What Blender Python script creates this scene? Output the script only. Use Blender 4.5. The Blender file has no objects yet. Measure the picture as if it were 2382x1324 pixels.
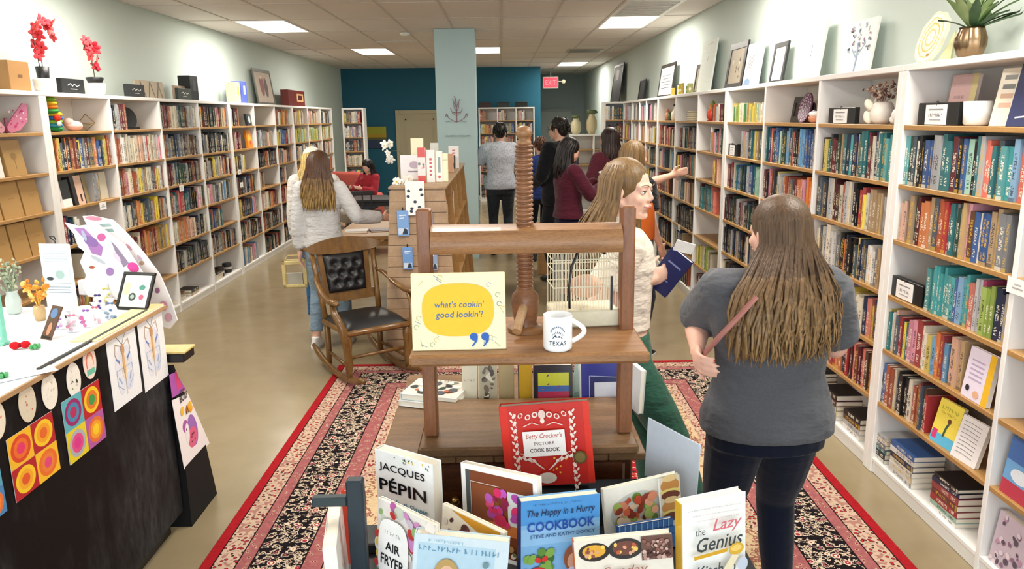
import bpy, bmesh, math, random
from mathutils import Vector, Matrix, Euler, noise
PI = math.pi
S = bpy.context.scene
COL = S.collection
V = Vector
def hx(h):
    h = h.lstrip('#'); c = [int(h[i:i+2], 16)/255 for i in (0, 2, 4)]
    return tuple(((x/12.92) if x <= .04045 else ((x+.055)/1.055)**2.4) for x in c)
# ------------------------------------------------------------------ camera, world, lights, exposure
CAM_H, FPX, PITCH, YAW, ROLL = 1.85, 1768.2, .2164, .0111, -.0134
_F = V((math.sin(YAW)*math.cos(PITCH), math.cos(YAW)*math.cos(PITCH), -math.sin(PITCH)))
_R = V((math.cos(YAW), -math.sin(YAW), 0)); _U = _R.cross(_F)
_R2 = _R*math.cos(ROLL)+_U*math.sin(ROLL); _U2 = -_R*math.sin(ROLL)+_U*math.cos(ROLL)
cd = bpy.data.cameras.new('camera'); cam = bpy.data.objects.new('camera', cd); COL.objects.link(cam)
cd.sensor_width = 36; cd.lens = 36*FPX/2382; cd.clip_start = .05; cd.clip_end = 100
m = Matrix.Identity(4)
for i, a in enumerate((_R2, _U2, -_F)):
    for j in range(3): m[j][i] = a[j]
m[2][3] = CAM_H; cam.matrix_world = m
S.camera = cam
def at(px, py, X=None, Y=None, Z=None):
    d = _F+_R2*((px-1191)/FPX)-_U2*((py-662)/FPX); o = V((0, 0, CAM_H))
    t = X/d.x if X is not None else Y/d.y if Y is not None else (Z-CAM_H)/d.z
    return o+d*t
def ray(px, py): return (_F+_R2*((px-1191)/FPX)-_U2*((py-662)/FPX)).normalized()
def proj(p):
    d = V(p)-V((0, 0, CAM_H)); z = d.dot(_F)
    return (1191+FPX*d.dot(_R2)/z, 662-FPX*d.dot(_U2)/z, z)
w = bpy.data.worlds.new('daylight'); S.world = w; w.use_nodes = True
bg = w.node_tree.nodes['Background']; bg.inputs[0].default_value = (.86, .93, 1, 1); bg.inputs[1].default_value = 1.2
S.view_settings.view_transform = 'Standard'; S.view_settings.look = 'None'; S.view_settings.gamma = 1
S.view_settings.exposure = 0.1; S.view_settings.use_curve_mapping = False
def area(name, loc, rot, sx, sy, power, col):
    l = bpy.data.lights.new(name, 'AREA'); l.shape = 'RECTANGLE'; l.size = sx; l.size_y = sy; l.energy = power; l.color = col
    o = bpy.data.objects.new(name, l); COL.objects.link(o); o.location = loc; o.rotation_euler = rot; return o
area('storefront_daylight', (-.6, -2.6, 1.7), (PI/2+.05, 0, 0), 5.4, 2.3, 150, (.86, .93, 1))
TROFFER_W = 40
# ceiling troffers: X left edge on the 0.61 m grid, Y near edge
TROFF = [(-3.03, 5.39), (-3.03, 9.05), (-2.42, 12.71), (-.59, 12.71), (1.24, 5.39), (1.24, 9.05), (1.24, 16.37), (-3.03, 1.73), (1.24, 1.73), (-.59, 2.95)]  # last three: out of view near the camera, added for lighting
HC, HS = 2.956, 2.07
# ------------------------------------------------------------------ materials
MATS = {}
class NT:
    def __init__(s, name):
        s.m = bpy.data.materials.new(name); s.m.use_nodes = True; s.t = s.m.node_tree; s.b = s.t.nodes['Principled BSDF']
    def n(s, typ, **k):
        x = s.t.nodes.new(typ)
        for a, v in k.items():
            if a[0] == 'i' and a[1:].isdigit(): 
                i = int(a[1:])
                if isinstance(v, bpy.types.NodeSocket): s.t.links.new(v, x.inputs[i])
                else: x.inputs[i].default_value = v
            else: setattr(x, a, v)
        return x
    def l(s, a, b): s.t.links.new(a, b)
    def math(s, op, a, b=0., c=0.):
        return s.n('ShaderNodeMath', operation=op, i0=a, i1=b, i2=c).outputs[0]
    def mix(s, f, a, b, blend='MIX'):
        x = s.t.nodes.new('ShaderNodeMix'); x.data_type = 'RGBA'; x.blend_type = blend
        for i, v in ((0, f), (6, a), (7, b)):
            if isinstance(v, bpy.types.NodeSocket): s.t.links.new(v, x.inputs[i])
            else: x.inputs[i].default_value = v if i == 0 else (*v[:3], 1)
        return x.outputs[2]
    def ramp(s, f, stops, interp='LINEAR'):
        x = s.t.nodes.new('ShaderNodeValToRGB'); s.l(f, x.inputs[0]); r = x.color_ramp; r.interpolation = interp
        while len(r.elements) < len(stops): r.elements.new(.5)
        for e, (p, c) in zip(r.elements, stops): e.position = p; e.color = (*c[:3], 1)
        return x.outputs[0]
    def coords(s, kind='Object', scale=(1, 1, 1), loc=(0, 0, 0), rot=(0, 0, 0)):
        tc = s.t.nodes.new('ShaderNodeTexCoord'); mp = s.n('ShaderNodeMapping')
        mp.inputs[3].default_value = scale; mp.inputs[1].default_value = loc; mp.inputs[2].default_value = rot
        s.l(tc.outputs[kind], mp.inputs[0]); return mp.outputs[0]
    def noise(s, v, scale, detail=3, rough=.5):
        x = s.n('ShaderNodeTexNoise'); s.l(v, x.inputs['Vector']); x.inputs['Scale'].default_value = scale
        x.inputs['Detail'].default_value = detail; x.inputs['Roughness'].default_value = rough; return x
    def bump(s, h, strength=.2, dist=.01):
        x = s.n('ShaderNodeBump'); x.inputs['Strength'].default_value = strength; x.inputs['Distance'].default_value = dist
        s.l(h, x.inputs['Height']); s.l(x.outputs[0], s.b.inputs['Normal'])
    def set(s, **k):
        for a, v in k.items():
            i = s.b.inputs[a.replace('_', ' ')]
            if isinstance(v, bpy.types.NodeSocket): s.l(v, i)
            else: i.default_value = v
        return s.m
def _paint(name, rough, spec=.5, nscale=40, amt=.06, bump=.05, metal=0, coat=0, bd=.002):
    t = NT(name); a = t.n('ShaderNodeVertexColor', layer_name='Col'); no = t.noise(t.coords(), nscale)
    f = t.n('ShaderNodeMapRange', i0=no.outputs[0], i1=.3, i2=.7, i3=1-amt, i4=1+amt).outputs[0]
    c = t.mix(1., a.outputs[0], t.n('ShaderNodeCombineColor', i0=f, i1=f, i2=f).outputs[0], 'MULTIPLY')
    t.bump(no.outputs[0], bump, bd); t.set(Base_Color=c, Roughness=rough, Metallic=metal)
    t.b.inputs['Specular IOR Level'].default_value = spec; t.b.inputs['Coat Weight'].default_value = coat
    MATS[name] = t.m; return t.m
M_MATTE = _paint('painted_matte', .75, .3); M_SEMI = _paint('painted_satin', .42); M_GLOSS = _paint('glossy_paint', .15, .5, 20, .03, 0)
M_PAPER = _paint('printed_paper', .55, .35, 90, .03, .03); M_COVER = _paint('laminated_cover', .28, .5, 60, .03, .02)
M_METAL = _paint('metal', .28, .5, 30, .05, .02, 1.); M_FABRIC = _paint('fabric', .95, .15, 260, .12, .25); M_LEATHER = _paint('leather', .38, .5, 120, .1, .3)
M_LEAF = _paint('leaf', .5, .4, 30, .18, .2); M_SKIN = _paint('skin', .55, .35, 25, .035, .04)
M_SKIN.node_tree.nodes['Principled BSDF'].inputs['Subsurface Weight'].default_value = .12
M_SKIN.node_tree.nodes['Principled BSDF'].inputs['Subsurface Scale'].default_value = .01
def cloth_mat(name, fold=5, amt=.5, rough=.9, weave=350, tint=.08):
    t = NT(name); a = t.n('ShaderNodeVertexColor', layer_name='Col'); v = t.coords()
    n1 = t.noise(t.coords(scale=(1, 1, 2.2)), fold, 3, .55); n2 = t.noise(v, weave, 1)
    f = t.n('ShaderNodeMapRange', i0=n2.outputs[0], i1=.3, i2=.7, i3=1-tint, i4=1+tint).outputs[0]
    c = t.mix(1., a.outputs[0], t.n('ShaderNodeCombineColor', i0=f, i1=f, i2=f).outputs[0], 'MULTIPLY')
    h = t.math('ADD', n1.outputs[0], t.math('MULTIPLY', n2.outputs[0], .015)); t.bump(h, amt, .05)
    t.set(Base_Color=c, Roughness=rough); t.b.inputs['Specular IOR Level'].default_value = .15; t.b.inputs['Sheen Weight'].default_value = .15
    return t.m
def m_plaid():
    t = NT('checked_cotton'); a = t.n('ShaderNodeVertexColor', layer_name='Col'); v = t.coords(scale=(1, .3, 1)); w1 = t.n('ShaderNodeTexVoronoi'); t.l(v, w1.inputs['Vector']); w1.inputs['Scale'].default_value = 46
    c = t.mix(t.math('LESS_THAN', w1.outputs['Distance'], .38), hx('c0c3ca'), hx('9a9eab')); c = t.mix(.35, c, a.outputs[0]); t.bump(t.noise(v, 6, 3).outputs[0], .5, .05); return t.set(Base_Color=c, Roughness=.9)
M_PLAID = m_plaid()
M_SMOOTH = cloth_mat('stretch_cotton', 5, .15)
M_KNIT = cloth_mat('knit_cotton', 7, .55); M_JERSEY = cloth_mat('jersey_cotton', 6, .6, tint=.12); M_DENIM = cloth_mat('denim', 9, .5, .85, 500, .2)
def wood(name, dark, light, scale=(1, 1, 12), rough=.45, ring=1.2, bump=.12, coat=0):
    t = NT(name); v = t.coords(scale=scale); n1 = t.noise(v, 3.2*ring, 5, .6); n2 = t.noise(t.coords(scale=(scale[0]*6, scale[1]*6, scale[2]*6)), 9, 3, .6)
    c1 = t.ramp(n1.outputs[0], [(.3, dark), (.52, tuple((a+b)/2 for a, b in zip(dark, light))), (.72, light)])
    c2 = t.mix(.35, c1, t.ramp(n2.outputs[0], [(.35, dark), (.6, light)]))
    t.bump(n2.outputs[0], bump, .004); t.set(Base_Color=c2, Roughness=rough); t.b.inputs['Coat Weight'].default_value = coat; return t.m
M_OAKX = wood('oak_edge', hx('96703f'), hx('bf9258'), (1.2, 14, 14), .4)
M_OAKY = wood('oak_edge_depth', hx('96703f'), hx('bf9258'), (14, 1.2, 14), .4)
M_PRESSX = wood('worn_press_wood', hx('70492b'), hx('ab7c4e'), (1.4, 12, 12), .45, coat=.1)
M_PRESSZ = wood('worn_press_wood_upright', hx('6b3f24'), hx('96613b'), (12, 12, 1.4), .45, coat=.1)
M_SCREW = wood('turned_screw_wood', hx('5a3320'), hx('9c6a45'), (4, 4, 10), .4, coat=.1)
M_CHAIR = wood('golden_oak', hx('4f3418'), hx('86602f'), (5, 5, 2), .3, coat=.3)
M_TABLE = wood('dark_table_wood', hx('50381f'), hx('856544'), (1.5, 10, 10), .4, coat=.15)
M_DRAWER = wood('mahogany', hx('2f1509'), hx('5d3012'), (1.5, 10, 10), .35, coat=.2)
M_BIRCH = wood('birch_ply', hx('a07d56'), hx('c9a57c'), (3, 3, 8), .5)
M_BIRCH2 = wood('island_laminate', hx('8f7458'), hx('b89c7c'), (3, 8, 3), .5)
def wicker():
    t = NT('wicker_weave'); v = t.coords(); br = t.n('ShaderNodeTexBrick'); t.l(v, br.inputs['Vector']); return t
def m_floor():
    t = NT('polished_concrete'); v = t.coords(); n1 = t.noise(v, .55, 5, .6); n2 = t.noise(v, 4, 6, .65); n3 = t.noise(v, 60, 2)
    c = t.ramp(n1.outputs[0], [(.3, hx('8c7d62')), (.5, hx('958668')), (.7, hx('9e8f70'))])
    c = t.mix(.22, c, t.ramp(n2.outputs[0], [(.3, hx('85765a')), (.7, hx('a39577'))]))
    r = t.n('ShaderNodeMapRange', i0=n2.outputs[0], i1=.3, i2=.7, i3=.16, i4=.27).outputs[0]
    t.bump(n3.outputs[0], .03, .002); return t.set(Base_Color=c, Roughness=r)
M_FLOOR = m_floor()
def m_wall(name, col, tex=180):
    t = NT(name); v = t.coords(); n = t.noise(v, tex, 3); n2 = t.noise(v, 1.2, 2)
    c = t.mix(n2.outputs[0], tuple(x*.96 for x in col), tuple(min(1, x*1.04) for x in col)); t.bump(n.outputs[0], .12, .003); return t.set(Base_Color=c, Roughness=.7)
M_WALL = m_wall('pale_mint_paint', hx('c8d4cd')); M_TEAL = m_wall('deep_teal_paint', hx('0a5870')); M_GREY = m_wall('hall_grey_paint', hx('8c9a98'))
M_COLUMN = m_wall('pale_blue_column_paint', hx('b5cfd3')); M_BEIGE = m_wall('beige_door_paint', hx('b3a98c')); M_WHITEP = m_wall('white_melamine', hx('e8e6e2'), 60)
M_TILE = m_wall('acoustic_tile', hx('dad0c8'), 220); M_TBAR = m_wall('ceiling_bar_enamel', hx('c4bbb3'), 40)
def emis(name, col, st):
    t = NT(name); v = t.coords(scale=(40, 40, 40)); n = t.n('ShaderNodeTexVoronoi'); t.l(v, n.inputs['Vector'])
    c = t.mix(.06, col, n.outputs['Color']); t.set(Base_Color=(.8, .8, .8, 1), Emission_Color=c, Emission_Strength=st); return t.m
M_LAMP = emis('prismatic_diffuser', (1, .93, .8), 6.5); M_EXIT = emis('exit_glow', hx('ff2040'), 1.1); M_EXIT.node_tree.nodes['Principled BSDF'].inputs['Base Color'].default_value = (*hx('8a1020'), 1)
def m_glass():
    t = NT('clear_glass'); n = t.noise(t.coords(), 3); t.bump(n.outputs[0], .01); t.set(Base_Color=(1, 1, 1, 1), Roughness=.02, Transmission_Weight=1., IOR=1.2); return t.m
M_GLASS = m_glass()
def m_spine():
    t = NT('book_spine_print'); a = t.n('ShaderNodeVertexColor', layer_name='Col'); uv = t.n('ShaderNodeUVMap', uv_map='UVMap')
    sp = t.n('ShaderNodeSeparateXYZ', i0=uv.outputs[0]); seed = a.outputs[1]; u, v = sp.outputs[0], sp.outputs[1]
    # lettering: blocky noise along the height, kept to a centre strip
    vec = t.n('ShaderNodeCombineXYZ', i0=t.math('MULTIPLY', u, 3.2), i1=t.math('MULTIPLY', v, 44.), i2=t.math('MULTIPLY', seed, 57.)).outputs[0]
    no = t.n('ShaderNodeTexNoise'); t.l(vec, no.inputs['Vector']); no.inputs['Scale'].default_value = 1.; no.inputs['Detail'].default_value = 1
    let = t.math('GREATER_THAN', no.outputs[0], .5)
    band = t.math('MULTIPLY', t.math('GREATER_THAN', u, .24), t.math('LESS_THAN', u, .76))
    t1 = t.math('MULTIPLY', t.math('GREATER_THAN', v, .36), t.math('LESS_THAN', v, t.math('ADD', .62, t.math('MULTIPLY', seed, .28))))
    t2 = t.math('MULTIPLY', t.math('GREATER_THAN', v, .1), t.math('LESS_THAN', v, .26))
    mask = t.math('MULTIPLY', t.math('MULTIPLY', let, band), t.math('MAXIMUM', t1, t2))
    lum = t.n('ShaderNodeRGBToBW', i0=a.outputs[0]).outputs[0]
    ink = t.mix(t.math('GREATER_THAN', lum, .3), hx('e8e2cf'), hx('2b2a30'))
    ink = t.mix(t.math('GREATER_THAN', seed, .78), ink, hx('d0a83a'))
    c = t.mix(t.math('MULTIPLY', mask, .8), a.outputs[0], ink)
    foot = t.math('MULTIPLY', t.math('LESS_THAN', v, .07), t.math('GREATER_THAN', seed, .5))
    c = t.mix(t.math('MULTIPLY', foot, .6), c, ink)
    t.set(Base_Color=c, Roughness=.4); return t.m
M_SPINE = m_spine()
def m_pages():
    t = NT('page_edges'); n = t.noise(t.coords(scale=(400, 400, 8)), 1, 2); c = t.mix(n.outputs[0], hx('e9dfca'), hx('f6f0e2')); t.bump(n.outputs[0], .2, .001)
    return t.set(Base_Color=c, Roughness=.85)
M_PAGES = m_pages()
def m_hair():
    t = NT('hair'); a = t.n('ShaderNodeVertexColor', layer_name='Col'); n = t.noise(t.coords(scale=(1, 1, .06)), 140, 3, .6)
    f = t.n('ShaderNodeMapRange', i0=n.outputs[0], i1=.35, i2=.65, i3=.72, i4=1.25).outputs[0]
    c = t.mix(1., a.outputs[0], t.n('ShaderNodeCombineColor', i0=f, i1=f, i2=f).outputs[0], 'MULTIPLY')
    t.bump(n.outputs[0], .5, .004); t.set(Base_Color=c, Roughness=.42); t.b.inputs['Specular IOR Level'].default_value = .35; return t.m
M_HAIR = m_hair()
# ------------------------------------------------------------------ mesh builder
class MB:
    def __init__(s, col='ffffff'): s.v = []; s.f = []; s.c = []; s.uv = []; s.mi = []; s.col = s._c(col); s.m = 0; s.M = None
    def _c(s, c): return (*hx(c), 1.) if isinstance(c, str) else (*c, 1.)[:4]
    def C(s, c): s.col = s._c(c); return s
    def P(s, pts):
        i = len(s.v); s.v += [tuple(s.M @ V(p)) if s.M else tuple(p) for p in pts]; return i
    def F(s, idx, uv=None, col=None):
        s.f.append(tuple(idx)); s.c.append(col or s.col); s.uv.append(uv); s.mi.append(s.m)
    def box(s, a, b, col=None):
        if col: s.C(col)
        x0, y0, z0 = [min(p, q) for p, q in zip(a, b)]; x1, y1, z1 = [max(p, q) for p, q in zip(a, b)]
        i = s.P([(x0, y0, z0), (x1, y0, z0), (x1, y1, z0), (x0, y1, z0), (x0, y0, z1), (x1, y0, z1), (x1, y1, z1), (x0, y1, z1)])
        for q in ((0, 3, 2, 1), (4, 5, 6, 7), (0, 1, 5, 4), (1, 2, 6, 5), (2, 3, 7, 6), (3, 0, 4, 7)): s.F([i+k for k in q], [(0, 0), (1, 0), (1, 1), (0, 1)])
        return s
    def bbox(s, a, b, r=.004, col=None):   # box with chamfered edges
        if col: s.C(col)
        x0, y0, z0 = [min(p, q) for p, q in zip(a, b)]; x1, y1, z1 = [max(p, q) for p, q in zip(a, b)]
        r = min(r, (x1-x0)*.45, (y1-y0)*.45, (z1-z0)*.45)
        def ring(z, o): return [(x0+o, y0+r, z), (x0+r, y0+o, z), (x1-r, y0+o, z), (x1-o, y0+r, z), (x1-o, y1-r, z), (x1-r, y1-o, z), (x0+r, y1-o, z), (x0+o, y1-r, z)]
        R = [ring(z0, r), ring(z0+r, 0), ring(z1-r, 0), ring(z1, r)]
        R[0] = [(x0+r, y0+r, z0)]*2+[(x1-r, y0+r, z0)]*2+[(x1-r, y1-r, z0)]*2+[(x0+r, y1-r, z0)]*2
        R[3] = [(p[0], p[1], z1) for p in R[0]]
        q = [(x0+r, y0+r), (x1-r, y0+r), (x1-r, y1-r), (x0+r, y1-r)]
        b0 = s.P([(*p, z0) for p in q]); m1 = s.P(R[1]); m2 = s.P(R[2]); t0 = s.P([(*p, z1) for p in q])
        s.F([b0+3, b0+2, b0+1, b0]); s.F([t0, t0+1, t0+2, t0+3])
        for k in range(8):
            l = (k+1) % 8; s.F([m1+k, m1+l, m2+l, m2+k])
        for k in range(4):
            a_, b_, c_, d_ = m1+2*k, m1+2*k+1, m1+(2*k+2) % 8, k; n = (k+1) % 4
            s.F([b0+k, b_, a_]); s.F([b0+k, b0+n, c_, b_])
            a_, b_, c_ = m2+2*k, m2+2*k+1, m2+(2*k+2) % 8
            s.F([t0+k, a_, b_]); s.F([t0+k, b_, c_, t0+n])
        return s
    def prism(s, pts, d, col=None, side=None):   # pts: 3-D polygon, d: extrusion vector
        if col: s.C(col)
        n = len(pts); i = s.P(pts); j = s.P([V(p)+V(d) for p in pts]); us = [(0, 0)]*n
        s.F(list(range(i, i+n))[::-1]); s.F(range(j, j+n))
        for k in range(n):
            l = (k+1) % n; s.F([i+k, i+l, j+l, j+k], None, s._c(side) if side else None)
        return s
    def poly(s, pts, col=None):
        if col: s.C(col)
        i = s.P(pts); s.F(range(i, i+len(pts))); return s
    def tube(s, pts, r, n=8, cap=True, col=None, cols=None, flat=None):
        if col: s.C(col)
        pts = [V(p) for p in pts]; rs = r if isinstance(r, (list, tuple)) else [r]*len(pts); base = []
        up = V((0, 0, 1)); prev = None
        for k, p in enumerate(pts):
            t = (pts[min(k+1, len(pts)-1)]-pts[max(k-1, 0)]);  t = t.normalized() if t.length > 1e-9 else V((0, 0, 1))
            if prev is None:
                a = t.cross(up) if abs(t.dot(up)) < .95 else t.cross(V((1, 0, 0)))
            else: a = prev-t*prev.dot(t)
            a = a.normalized() if a.length > 1e-6 else V((1, 0, 0)); prev = a; b = t.cross(a)
            q = flat or 1
            base.append(s.P([p+(a*math.cos(2*PI*i/n)+b*math.sin(2*PI*i/n)*q)*rs[k] for i in range(n)]))
        for k in range(len(pts)-1):
            for i in range(n):
                j = (i+1) % n; s.F([base[k]+i, base[k]+j, base[k+1]+j, base[k+1]+i], None, s._c(cols[k]) if cols else None)
        if cap: s.F(list(range(base[0], base[0]+n))[::-1]); s.F(range(base[-1], base[-1]+n))
        return s
    def lathe(s, prof, n=20, c=(0, 0, 0), col=None, ax=None):
        if col: s.C(col)
        c = V(c); base = []
        for r, z in prof: base.append(s.P([c+V((r*math.cos(2*PI*i/n), r*math.sin(2*PI*i/n), z)) for i in range(n)]))
        for k in range(len(prof)-1):
            for i in range(n):
                j = (i+1) % n; s.F([base[k]+i, base[k]+j, base[k+1]+j, base[k+1]+i])
        s.F(list(range(base[0], base[0]+n))[::-1]); s.F(range(base[-1], base[-1]+n)); return s
    def ell(s, c, r, nu=14, nv=9, col=None, rot=None):
        if col: s.C(col)
        c = V(c); R = rot.to_matrix() if isinstance(rot, Euler) else rot
        def q(x, y, z):
            p = V((x*r[0], y*r[1], z*r[2])); return c+(R @ p if R else p)
        top = s.P([q(0, 0, 1)]); rings = [s.P([q(math.sin(PI*k/nv)*math.cos(2*PI*i/nu), math.sin(PI*k/nv)*math.sin(2*PI*i/nu), math.cos(PI*k/nv)) for i in range(nu)]) for k in range(1, nv)]; bot = s.P([q(0, 0, -1)])
        for i in range(nu):
            j = (i+1) % nu; s.F([top, rings[0]+i, rings[0]+j]); s.F([rings[-1]+j, rings[-1]+i, bot])
            for k in range(nv-2): s.F([rings[k]+i, rings[k+1]+i, rings[k+1]+j, rings[k]+j])
        return s
    def cap(s, p, q, r0, r1, n=10, col=None):    # round-ended tapered limb
        if col: s.C(col)
        p, q = V(p), V(q); t = (q-p).normalized() if (q-p).length > 1e-6 else V((0, 0, 1)); pts = []; rs = []
        for k in (4, 3, 2, 1): a = k*PI/9.; pts.append(p-t*r0*math.sin(a)); rs.append(r0*math.cos(a))
        pts += [p, q]; rs += [r0, r1]
        for k in (1, 2, 3, 4): a = k*PI/9.; pts.append(q+t*r1*math.sin(a)); rs.append(r1*math.cos(a))
        return s.tube(pts, rs, n)
    def loft(s, rings, n=18, col=None):   # rings: (centre, rx, ry[, power])
        if col: s.C(col)
        base = []
        for g in rings:
            c, rx, ry = V(g[0]), g[1], g[2]; base.append(s.P([c+V((rx*math.cos(2*PI*i/n), ry*math.sin(2*PI*i/n), 0)) for i in range(n)]))
        for k in range(len(rings)-1):
            for i in range(n):
                j = (i+1) % n; s.F([base[k]+i, base[k]+j, base[k+1]+j, base[k+1]+i])
        s.F(list(range(base[0], base[0]+n))[::-1]); s.F(range(base[-1], base[-1]+n)); return s
    def mesh(s, name, mats):
        me = bpy.data.meshes.new(name); me.from_pydata(s.v, [], s.f); me.validate(clean_customdata=False) if False else None
        ca = me.color_attributes.new('Col', 'BYTE_COLOR' if False else 'FLOAT_COLOR', 'CORNER'); uvl = me.uv_layers.new(name='UVMap')
        cols = []; uvs = []
        for f, c, uv in zip(s.f, s.c, s.uv):
            for k in range(len(f)): cols += c; uvs += (uv[k] if uv and k < len(uv) else (0, 0))
        ca.data.foreach_set('color', cols); uvl.data.foreach_set('uv', uvs)
        for mm in (mats if isinstance(mats, (list, tuple)) else [mats]): me.materials.append(mm)
        if any(s.mi): me.polygons.foreach_set('material_index', s.mi)
        me.update(); return me
    def obj(s, name, mats, parent=None, smooth=False, loc=None, rot=None, label=None):
        me = s.mesh(name, mats)
        if smooth: smooth_mesh(me, smooth)
        return link(name, me, parent, loc, rot, label)
def smooth_mesh(me, ang=True):
    if ang is True: me.shade_smooth()
    else:
        me.shade_smooth(); me.set_sharp_from_angle(angle=math.radians(ang))
def link(name, me, parent=None, loc=None, rot=None, label=None):
    o = bpy.data.objects.new(name, me); COL.objects.link(o)
    if parent: o.parent = parent
    if loc is not None: o.location = loc
    if rot is not None: o.rotation_euler = rot
    if label: o['label'] = label
    return o
def thing(name, label, cat, loc=(0, 0, 0), rz=0, group=None, rot=None, M=None):
    o = bpy.data.objects.new(name, None); COL.objects.link(o); o.empty_display_size = .05
    if M is not None: o.matrix_world = M
    else: o.location = loc; o.rotation_euler = rot or (0, 0, rz)
    return tag(o, label, cat, group)
def tag(o, label, cat, group=None):
    o['label'] = label; o['category'] = cat
    if group: o['group'] = group
    return o
def struct(o): o['kind'] = 'structure'; return o
def text_mb(mb, txt, w=None, h=None, c=(0, 0, 0), x=V((1, 0, 0)), z=V((0, 0, 1)), col='000000', shear=0, bold=0, depth=.0004, align='CENTER', sx=1., spacing=1.):
    """append lettering as thin geometry: centre c, running along x, upright along z"""
    cu = bpy.data.curves.new('t', 'FONT'); cu.body = txt; cu.size = 1; cu.shear = shear; cu.offset = bold; cu.align_x = align; cu.resolution_u = 2; cu.extrude = 0; cu.space_character = spacing
    o = bpy.data.objects.new('t', cu); COL.objects.link(o); bpy.context.view_layer.update()
    me = bpy.data.meshes.new_from_object(o.evaluated_get(bpy.context.evaluated_depsgraph_get())); bpy.data.objects.remove(o); bpy.data.curves.remove(cu)
    xs = [v.co.x for v in me.vertices]; ys = [v.co.y for v in me.vertices]
    if not xs: return mb
    W = max(xs)-min(xs); Hh = max(ys)-min(ys); k = w/W if w else h/Hh; ky = h/Hh if h else k
    cx, cy = (max(xs)+min(xs))/2, (max(ys)+min(ys))/2; y = z.cross(x).normalized() * 1.0   # x cross? outward = -y
    out = -(z.cross(x)).normalized(); x = V(x); z = V(z); mb.C(col); c = V(c)
    i = mb.P([c+x*((v.co.x-cx)*k)+z*((v.co.y-cy)*ky)+out*depth for v in me.vertices])
    for p in me.polygons: mb.F([i+j for j in p.vertices])
    bpy.data.meshes.remove(me); return mb
# ------------------------------------------------------------------ setting
XL, XR, XWL, XWR, YB, YC, YF = -3.206, 1.915, -3.56, 2.233, 17.6, 21., -3.2
def sbox(name, a, b, mat, parent=None, col='ffffff'):
    o = MB(col).box(a, b).obj(name, mat, parent)
    return o if parent else struct(o)
sbox('floor', (XWL-.2, YF-.2, -.12), (XWR+.2, YC+.2, 0), M_FLOOR)
wl = sbox('wall_left', (XWL-.15, YF-.2, 0), (XWL, YB+.15, HC+.1), M_WALL)
sbox('wall_right', (XWR, YF-.2, 0), (XWR+.15, YC+.15, HC+.1), M_WALL)
wb = sbox('wall_back', (XWL, YB, 0), (.894, YB+.15, HC+.1), M_TEAL)
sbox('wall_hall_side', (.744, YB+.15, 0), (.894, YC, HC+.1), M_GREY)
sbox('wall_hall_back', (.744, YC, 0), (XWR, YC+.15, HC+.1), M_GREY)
for a, b in (((XWL, YF-.15, 2.75), (XWR, YF, HC+.1)), ((XWL, YF-.15, 0), (XWR, YF, .45)), ((XWL, YF-.15, .45), (XWL+.3, YF, 2.75)), ((XWR-.3, YF-.15, .45), (XWR, YF, 2.75))):
    sbox('wall_front', a, b, M_WALL)
ceil = struct(MB().box((XWL-.1, YF-.1, HC+.03), (XWR+.1, YC+.1, HC+.12)).obj('ceiling', M_TILE))
gx = [.02+.61*k for k in range(-5, 4)]; gy = [1.73-1.22*4+1.22*k for k in range(0, 20)]
edges_x = [XWL]+gx+[XWR]; edges_y = [y for y in [YF]+gy+[YC] if y <= YC]
tiles = {}
cell_lights = set()
for (lx, ly) in TROFF: cell_lights.add((round(lx, 2), round(ly, 2)))
def near(a, b): return abs(a-b) < .03
VENT = (1.24, 7.83)
for i in range(len(edges_x)-1):
    for j in range(len(edges_y)-1):
        x0, x1, y0, y1 = edges_x[i], edges_x[i+1], edges_y[j], edges_y[j+1]
        if y1-y0 < .05: continue
        hit = [l for l in TROFF if near(l[0], x0) and l[1] < y1-.1 and l[1]+1.22 > y0+.1]
        if near(x0, VENT[0]) and near(y0, VENT[1]): continue
        segs = [(y0, y1)]
        for l in hit: segs = [s for a, b in segs for s in ((a, min(b, l[1])), (max(a, l[1]+1.22), b)) if s[1]-s[0] > .04]
        for a, b in segs:
            key = (round(x1-x0, 3), round(b-a, 3))
            if key not in tiles: tiles[key] = MB().bbox((-key[0]/2+.006, -key[1]/2+.006, .004), (key[0]/2-.006, key[1]/2-.006, .022), .003).mesh('ceiling_tile', M_TILE)
            link('ceiling_tile', tiles[key], ceil, ((x0+x1)/2, (a+b)/2, HC))
for x in gx: MB().box((x-.012, YF, HC-.002), (x+.012, YC, HC+.006)).obj('grid_bar', M_TBAR, ceil)
for y in gy:
    if YF < y < YC: MB().box((XWL, y-.012, HC-.001), (XWR, y+.012, HC+.005)).obj('grid_bar', M_TBAR, ceil)
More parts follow.
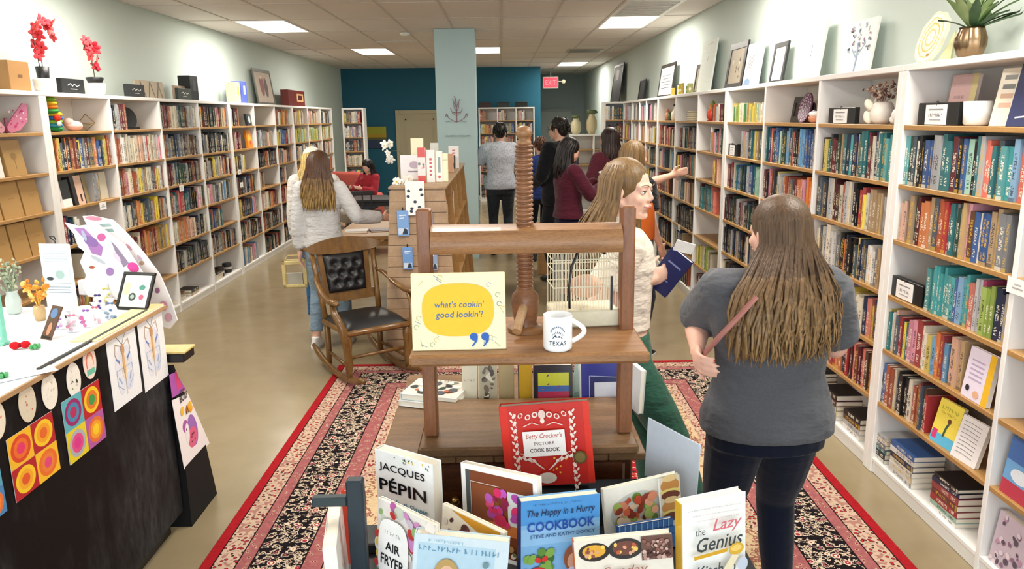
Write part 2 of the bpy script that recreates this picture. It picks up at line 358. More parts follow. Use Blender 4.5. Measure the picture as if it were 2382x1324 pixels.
for k, (lx, ly) in enumerate(TROFF):
    where = {0: 'above the left bookcases near the front', 1: 'nearest in view over the left wall bookcases', 2: 'second in view, left of the blue column', 3: 'just right of the blue column', 4: 'above the right bookcases, ahead of the camera', 5: 'nearest in view over the right wall, behind the air vent',
             6: 'farthest, over the hallway by the exit sign', 7: 'added out of view over the counter at the storefront', 8: 'added out of view over the right shelves at the storefront', 9: 'added out of view over the cookbook display', 10: 'over the rug, middle of the shop'}[k]
    t = thing('ceiling_light', 'rectangular recessed ceiling light '+where, 'ceiling light', (lx+.305, ly+.61, HC), group='recessed ceiling lights')
    f = MB('e8e4dc')
    for a, b in (((-.3, -.605, -.004), (.3, -.57, .03)), ((-.3, .57, -.004), (.3, .605, .03)), ((-.3, -.57, -.004), (-.275, .57, .03)), ((.275, -.57, -.004), (.3, .57, .03))): f.box(a, b)
    f.obj('frame', M_SEMI, t); MB().box((-.275, -.57, .008), (.275, .57, .02)).obj('diffuser', M_LAMP, t)
    l = bpy.data.lights.new('troffer_lamp', 'AREA'); l.shape = 'RECTANGLE'; l.size = .54; l.size_y = 1.12; l.energy = TROFFER_W; l.color = (1, .945, .86)
    o = bpy.data.objects.new('troffer_lamp', l); COL.objects.link(o); o.parent = t; o.location = (0, 0, -.012)
t = thing('ceiling_vent', 'square air vent in the ceiling in front of the near right light', 'vent', (VENT[0]+.305, VENT[1]+.61, HC), group='ceiling vents')
MB('55524e').box((-.3, -.6, .02), (.3, .6, .028)).obj('backing', M_MATTE, t)
f = MB('d8d4cc')
for a, b in (((-.3, -.6, -.006), (.3, -.55, .02)), ((-.3, .55, -.006), (.3, .6, .02)), ((-.3, -.55, -.006), (-.25, .55, .02)), ((.25, -.55, -.006), (.3, .55, .02))): f.box(a, b)
f.obj('frame', M_SEMI, t)
for k in range(13): MB('cfcac2').box((-.25, -.52+.08*k, -.004), (.25, -.49+.08*k, .016)).obj('slat', M_SEMI, t)
t = thing('ceiling_vent', 'return air grille in the ceiling near the hallway light', 'vent', (1.45, 13.62, HC-.004), group='ceiling vents')
MB('b5afa2').box((-.3, -.28, -.004), (.3, .28, .004)).obj('frame', M_SEMI, t)
for k in range(10): MB('8e897e').box((-.26, -.25+.052*k, -.01), (.26, -.225+.052*k, -.004)).obj('slat', M_SEMI, t)
for (x, y, lb) in ((-1.25, 10.5, 'small white smoke detector on the ceiling left of the column'), (-1.5, 11.6, 'flat white speaker panel on the ceiling behind the smoke detector')):
    t = thing('smoke_detector' if x > -1.3 else 'ceiling_speaker', lb, 'detector' if x > -1.3 else 'speaker', (x, y, HC))
    if x > -1.3: MB('ece8e0').lathe([(.07, 0), (.07, -.012), (.05, -.035), (.02, -.04)], 20).obj('housing', M_SEMI, t, 40); MB('c33').lathe([(.004, -.04), (.004, -.043)], 8).obj('indicator', M_GLOSS, t) if False else None
    else: MB('ded9cf').bbox((-.3, -.1, -.01), (.3, .1, 0), .004).obj('panel', M_SEMI, t)
# column with line-drawn emblem
c = struct(MB().box((-.833, 10.08, 0), (-.322, 10.6, HC)).obj('trim_1', M_COLUMN)); c['label'] = 'pale blue square column with a line-drawn emblem'
e = MB('8f6670'); cx, cz, y = -.575, 1.93, 10.076
def stroke(mb, pts, r=.004): mb.tube([(cx+a, y, cz+b) for a, b in pts], r, 5)
stroke(e, [(0, -.13), (.002, 0), (-.004, .12), (-.02, .2)], .006)
for s in (-1, 1):
    stroke(e, [(0, -.13), (s*.05, -.11), (s*.1, -.08), (s*.13, -.03)]); stroke(e, [(0, 0), (s*.03, .05), (s*.035, .12)], .003); stroke(e, [(0, .05), (s*.02, .1), (s*.05, .16)], .003)
    stroke(e, [(s*.11, -.045), (s*.135, -.02), (s*.14, -.06)], .004); stroke(e, [(0, -.05), (s*.05, -.02), (s*.08, .05)], .003)
stroke(e, [(-.05, -.01), (.05, -.01)], .004)
e.obj('emblem', M_MATTE, c)
e = MB('9db2b4'); [stroke(e, [(-.15+.1*k, -.125), (-.11+.1*k, -.12), (-.07+.1*k, -.127)], .003) for k in range(3)]
[stroke(e, [(-.15+.03*k, -.3), (-.15+.03*k+.018, -.3)], .011) for k in range(11)]; e.obj('wall_lettering', M_MATTE, c)
# beige door on the teal wall
y = YB-.04; d = struct(MB().box((-2.3, y+.01, .01), (-1.38, YB-.002, 1.96)).obj('door_1', M_BEIGE)); d['label'] = 'beige panelled door in the teal wall'
f = MB(); [f.bbox(a, b, .006) for a, b in (((-2.38, y-.02, 0), (-2.3, YB, 2.04)), ((-1.38, y-.02, 0), (-1.3, YB, 2.04)), ((-2.3, y-.02, 1.96), (-1.38, YB, 2.04)))]
f.obj('door_frame', M_BEIGE, d)
for z0, z1 in ((.2, .85), (1.0, 1.85)):
    f = MB()
    for a, b in (((-2.17, y, z0), (-1.51, y+.012, z0+.03)), ((-2.17, y, z1-.03), (-1.51, y+.012, z1)), ((-2.17, y, z0), (-2.14, y+.012, z1)), ((-1.54, y, z0), (-1.51, y+.012, z1))): f.box(a, b)
    f.obj('panel', M_BEIGE, d)
MB('8c8578').ell((-2.24, y-.03, 1.0), (.03, .03, .03)).obj('door_handle', M_METAL, d, True)
# hallway door and exit sign
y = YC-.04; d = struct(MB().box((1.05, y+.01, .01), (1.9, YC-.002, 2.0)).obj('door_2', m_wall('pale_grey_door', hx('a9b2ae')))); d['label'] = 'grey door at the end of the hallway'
f = MB('7d8784'); [f.box(a, b) for a, b in (((1.0, y-.02, 0), (1.05, YC, 2.06)), ((1.9, y-.02, 0), (1.95, YC, 2.06)), ((1.05, y-.02, 2.0), (1.9, YC, 2.06)))]; f.obj('door_frame', M_SEMI, d)
p = at(1281, 191, Y=18.2)
t = thing('exit_sign', 'glowing red EXIT sign hanging above the hallway', 'sign', (p.x, 18.2, p.z-.14))
MB('c8c4bc').bbox((-.18, 0, 0), (.18, .05, .26), .01).obj('housing', M_SEMI, t); MB('ff2040').box((-.165, -.004, .015), (.165, .0, .245)).obj('face', M_EXIT, t)
text_mb(MB(), 'EXIT', w=.24, h=.11, c=(0, -.005, .13), col='ff9aa8').obj('lettering', M_PAPER, t)
MB('b8b4ac').tube([(0, .025, .26), (0, .025, HC-p.z+.14)], .012, 8).obj('stem', M_METAL, t)
MB('d9cfb8').ell((.3, .02, .15), (.05, .05, .05)).obj('lamp_head', M_SEMI, t, True); MB('d9cfb8').tube([(.16, .02, .15), (.3, .02, .15)], .012, 8).obj('bracket', M_SEMI, t)
for nm, a, b in (('baseboard_back', (XWL+.4, YB-.015, 0), (.89, YB, .1)), ('baseboard_hall', (.9, YC-.015, 0), (1.0, YC, .1))): sbox(nm, a, b, M_WHITEP)
# ------------------------------------------------------------------ book palettes
PAL = {'black': '1d1d20', 'charcoal': '38393d', 'navy': '1f2f55', 'blue': '2d5c9e', 'sky blue': '6aa5cf', 'teal': '1e7378', 'turquoise': '3fa6a8', 'dark green': '27483a', 'green': '4d8a4c', 'lime': '9ab63e', 'mint': '9fcbb5',
       'yellow': 'e8cf3a', 'mustard': 'c39a32', 'orange': 'de7a2b', 'rust': 'a8502c', 'red': 'b5282d', 'dark red': '6d1f26', 'maroon': '4d2026', 'pink': 'dd8fa5', 'magenta': 'b8286b', 'coral': 'e0705a', 'purple': '5c3b77', 'lavender': 'a893c4',
       'cream': 'e6dcc2', 'white': 'e8e6e0', 'tan': 'b99a6d', 'brown': '5d3d29', 'light grey': 'b3b4b5', 'grey': '77797d', 'slate': '4a5a68', 'kraft': 'a87f4c', 'peach': 'e5b59a', 'olive': '6f7040'}
GRP = {'mix': ['black', 'navy', 'blue', 'teal', 'dark green', 'yellow', 'orange', 'rust', 'red', 'dark red', 'cream', 'white', 'tan', 'brown', 'light grey', 'grey', 'slate', 'charcoal', 'pink'],
       'dark': ['black', 'charcoal', 'charcoal', 'navy', 'maroon', 'brown', 'slate', 'dark green', 'dark red', 'black', 'cream', 'grey', 'light grey', 'rust'],
       'warm': ['orange', 'rust', 'cream', 'white', 'tan', 'mustard', 'orange', 'brown', 'yellow', 'peach', 'dark red', 'light grey', 'slate'],
       'light': ['cream', 'white', 'light grey', 'tan', 'peach', 'cream', 'white', 'brown', 'rust', 'pink', 'yellow', 'slate', 'red'],
       'cool': ['teal', 'turquoise', 'teal', 'slate', 'navy', 'blue', 'sky blue', 'cream', 'coral', 'dark green', 'mint', 'black', 'dark red', 'light grey', 'teal'],
       'rainbow': ['coral', 'blue', 'magenta', 'lavender', 'light grey', 'red', 'purple', 'yellow', 'pink', 'turquoise', 'lime', 'orange', 'sky blue', 'navy', 'cream'],
       'pastel': ['lavender', 'yellow', 'mint', 'pink', 'cream', 'orange', 'red', 'slate', 'lavender', 'white', 'peach', 'sky blue', 'teal', 'green'],
       'red': ['red', 'dark red', 'rust', 'maroon', 'cream', 'black', 'brown', 'orange', 'coral', 'navy'],
       'green': ['yellow', 'lime', 'mustard', 'cream', 'green', 'mint', 'cream', 'olive'],
       'grey': ['light grey', 'cream', 'grey', 'white', 'slate', 'tan', 'charcoal', 'sky blue', 'pink']}
ORD = 'first second third fourth fifth sixth seventh eighth ninth tenth eleventh twelfth thirteenth fourteenth fifteenth sixteenth seventeenth eighteenth nineteenth twentieth'.split()
def ordn(k):
    if k <= 20: return ORD[k-1]
    return {2: 'twenty-', 3: 'thirty-', 4: 'forty-', 5: 'fifty-'}[k//10]+ORD[k % 10-1] if k % 10 else {30: 'thirtieth', 40: 'fortieth', 50: 'fiftieth'}[k]
BOOKS = []   # every shelved book: dict(M, w, h, d, col, name, label, px)
rng = random.Random(7)
def add_book(M, w, h, d, cn, label, group, flat=False):
    """M: frame of the shelf, book's spine centre-bottom at M's origin, spine facing -y, thickness along x"""
    c = M @ V((0, 0, h/2)); q = proj(c); vis = q[2] > .3 and -20 < q[0] < 2402 and -20 < q[1] < 1344
    base = PAL[cn]; j = rng.uniform(.7, 1.05); hc3 = hx(base); lm = sum(hc3)/3; sa = rng.uniform(.7, .95); col = tuple(min(1, (lm+(x-lm)*sa)*j) for x in hc3)
    BOOKS.append(dict(M=M, w=w, h=h, d=d, c=(*col, rng.random()), cn=cn, label=label, group=group, size=(h/q[2])*(w/q[2])**.5 if vis else 0, flat=flat))
def book_geo(mb, pg, b, M):
    w, h, d = b['w'], b['h'], b['d']; mb.M = M; i = mb.P([(-w/2, 0, 0), (w/2, 0, 0), (w/2, d, 0), (-w/2, d, 0), (-w/2, 0, h), (w/2, 0, h), (w/2, d, h), (-w/2, d, h)]); c = b['c']; cp = (*c[:3], .33)
    mb.F([i, i+1, i+5, i+4], [(0, 0), (1, 0), (1, 1), (0, 1)], c)
    z = [(0, 0)]*4; t = .0022
    for q in ((1, 2, 6, 5), (3, 0, 4, 7)): mb.F([i+k for k in q], z, cp)
    # inner faces of the boards and the spine so that the page block sits between covers
    j = mb.P([(-w/2+t, t, 0), (w/2-t, t, 0), (w/2-t, d, 0), (-w/2+t, d, 0), (-w/2+t, t, h), (w/2-t, t, h), (w/2-t, d, h), (-w/2+t, d, h)])
    for q in ((5+i, 6+i, j+6, j+5), (4+i, 5+i, j+5, j+4), (7+i, 4+i, j+4, j+7), (j, j+1, i+1, i), (j+1, j+2, i+2, i+1), (j+3, j, i, i+3), (j+1, j+5, j+6, j+2), (j+3, j+7, j+4, j), (i+2, j+2, j+6, i+6), (j+3, i+3, i+7, j+7), (j, j+4, j+5, j+1)): mb.F(q, z, cp)
    pg.M = M; pg.C('f1e9d8').box((-w/2+t, t, .003), (w/2-t, d-.003, h-.004))
def row(M, x0, x1, z, pal, zone, k, hmin=.19, hmax=.235, clear=.265, thick=(.014, .036), lean_end=True, gaps=.0, dmax=.2):
    """fill a shelf from x0 to x1 with upright books"""
    x = x0; n = 0; P = GRP[pal]; prev = None; prev2 = 0; lw = 0
    while x < x1-.012:
        w_ = rng.uniform(*thick)
        if rng.random() < .12: w_ *= 1.25
        if x+w_ > x1: break
        h = min(rng.uniform(hmin, hmax), clear-.012)
        if prev and rng.random() < .3: cn = prev
        else: cn = rng.choice(P)
        if rng.random() < .25: h = prev2 or h
        d = rng.uniform(.13, .165); inset = rng.uniform(.012, .03)
        n += 1; prev = cn; prev2 = h
        B = M @ Matrix.Translation((x+w_/2, inset, z)) 
        add_book(B, w_-.0008, h, d, cn, '%s book, %s from the left, %s' % (cn, ordn(n), zone), 'books on the shelves')
        x += w_
        if gaps and rng.random() < gaps: x += rng.uniform(.05, .12)
    return n
def stack(M, x, y, z, specs, zone, L=.21):
    """a flat pile; spines facing the room"""
    zz = z
    for k, (cn, t_, l_, ang) in enumerate(specs):
        B = M @ Matrix.Translation((x, y, zz)) @ Matrix.Rotation(math.radians(ang), 4, 'Z') @ Matrix.Translation((l_/2, 0, t_/2)) @ Matrix.Rotation(-PI/2, 4, 'Y')
        add_book(B, t_-.0006, l_, .155, cn, '%s book lying flat, %s from the bottom, %s' % (cn, ordn(k+1), zone), 'books on the shelves', True); zz += t_
    return zz
SHZ = [1.79, 1.51, 1.24, .96, .68, .395, .085]
def bookcase(label, M, widths, H=HS, depth=.318, shelves=SHZ, wide_ends=.045, edge=M_OAKX, group=None, whites=(), thick=.022):
    t = thing('bookcase', label, 'bookcase', M=M, group=group); W = sum(widths); x = 0
    MB().box((0, depth-.012, .0), (W, depth, H-.03)).obj('back_panel', M_WHITEP, t)
    MB().bbox((0, 0, H-.03), (W, depth, H), .003).obj('top_panel', M_WHITEP, t)
    MB().bbox((.02, .012, 0), (W-.02, .03, shelves[-1]-.018), .002).obj('base_panel', M_WHITEP, t)
    MB().bbox((0, .0, 0), (wide_ends, depth-.012, H-.03), .003).obj('side_panel', M_WHITEP, t); MB().bbox((W-wide_ends, 0, 0), (W, depth-.012, H-.03), .003).obj('side_panel', M_WHITEP, t)
    for i, w_ in enumerate(widths):
        a = x+(wide_ends if i == 0 else .014); b = x+w_-(wide_ends if i == len(widths)-1 else .014)
        if i < len(widths)-1: MB().bbox((x+w_-.014, .001, 0), (x+w_+.014, depth-.012, H-.03), .003).obj('divider', M_WHITEP, t)
        for z in shelves[:-1]:
            s = MB().bbox((a, .004, z-thick), (b, depth-.012, z), .002).obj('shelf', M_WHITEP if (i, z) in whites else edge, t)
        MB().bbox((a, .002, shelves[-1]-.02), (b, depth-.012, shelves[-1]), .002).obj('bottom_shelf', M_WHITEP, t)
        x += w_
    return t
def frame(x, y, rz): return Matrix.Translation((x, y, 0)) @ Matrix.Rotation(rz, 4, 'Z')
# ------------------------------------------------------------------ bookcases and shelved books
SH = ['top', 'second', 'third', 'fourth', 'fifth', 'sixth', 'bottom']
def fill(M, x0, bays, zone_of):
    """bays: list of (width, rows); each row a list of segments (palette, from, to, options)"""
    x = x0
    for bi, (w_, rows) in enumerate(bays):
        for k, segs in enumerate(rows):
            for si, sg in enumerate(segs or []):
                pal, a, b = sg[:3]; o = dict(sg[3]) if len(sg) > 3 else {}
                z = SHZ[k]; cl = (SHZ[k-1] if k else HS-.03)-z-.022
                zone = '%s shelf, %s' % (SH[k], zone_of[bi])
                if si: zone = '%s shelf group %s, %s' % (SH[k], 'two' if si == 1 else 'three', zone_of[bi])
                row(M, x+.02+a*(w_-.04), x+.02+b*(w_-.04), z+.0005, pal, zone, k, clear=cl, **o)
        x += w_
PB = dict(hmin=.17, hmax=.19, thick=(.016, .034)); TALL = dict(hmin=.2, hmax=.25, thick=(.016, .04)); BIG = dict(hmin=.21, hmax=.26, thick=(.02, .05))
MED = dict(hmin=.175, hmax=.225)
RZ = -PI/2
R1 = frame(XR, 3.72, RZ); bookcase('white bookcase with oak shelf fronts, nearest on the right wall', R1, [.95, .95], group='white bookcases')
fill(R1, 0, [(.95, [None, [('cool', 0, 1, TALL)], [('light', 0, .14, MED), ('mix', .14, .97, TALL)], [('rainbow', .36, 1, dict(hmin=.19, hmax=.225, thick=(.014, .03)))], [('pastel', 0, .62, MED), ('light', .62, .72, dict(hmin=.21, hmax=.22))], [('mix', 0, .5, MED)], None]),
              (.95, [[('light', 0, .5, MED)], None, [('cool', .1, .9, MED)], None, None, None, None])], ['nearest right bookcase', 'nearest right bookcase beside the frame edge'])
R2 = frame(XR, 6.62, RZ); bookcase('white bookcase with oak shelf fronts, second on the right wall', R2, [.97, .96, .97], group='white bookcases')
fill(R2, 0, [(.97, [[('green', .15, 1, dict(hmin=.12, hmax=.15, thick=(.012, .022)))], [('mix', .42, 1, MED)], [('red', 0, .3, MED), ('cool', .3, 1, MED)], [('dark', 0, 1, MED)], [('dark', 0, 1, TALL)], [('mix', 0, .8, MED)], [('dark', 0, .8, MED)]]),
              (.96, [None, [('cool', .02, .98, TALL)], [('mix', 0, 1, MED)], [('dark', .1, 1, MED)], [('dark', 0, 1, MED)], [('mix', 0, 1, MED)], [('dark', 0, 1, MED)]]),
              (.97, [None, [('mix', .05, .4, MED), ('cool', .4, .97, TALL)], [('dark', 0, .6, TALL), ('light', .6, .98, MED)], [('light', .05, .35, TALL), ('mix', .35, .98, MED)], [('rainbow', .1, .98, MED)], [('red', .05, .98, TALL)], None])],
     ['second right bookcase, far bay', 'second right bookcase, middle bay', 'second right bookcase, near bay'])
R3 = frame(XR, 9.50, RZ); bookcase('white bookcase with oak shelf fronts, third on the right wall', R3, [.96, .96, .96], group='white bookcases')
fill(R3, 0, [(.96, [None, [('red', 0, .95, MED)], [('light', .0, .4, MED), ('cool', .7, 1, TALL)], [('red', 0, .7, MED)], [('dark', 0, 1, MED)], [('dark', 0, .8, MED)], [('dark', 0, .8, MED)]]),
              (.96, [None, [('dark', .15, 1, MED)], [('mix', .0, 1, MED)], [('light', 0, .8, MED)], [('dark', .1, .9, MED)], [('grey', 0, .5, MED)], [('dark', .1, .8, MED)]]),
              (.96, [[('dark', .5, .9, dict(hmin=.12, hmax=.16))], [('mix', .45, 1, MED)], [('light', .55, .8, MED)], [('cool', .1, .75, TALL)], None, [('green', .1, .7, MED)], [('mix', .1, .8, MED)]])],
     ['third right bookcase, far bay', 'third right bookcase, middle bay', 'third right bookcase, near bay'])
R4 = frame(XR, 12.2, RZ); bookcase('white narrow-bay bookcase, fourth on the right wall', R4, [.77, .63, .5, .8], group='white bookcases')
fill(R4, 0, [(w_, [[('grey', .1, .7, MED)], [('light', .1, .8, MED)], [('mix', 0, .9, MED)], [('light', .2, .9, MED)], [('dark', 0, .9, MED)], [('mix', 0, .9, MED)], [('dark', 0, .7, MED)]]) for w_ in (.77, .63, .5, .8)],
     ['fourth right bookcase, %s bay' % s for s in ('farthest', 'third', 'second', 'nearest')])
R5 = frame(1.62, 12.25, 0); bookcase('white bookcase standing crosswise at the end of the right wall', R5, [.6], group='white bookcases', wide_ends=.03)
fill(R5, 0, [(.6, [[('mix', 0, 1, TALL)], [('dark', 0, 1, MED)], [('red', 0, 1, MED)], [('mix', 0, 1, MED)], [('dark', 0, 1, MED)], [('mix', 0, .9, MED)], [('dark', 0, .9, MED)]])], ['crosswise right bookcase'])
R6 = frame(1.3, 14.6, 0); bookcase('low white bookcase in front of the hallway', R6, [.45, .45], H=1.52, shelves=SHZ[2:], group='low white bookcases', wide_ends=.03)
LZ = PI/2
L1 = frame(XL, 3.66, LZ); bookcase('white bookcase holding kraft paper bags, nearest on the left wall', L1, [.93, .93], edge=M_OAKX, group='white bookcases')
L2 = frame(XL, 5.52, LZ); bookcase('white bookcase with four bays, second on the left wall', L2, [.93]*4, group='white bookcases')
fill(L2, 0, [(.93, [None, [('mix', 0, 1, TALL)], [('light', .62, .72, TALL)], [('mix', .0, .3, MED)], [('dark', .3, .9, MED)], [('mix', 0, .8, MED)], [('mix', 0, .8, MED)]]),
              (.93, [[('dark', 0, .33, MED)], [('light', 0, 1, TALL)], [('light', 0, 1, MED)], [('warm', 0, 1, MED)], [('warm', 0, .98, MED)], [('green', 0, .3, MED)], None]),
              (.93, [[('red', 0, .45, TALL), ('dark', .45, .95, TALL)], [('dark', 0, 1, MED)], [('dark', 0, 1, MED)], [('mix', 0, 1, MED)], [('warm', 0, .6, MED), ('dark', .6, 1, MED)], [('dark', 0, .95, MED)], None]),
              (.93, [[('mix', 0, 1, TALL)], [('dark', 0, 1, MED)], [('warm', 0, 1, MED)], [('grey', 0, .9, MED)], [('cool', 0, .5, MED)], [('dark', 0, .9, MED)], None])],
     ['second left bookcase, near bay', 'second left bookcase, second bay', 'second left bookcase, third bay', 'second left bookcase, far bay'])
L3 = frame(XL, 9.24, LZ); bookcase('white bookcase with three bays, third on the left wall', L3, [.93]*3, group='white bookcases')
fill(L3, 0, [(.93, [[('dark', 0, .4, MED)], [('mix', .0, .45, MED)], [('warm', 0, .5, MED)], [('dark', .1, .9, MED)], [('mix', 0, .9, MED)], [('dark', 0, 1, MED)], [('grey', 0, .8, MED)]]),
              (.93, [None, [('grey', 0, .9, MED)], [('dark', 0, 1, MED)], [('light', 0, .3, MED)], [('warm', .1, .9, MED)], [('dark', 0, 1, MED)], [('dark', .1, .9, MED)]]),
              (.93, [[('warm', 0, .8, MED)], [('mix', 0, .9, MED)], [('warm', .1, .9, MED)], [('dark', 0, .5, MED)], [('red', .1, 1, MED)], [('mix', 0, 1, MED)], [('dark', 0, .9, MED)]])],
     ['third left bookcase, near bay', 'third left bookcase, middle bay', 'third left bookcase, far bay'])
L4 = frame(XL, 12.03, LZ); bookcase('white bookcase with three bays, fourth on the left wall', L4, [.93]*3, group='white bookcases')
fill(L4, 0, [(.93, [[('light', 0, .8, MED)], [('green', .1, .9, MED)], [('light', 0, .9, MED)], [('mix', 0, .8, MED)], [('dark', .1, .9, MED)], [('mix', 0, .9, MED)], [('dark', 0, .8, MED)]]) for _ in range(3)],
     ['fourth left bookcase, near bay', 'fourth left bookcase, middle bay', 'fourth left bookcase, far bay'])
L5 = frame(-3.1, 15.2, 0); bookcase('white bookcase across the corner before the teal wall', L5, [.42], group='white bookcases', wide_ends=.03)
fill(L5, 0, [(.42, [[('light', 0, .9, MED)]]+[[('grey', 0, .9, MED)], [('dark', 0, .8, MED)], [('light', 0, .9, MED)], [('mix', 0, .9, MED)], [('dark', 0, .9, MED)], [('mix', 0, .9, MED)]])], ['corner bookcase by the teal wall'])
B1 = frame(-.5, 17.2, 0); bookcase('white bookcase against the teal wall, right of the column', B1, [.42, .41, .41], group='white bookcases', wide_ends=.03)
fill(B1, 0, [(.41, [[('light', 0, .5, MED)], [('mix', 0, 1, MED)], [('light', .1, .9, MED)], [('dark', 0, 1, MED)], [('red', 0, .8, MED)], [('mix', 0, .9, MED)], [('dark', 0, .8, MED)]]) for _ in range(3)],
     ['teal wall bookcase, left bay', 'teal wall bookcase, middle bay', 'teal wall bookcase, right bay'])
# flat piles on bottom shelves and elsewhere
stack(R1, .05, .02, .086, [('white', .02, .17, 0), ('black', .03, .17, 0), ('teal', .025, .18, 2), ('grey', .025, .17, -2), ('cream', .02, .17, 3), ('light grey', .02, .17, 0)], 'left pile, bottom of nearest right bookcase')
stack(R1, .3, .015, .086, [('white', .028, .21, 0), ('white', .028, .21, 1), ('cream', .026, .21, -1), ('navy', .03, .21, 0), ('white', .026, .21, 2), ('blue', .028, .215, 0)], 'tall pile, bottom of nearest right bookcase')
stack(R1, .66, .02, .086, [('white', .02, .2, 0), ('mint', .024, .2, 0), ('red', .03, .2, 1), ('dark red', .03, .2, -1), ('red', .03, .2, 0), ('navy', .022, .19, 3), ('black', .02, .18, 0)], 'red pile, bottom of nearest right bookcase')
stack(R2, 2.0, .02, .086, [('cream', .025, .2, 0), ('teal', .02, .2, 1), ('black', .03, .2, -2), ('brown', .03, .2, 0), ('charcoal', .03, .19, 2), ('black', .025, .19, 0)], 'left pile, bottom of second right bookcase')
stack(R2, 2.35, .02, .086, [('white', .025, .22, 0), ('cream', .03, .22, 1), ('olive', .03, .21, 0), ('maroon', .03, .21, -2), ('black', .035, .2, 0)], 'middle pile, bottom of second right bookcase')
stack(R2, 2.65, .02, .086, [('white', .03, .2, 0), ('light grey', .03, .2, -1), ('brown', .03, .2, 0), ('black', .03, .19, 2)], 'right pile, bottom of second right bookcase')
stack(L2, 1.95, .03, .086, [('cream', .04, .22, 0), ('light grey', .03, .2, 2), ('brown', .02, .18, 0)], 'pile, bottom of second left bookcase, third bay')
stack(L2, 2.3, .03, .086, [('tan', .03, .2, 0), ('charcoal', .03, .2, 2)], 'small pile, bottom of second left bookcase, third bay')
stack(L2, 3.0, .03, .086, [('white', .04, .2, 0), ('cream', .03, .2, -2), ('black', .03, .2, 0)], 'pile, bottom of second left bookcase, far bay')
# ------------------------------------------------------------------ people
def remesh(mb, voxel, smooth=3, iters_factor=.6):
    me = bpy.data.meshes.new('tmp'); me.from_pydata(mb.v, [], mb.f); o = bpy.data.objects.new('tmp', me); COL.objects.link(o)
    m1 = o.modifiers.new('r', 'REMESH'); m1.mode = 'VOXEL'; m1.voxel_size = voxel; m1.adaptivity = 0
    m2 = o.modifiers.new('s', 'SMOOTH'); m2.iterations = smooth; m2.factor = iters_factor
    bpy.context.view_layer.update()
    out = bpy.data.meshes.new_from_object(o.evaluated_get(bpy.context.evaluated_depsgraph_get()))
    bpy.data.objects.remove(o); bpy.data.meshes.remove(me); out.materials.clear(); return out
def paint(me, fn):
    ca = me.color_attributes.new('Col', 'FLOAT_COLOR', 'POINT'); buf = []
    for v in me.vertices: buf += [*fn(v.co)[:3], 1.]
    ca.data.foreach_set('color', buf)
def solid(mb, name, mat, col, parent, voxel, smooth=3, fn=None, label=None):
    me = remesh(mb, voxel, smooth); c = hx(col) if isinstance(col, str) else col; paint(me, fn or (lambda p: c)); me.materials.append(mat); me.shade_smooth()
    return link(name, me, parent, label=label)
def ik(a, b, l1, l2, hint):
    a, b = V(a), V(b); d = b-a; L = min(d.length, (l1+l2)*.995); d.normalize(); b = a+d*L
    x = (l1*l1-l2*l2+L*L)/(2*L); h = math.sqrt(max(l1*l1-x*x, 0)); hh = V(hint); hh = (hh-d*hh.dot(d))
    return a+d*x+(hh.normalized()*h if hh.length > 1e-5 else V()), b
def hand(mb, w, d, pn, k=1., curl=.3, side=1):
    """wrist w, direction d, palm normal pn (the way the palm faces); side: thumb side sign"""
    w, d, pn = V(w), V(d).normalized(), V(pn); pn = (pn-d*pn.dot(d)).normalized(); s = d.cross(pn)*side
    R = Matrix((s, d, pn)).transposed()
    mb.ell(w+d*.045*k, (.04*k, .052*k, .016*k), 12, 8, rot=R); mb.cap(w-d*.02*k, w+d*.02*k, .024*k, .026*k, 10)
    for i, (off, ln) in enumerate(((.028, .9), (.0095, 1.), (-.0095, .94), (-.027, .74))):
        p = w+d*.08*k+s*off*k; dirv = (d+s*off*2.2).normalized(); r = .0088*k
        for j, sl in enumerate((.042, .027, .02)):
            a = curl*(.6+j*.55); dv = (dirv*math.cos(a)+pn*math.sin(a)); q = p+dv*sl*ln*k; mb.cap(p, q, r, r*.9, 8); p = q; r *= .92; dirv = dv
    p = w+d*.02*k+s*.03*k; dv = (d*.65+s*.7+pn*.3).normalized(); q = p+dv*.042*k; mb.cap(p, q, .013*k, .0105*k, 8); dv = (d+s*.15+pn*.35).normalized(); mb.cap(q, q+dv*.034*k, .0105*k, .0085*k, 8)
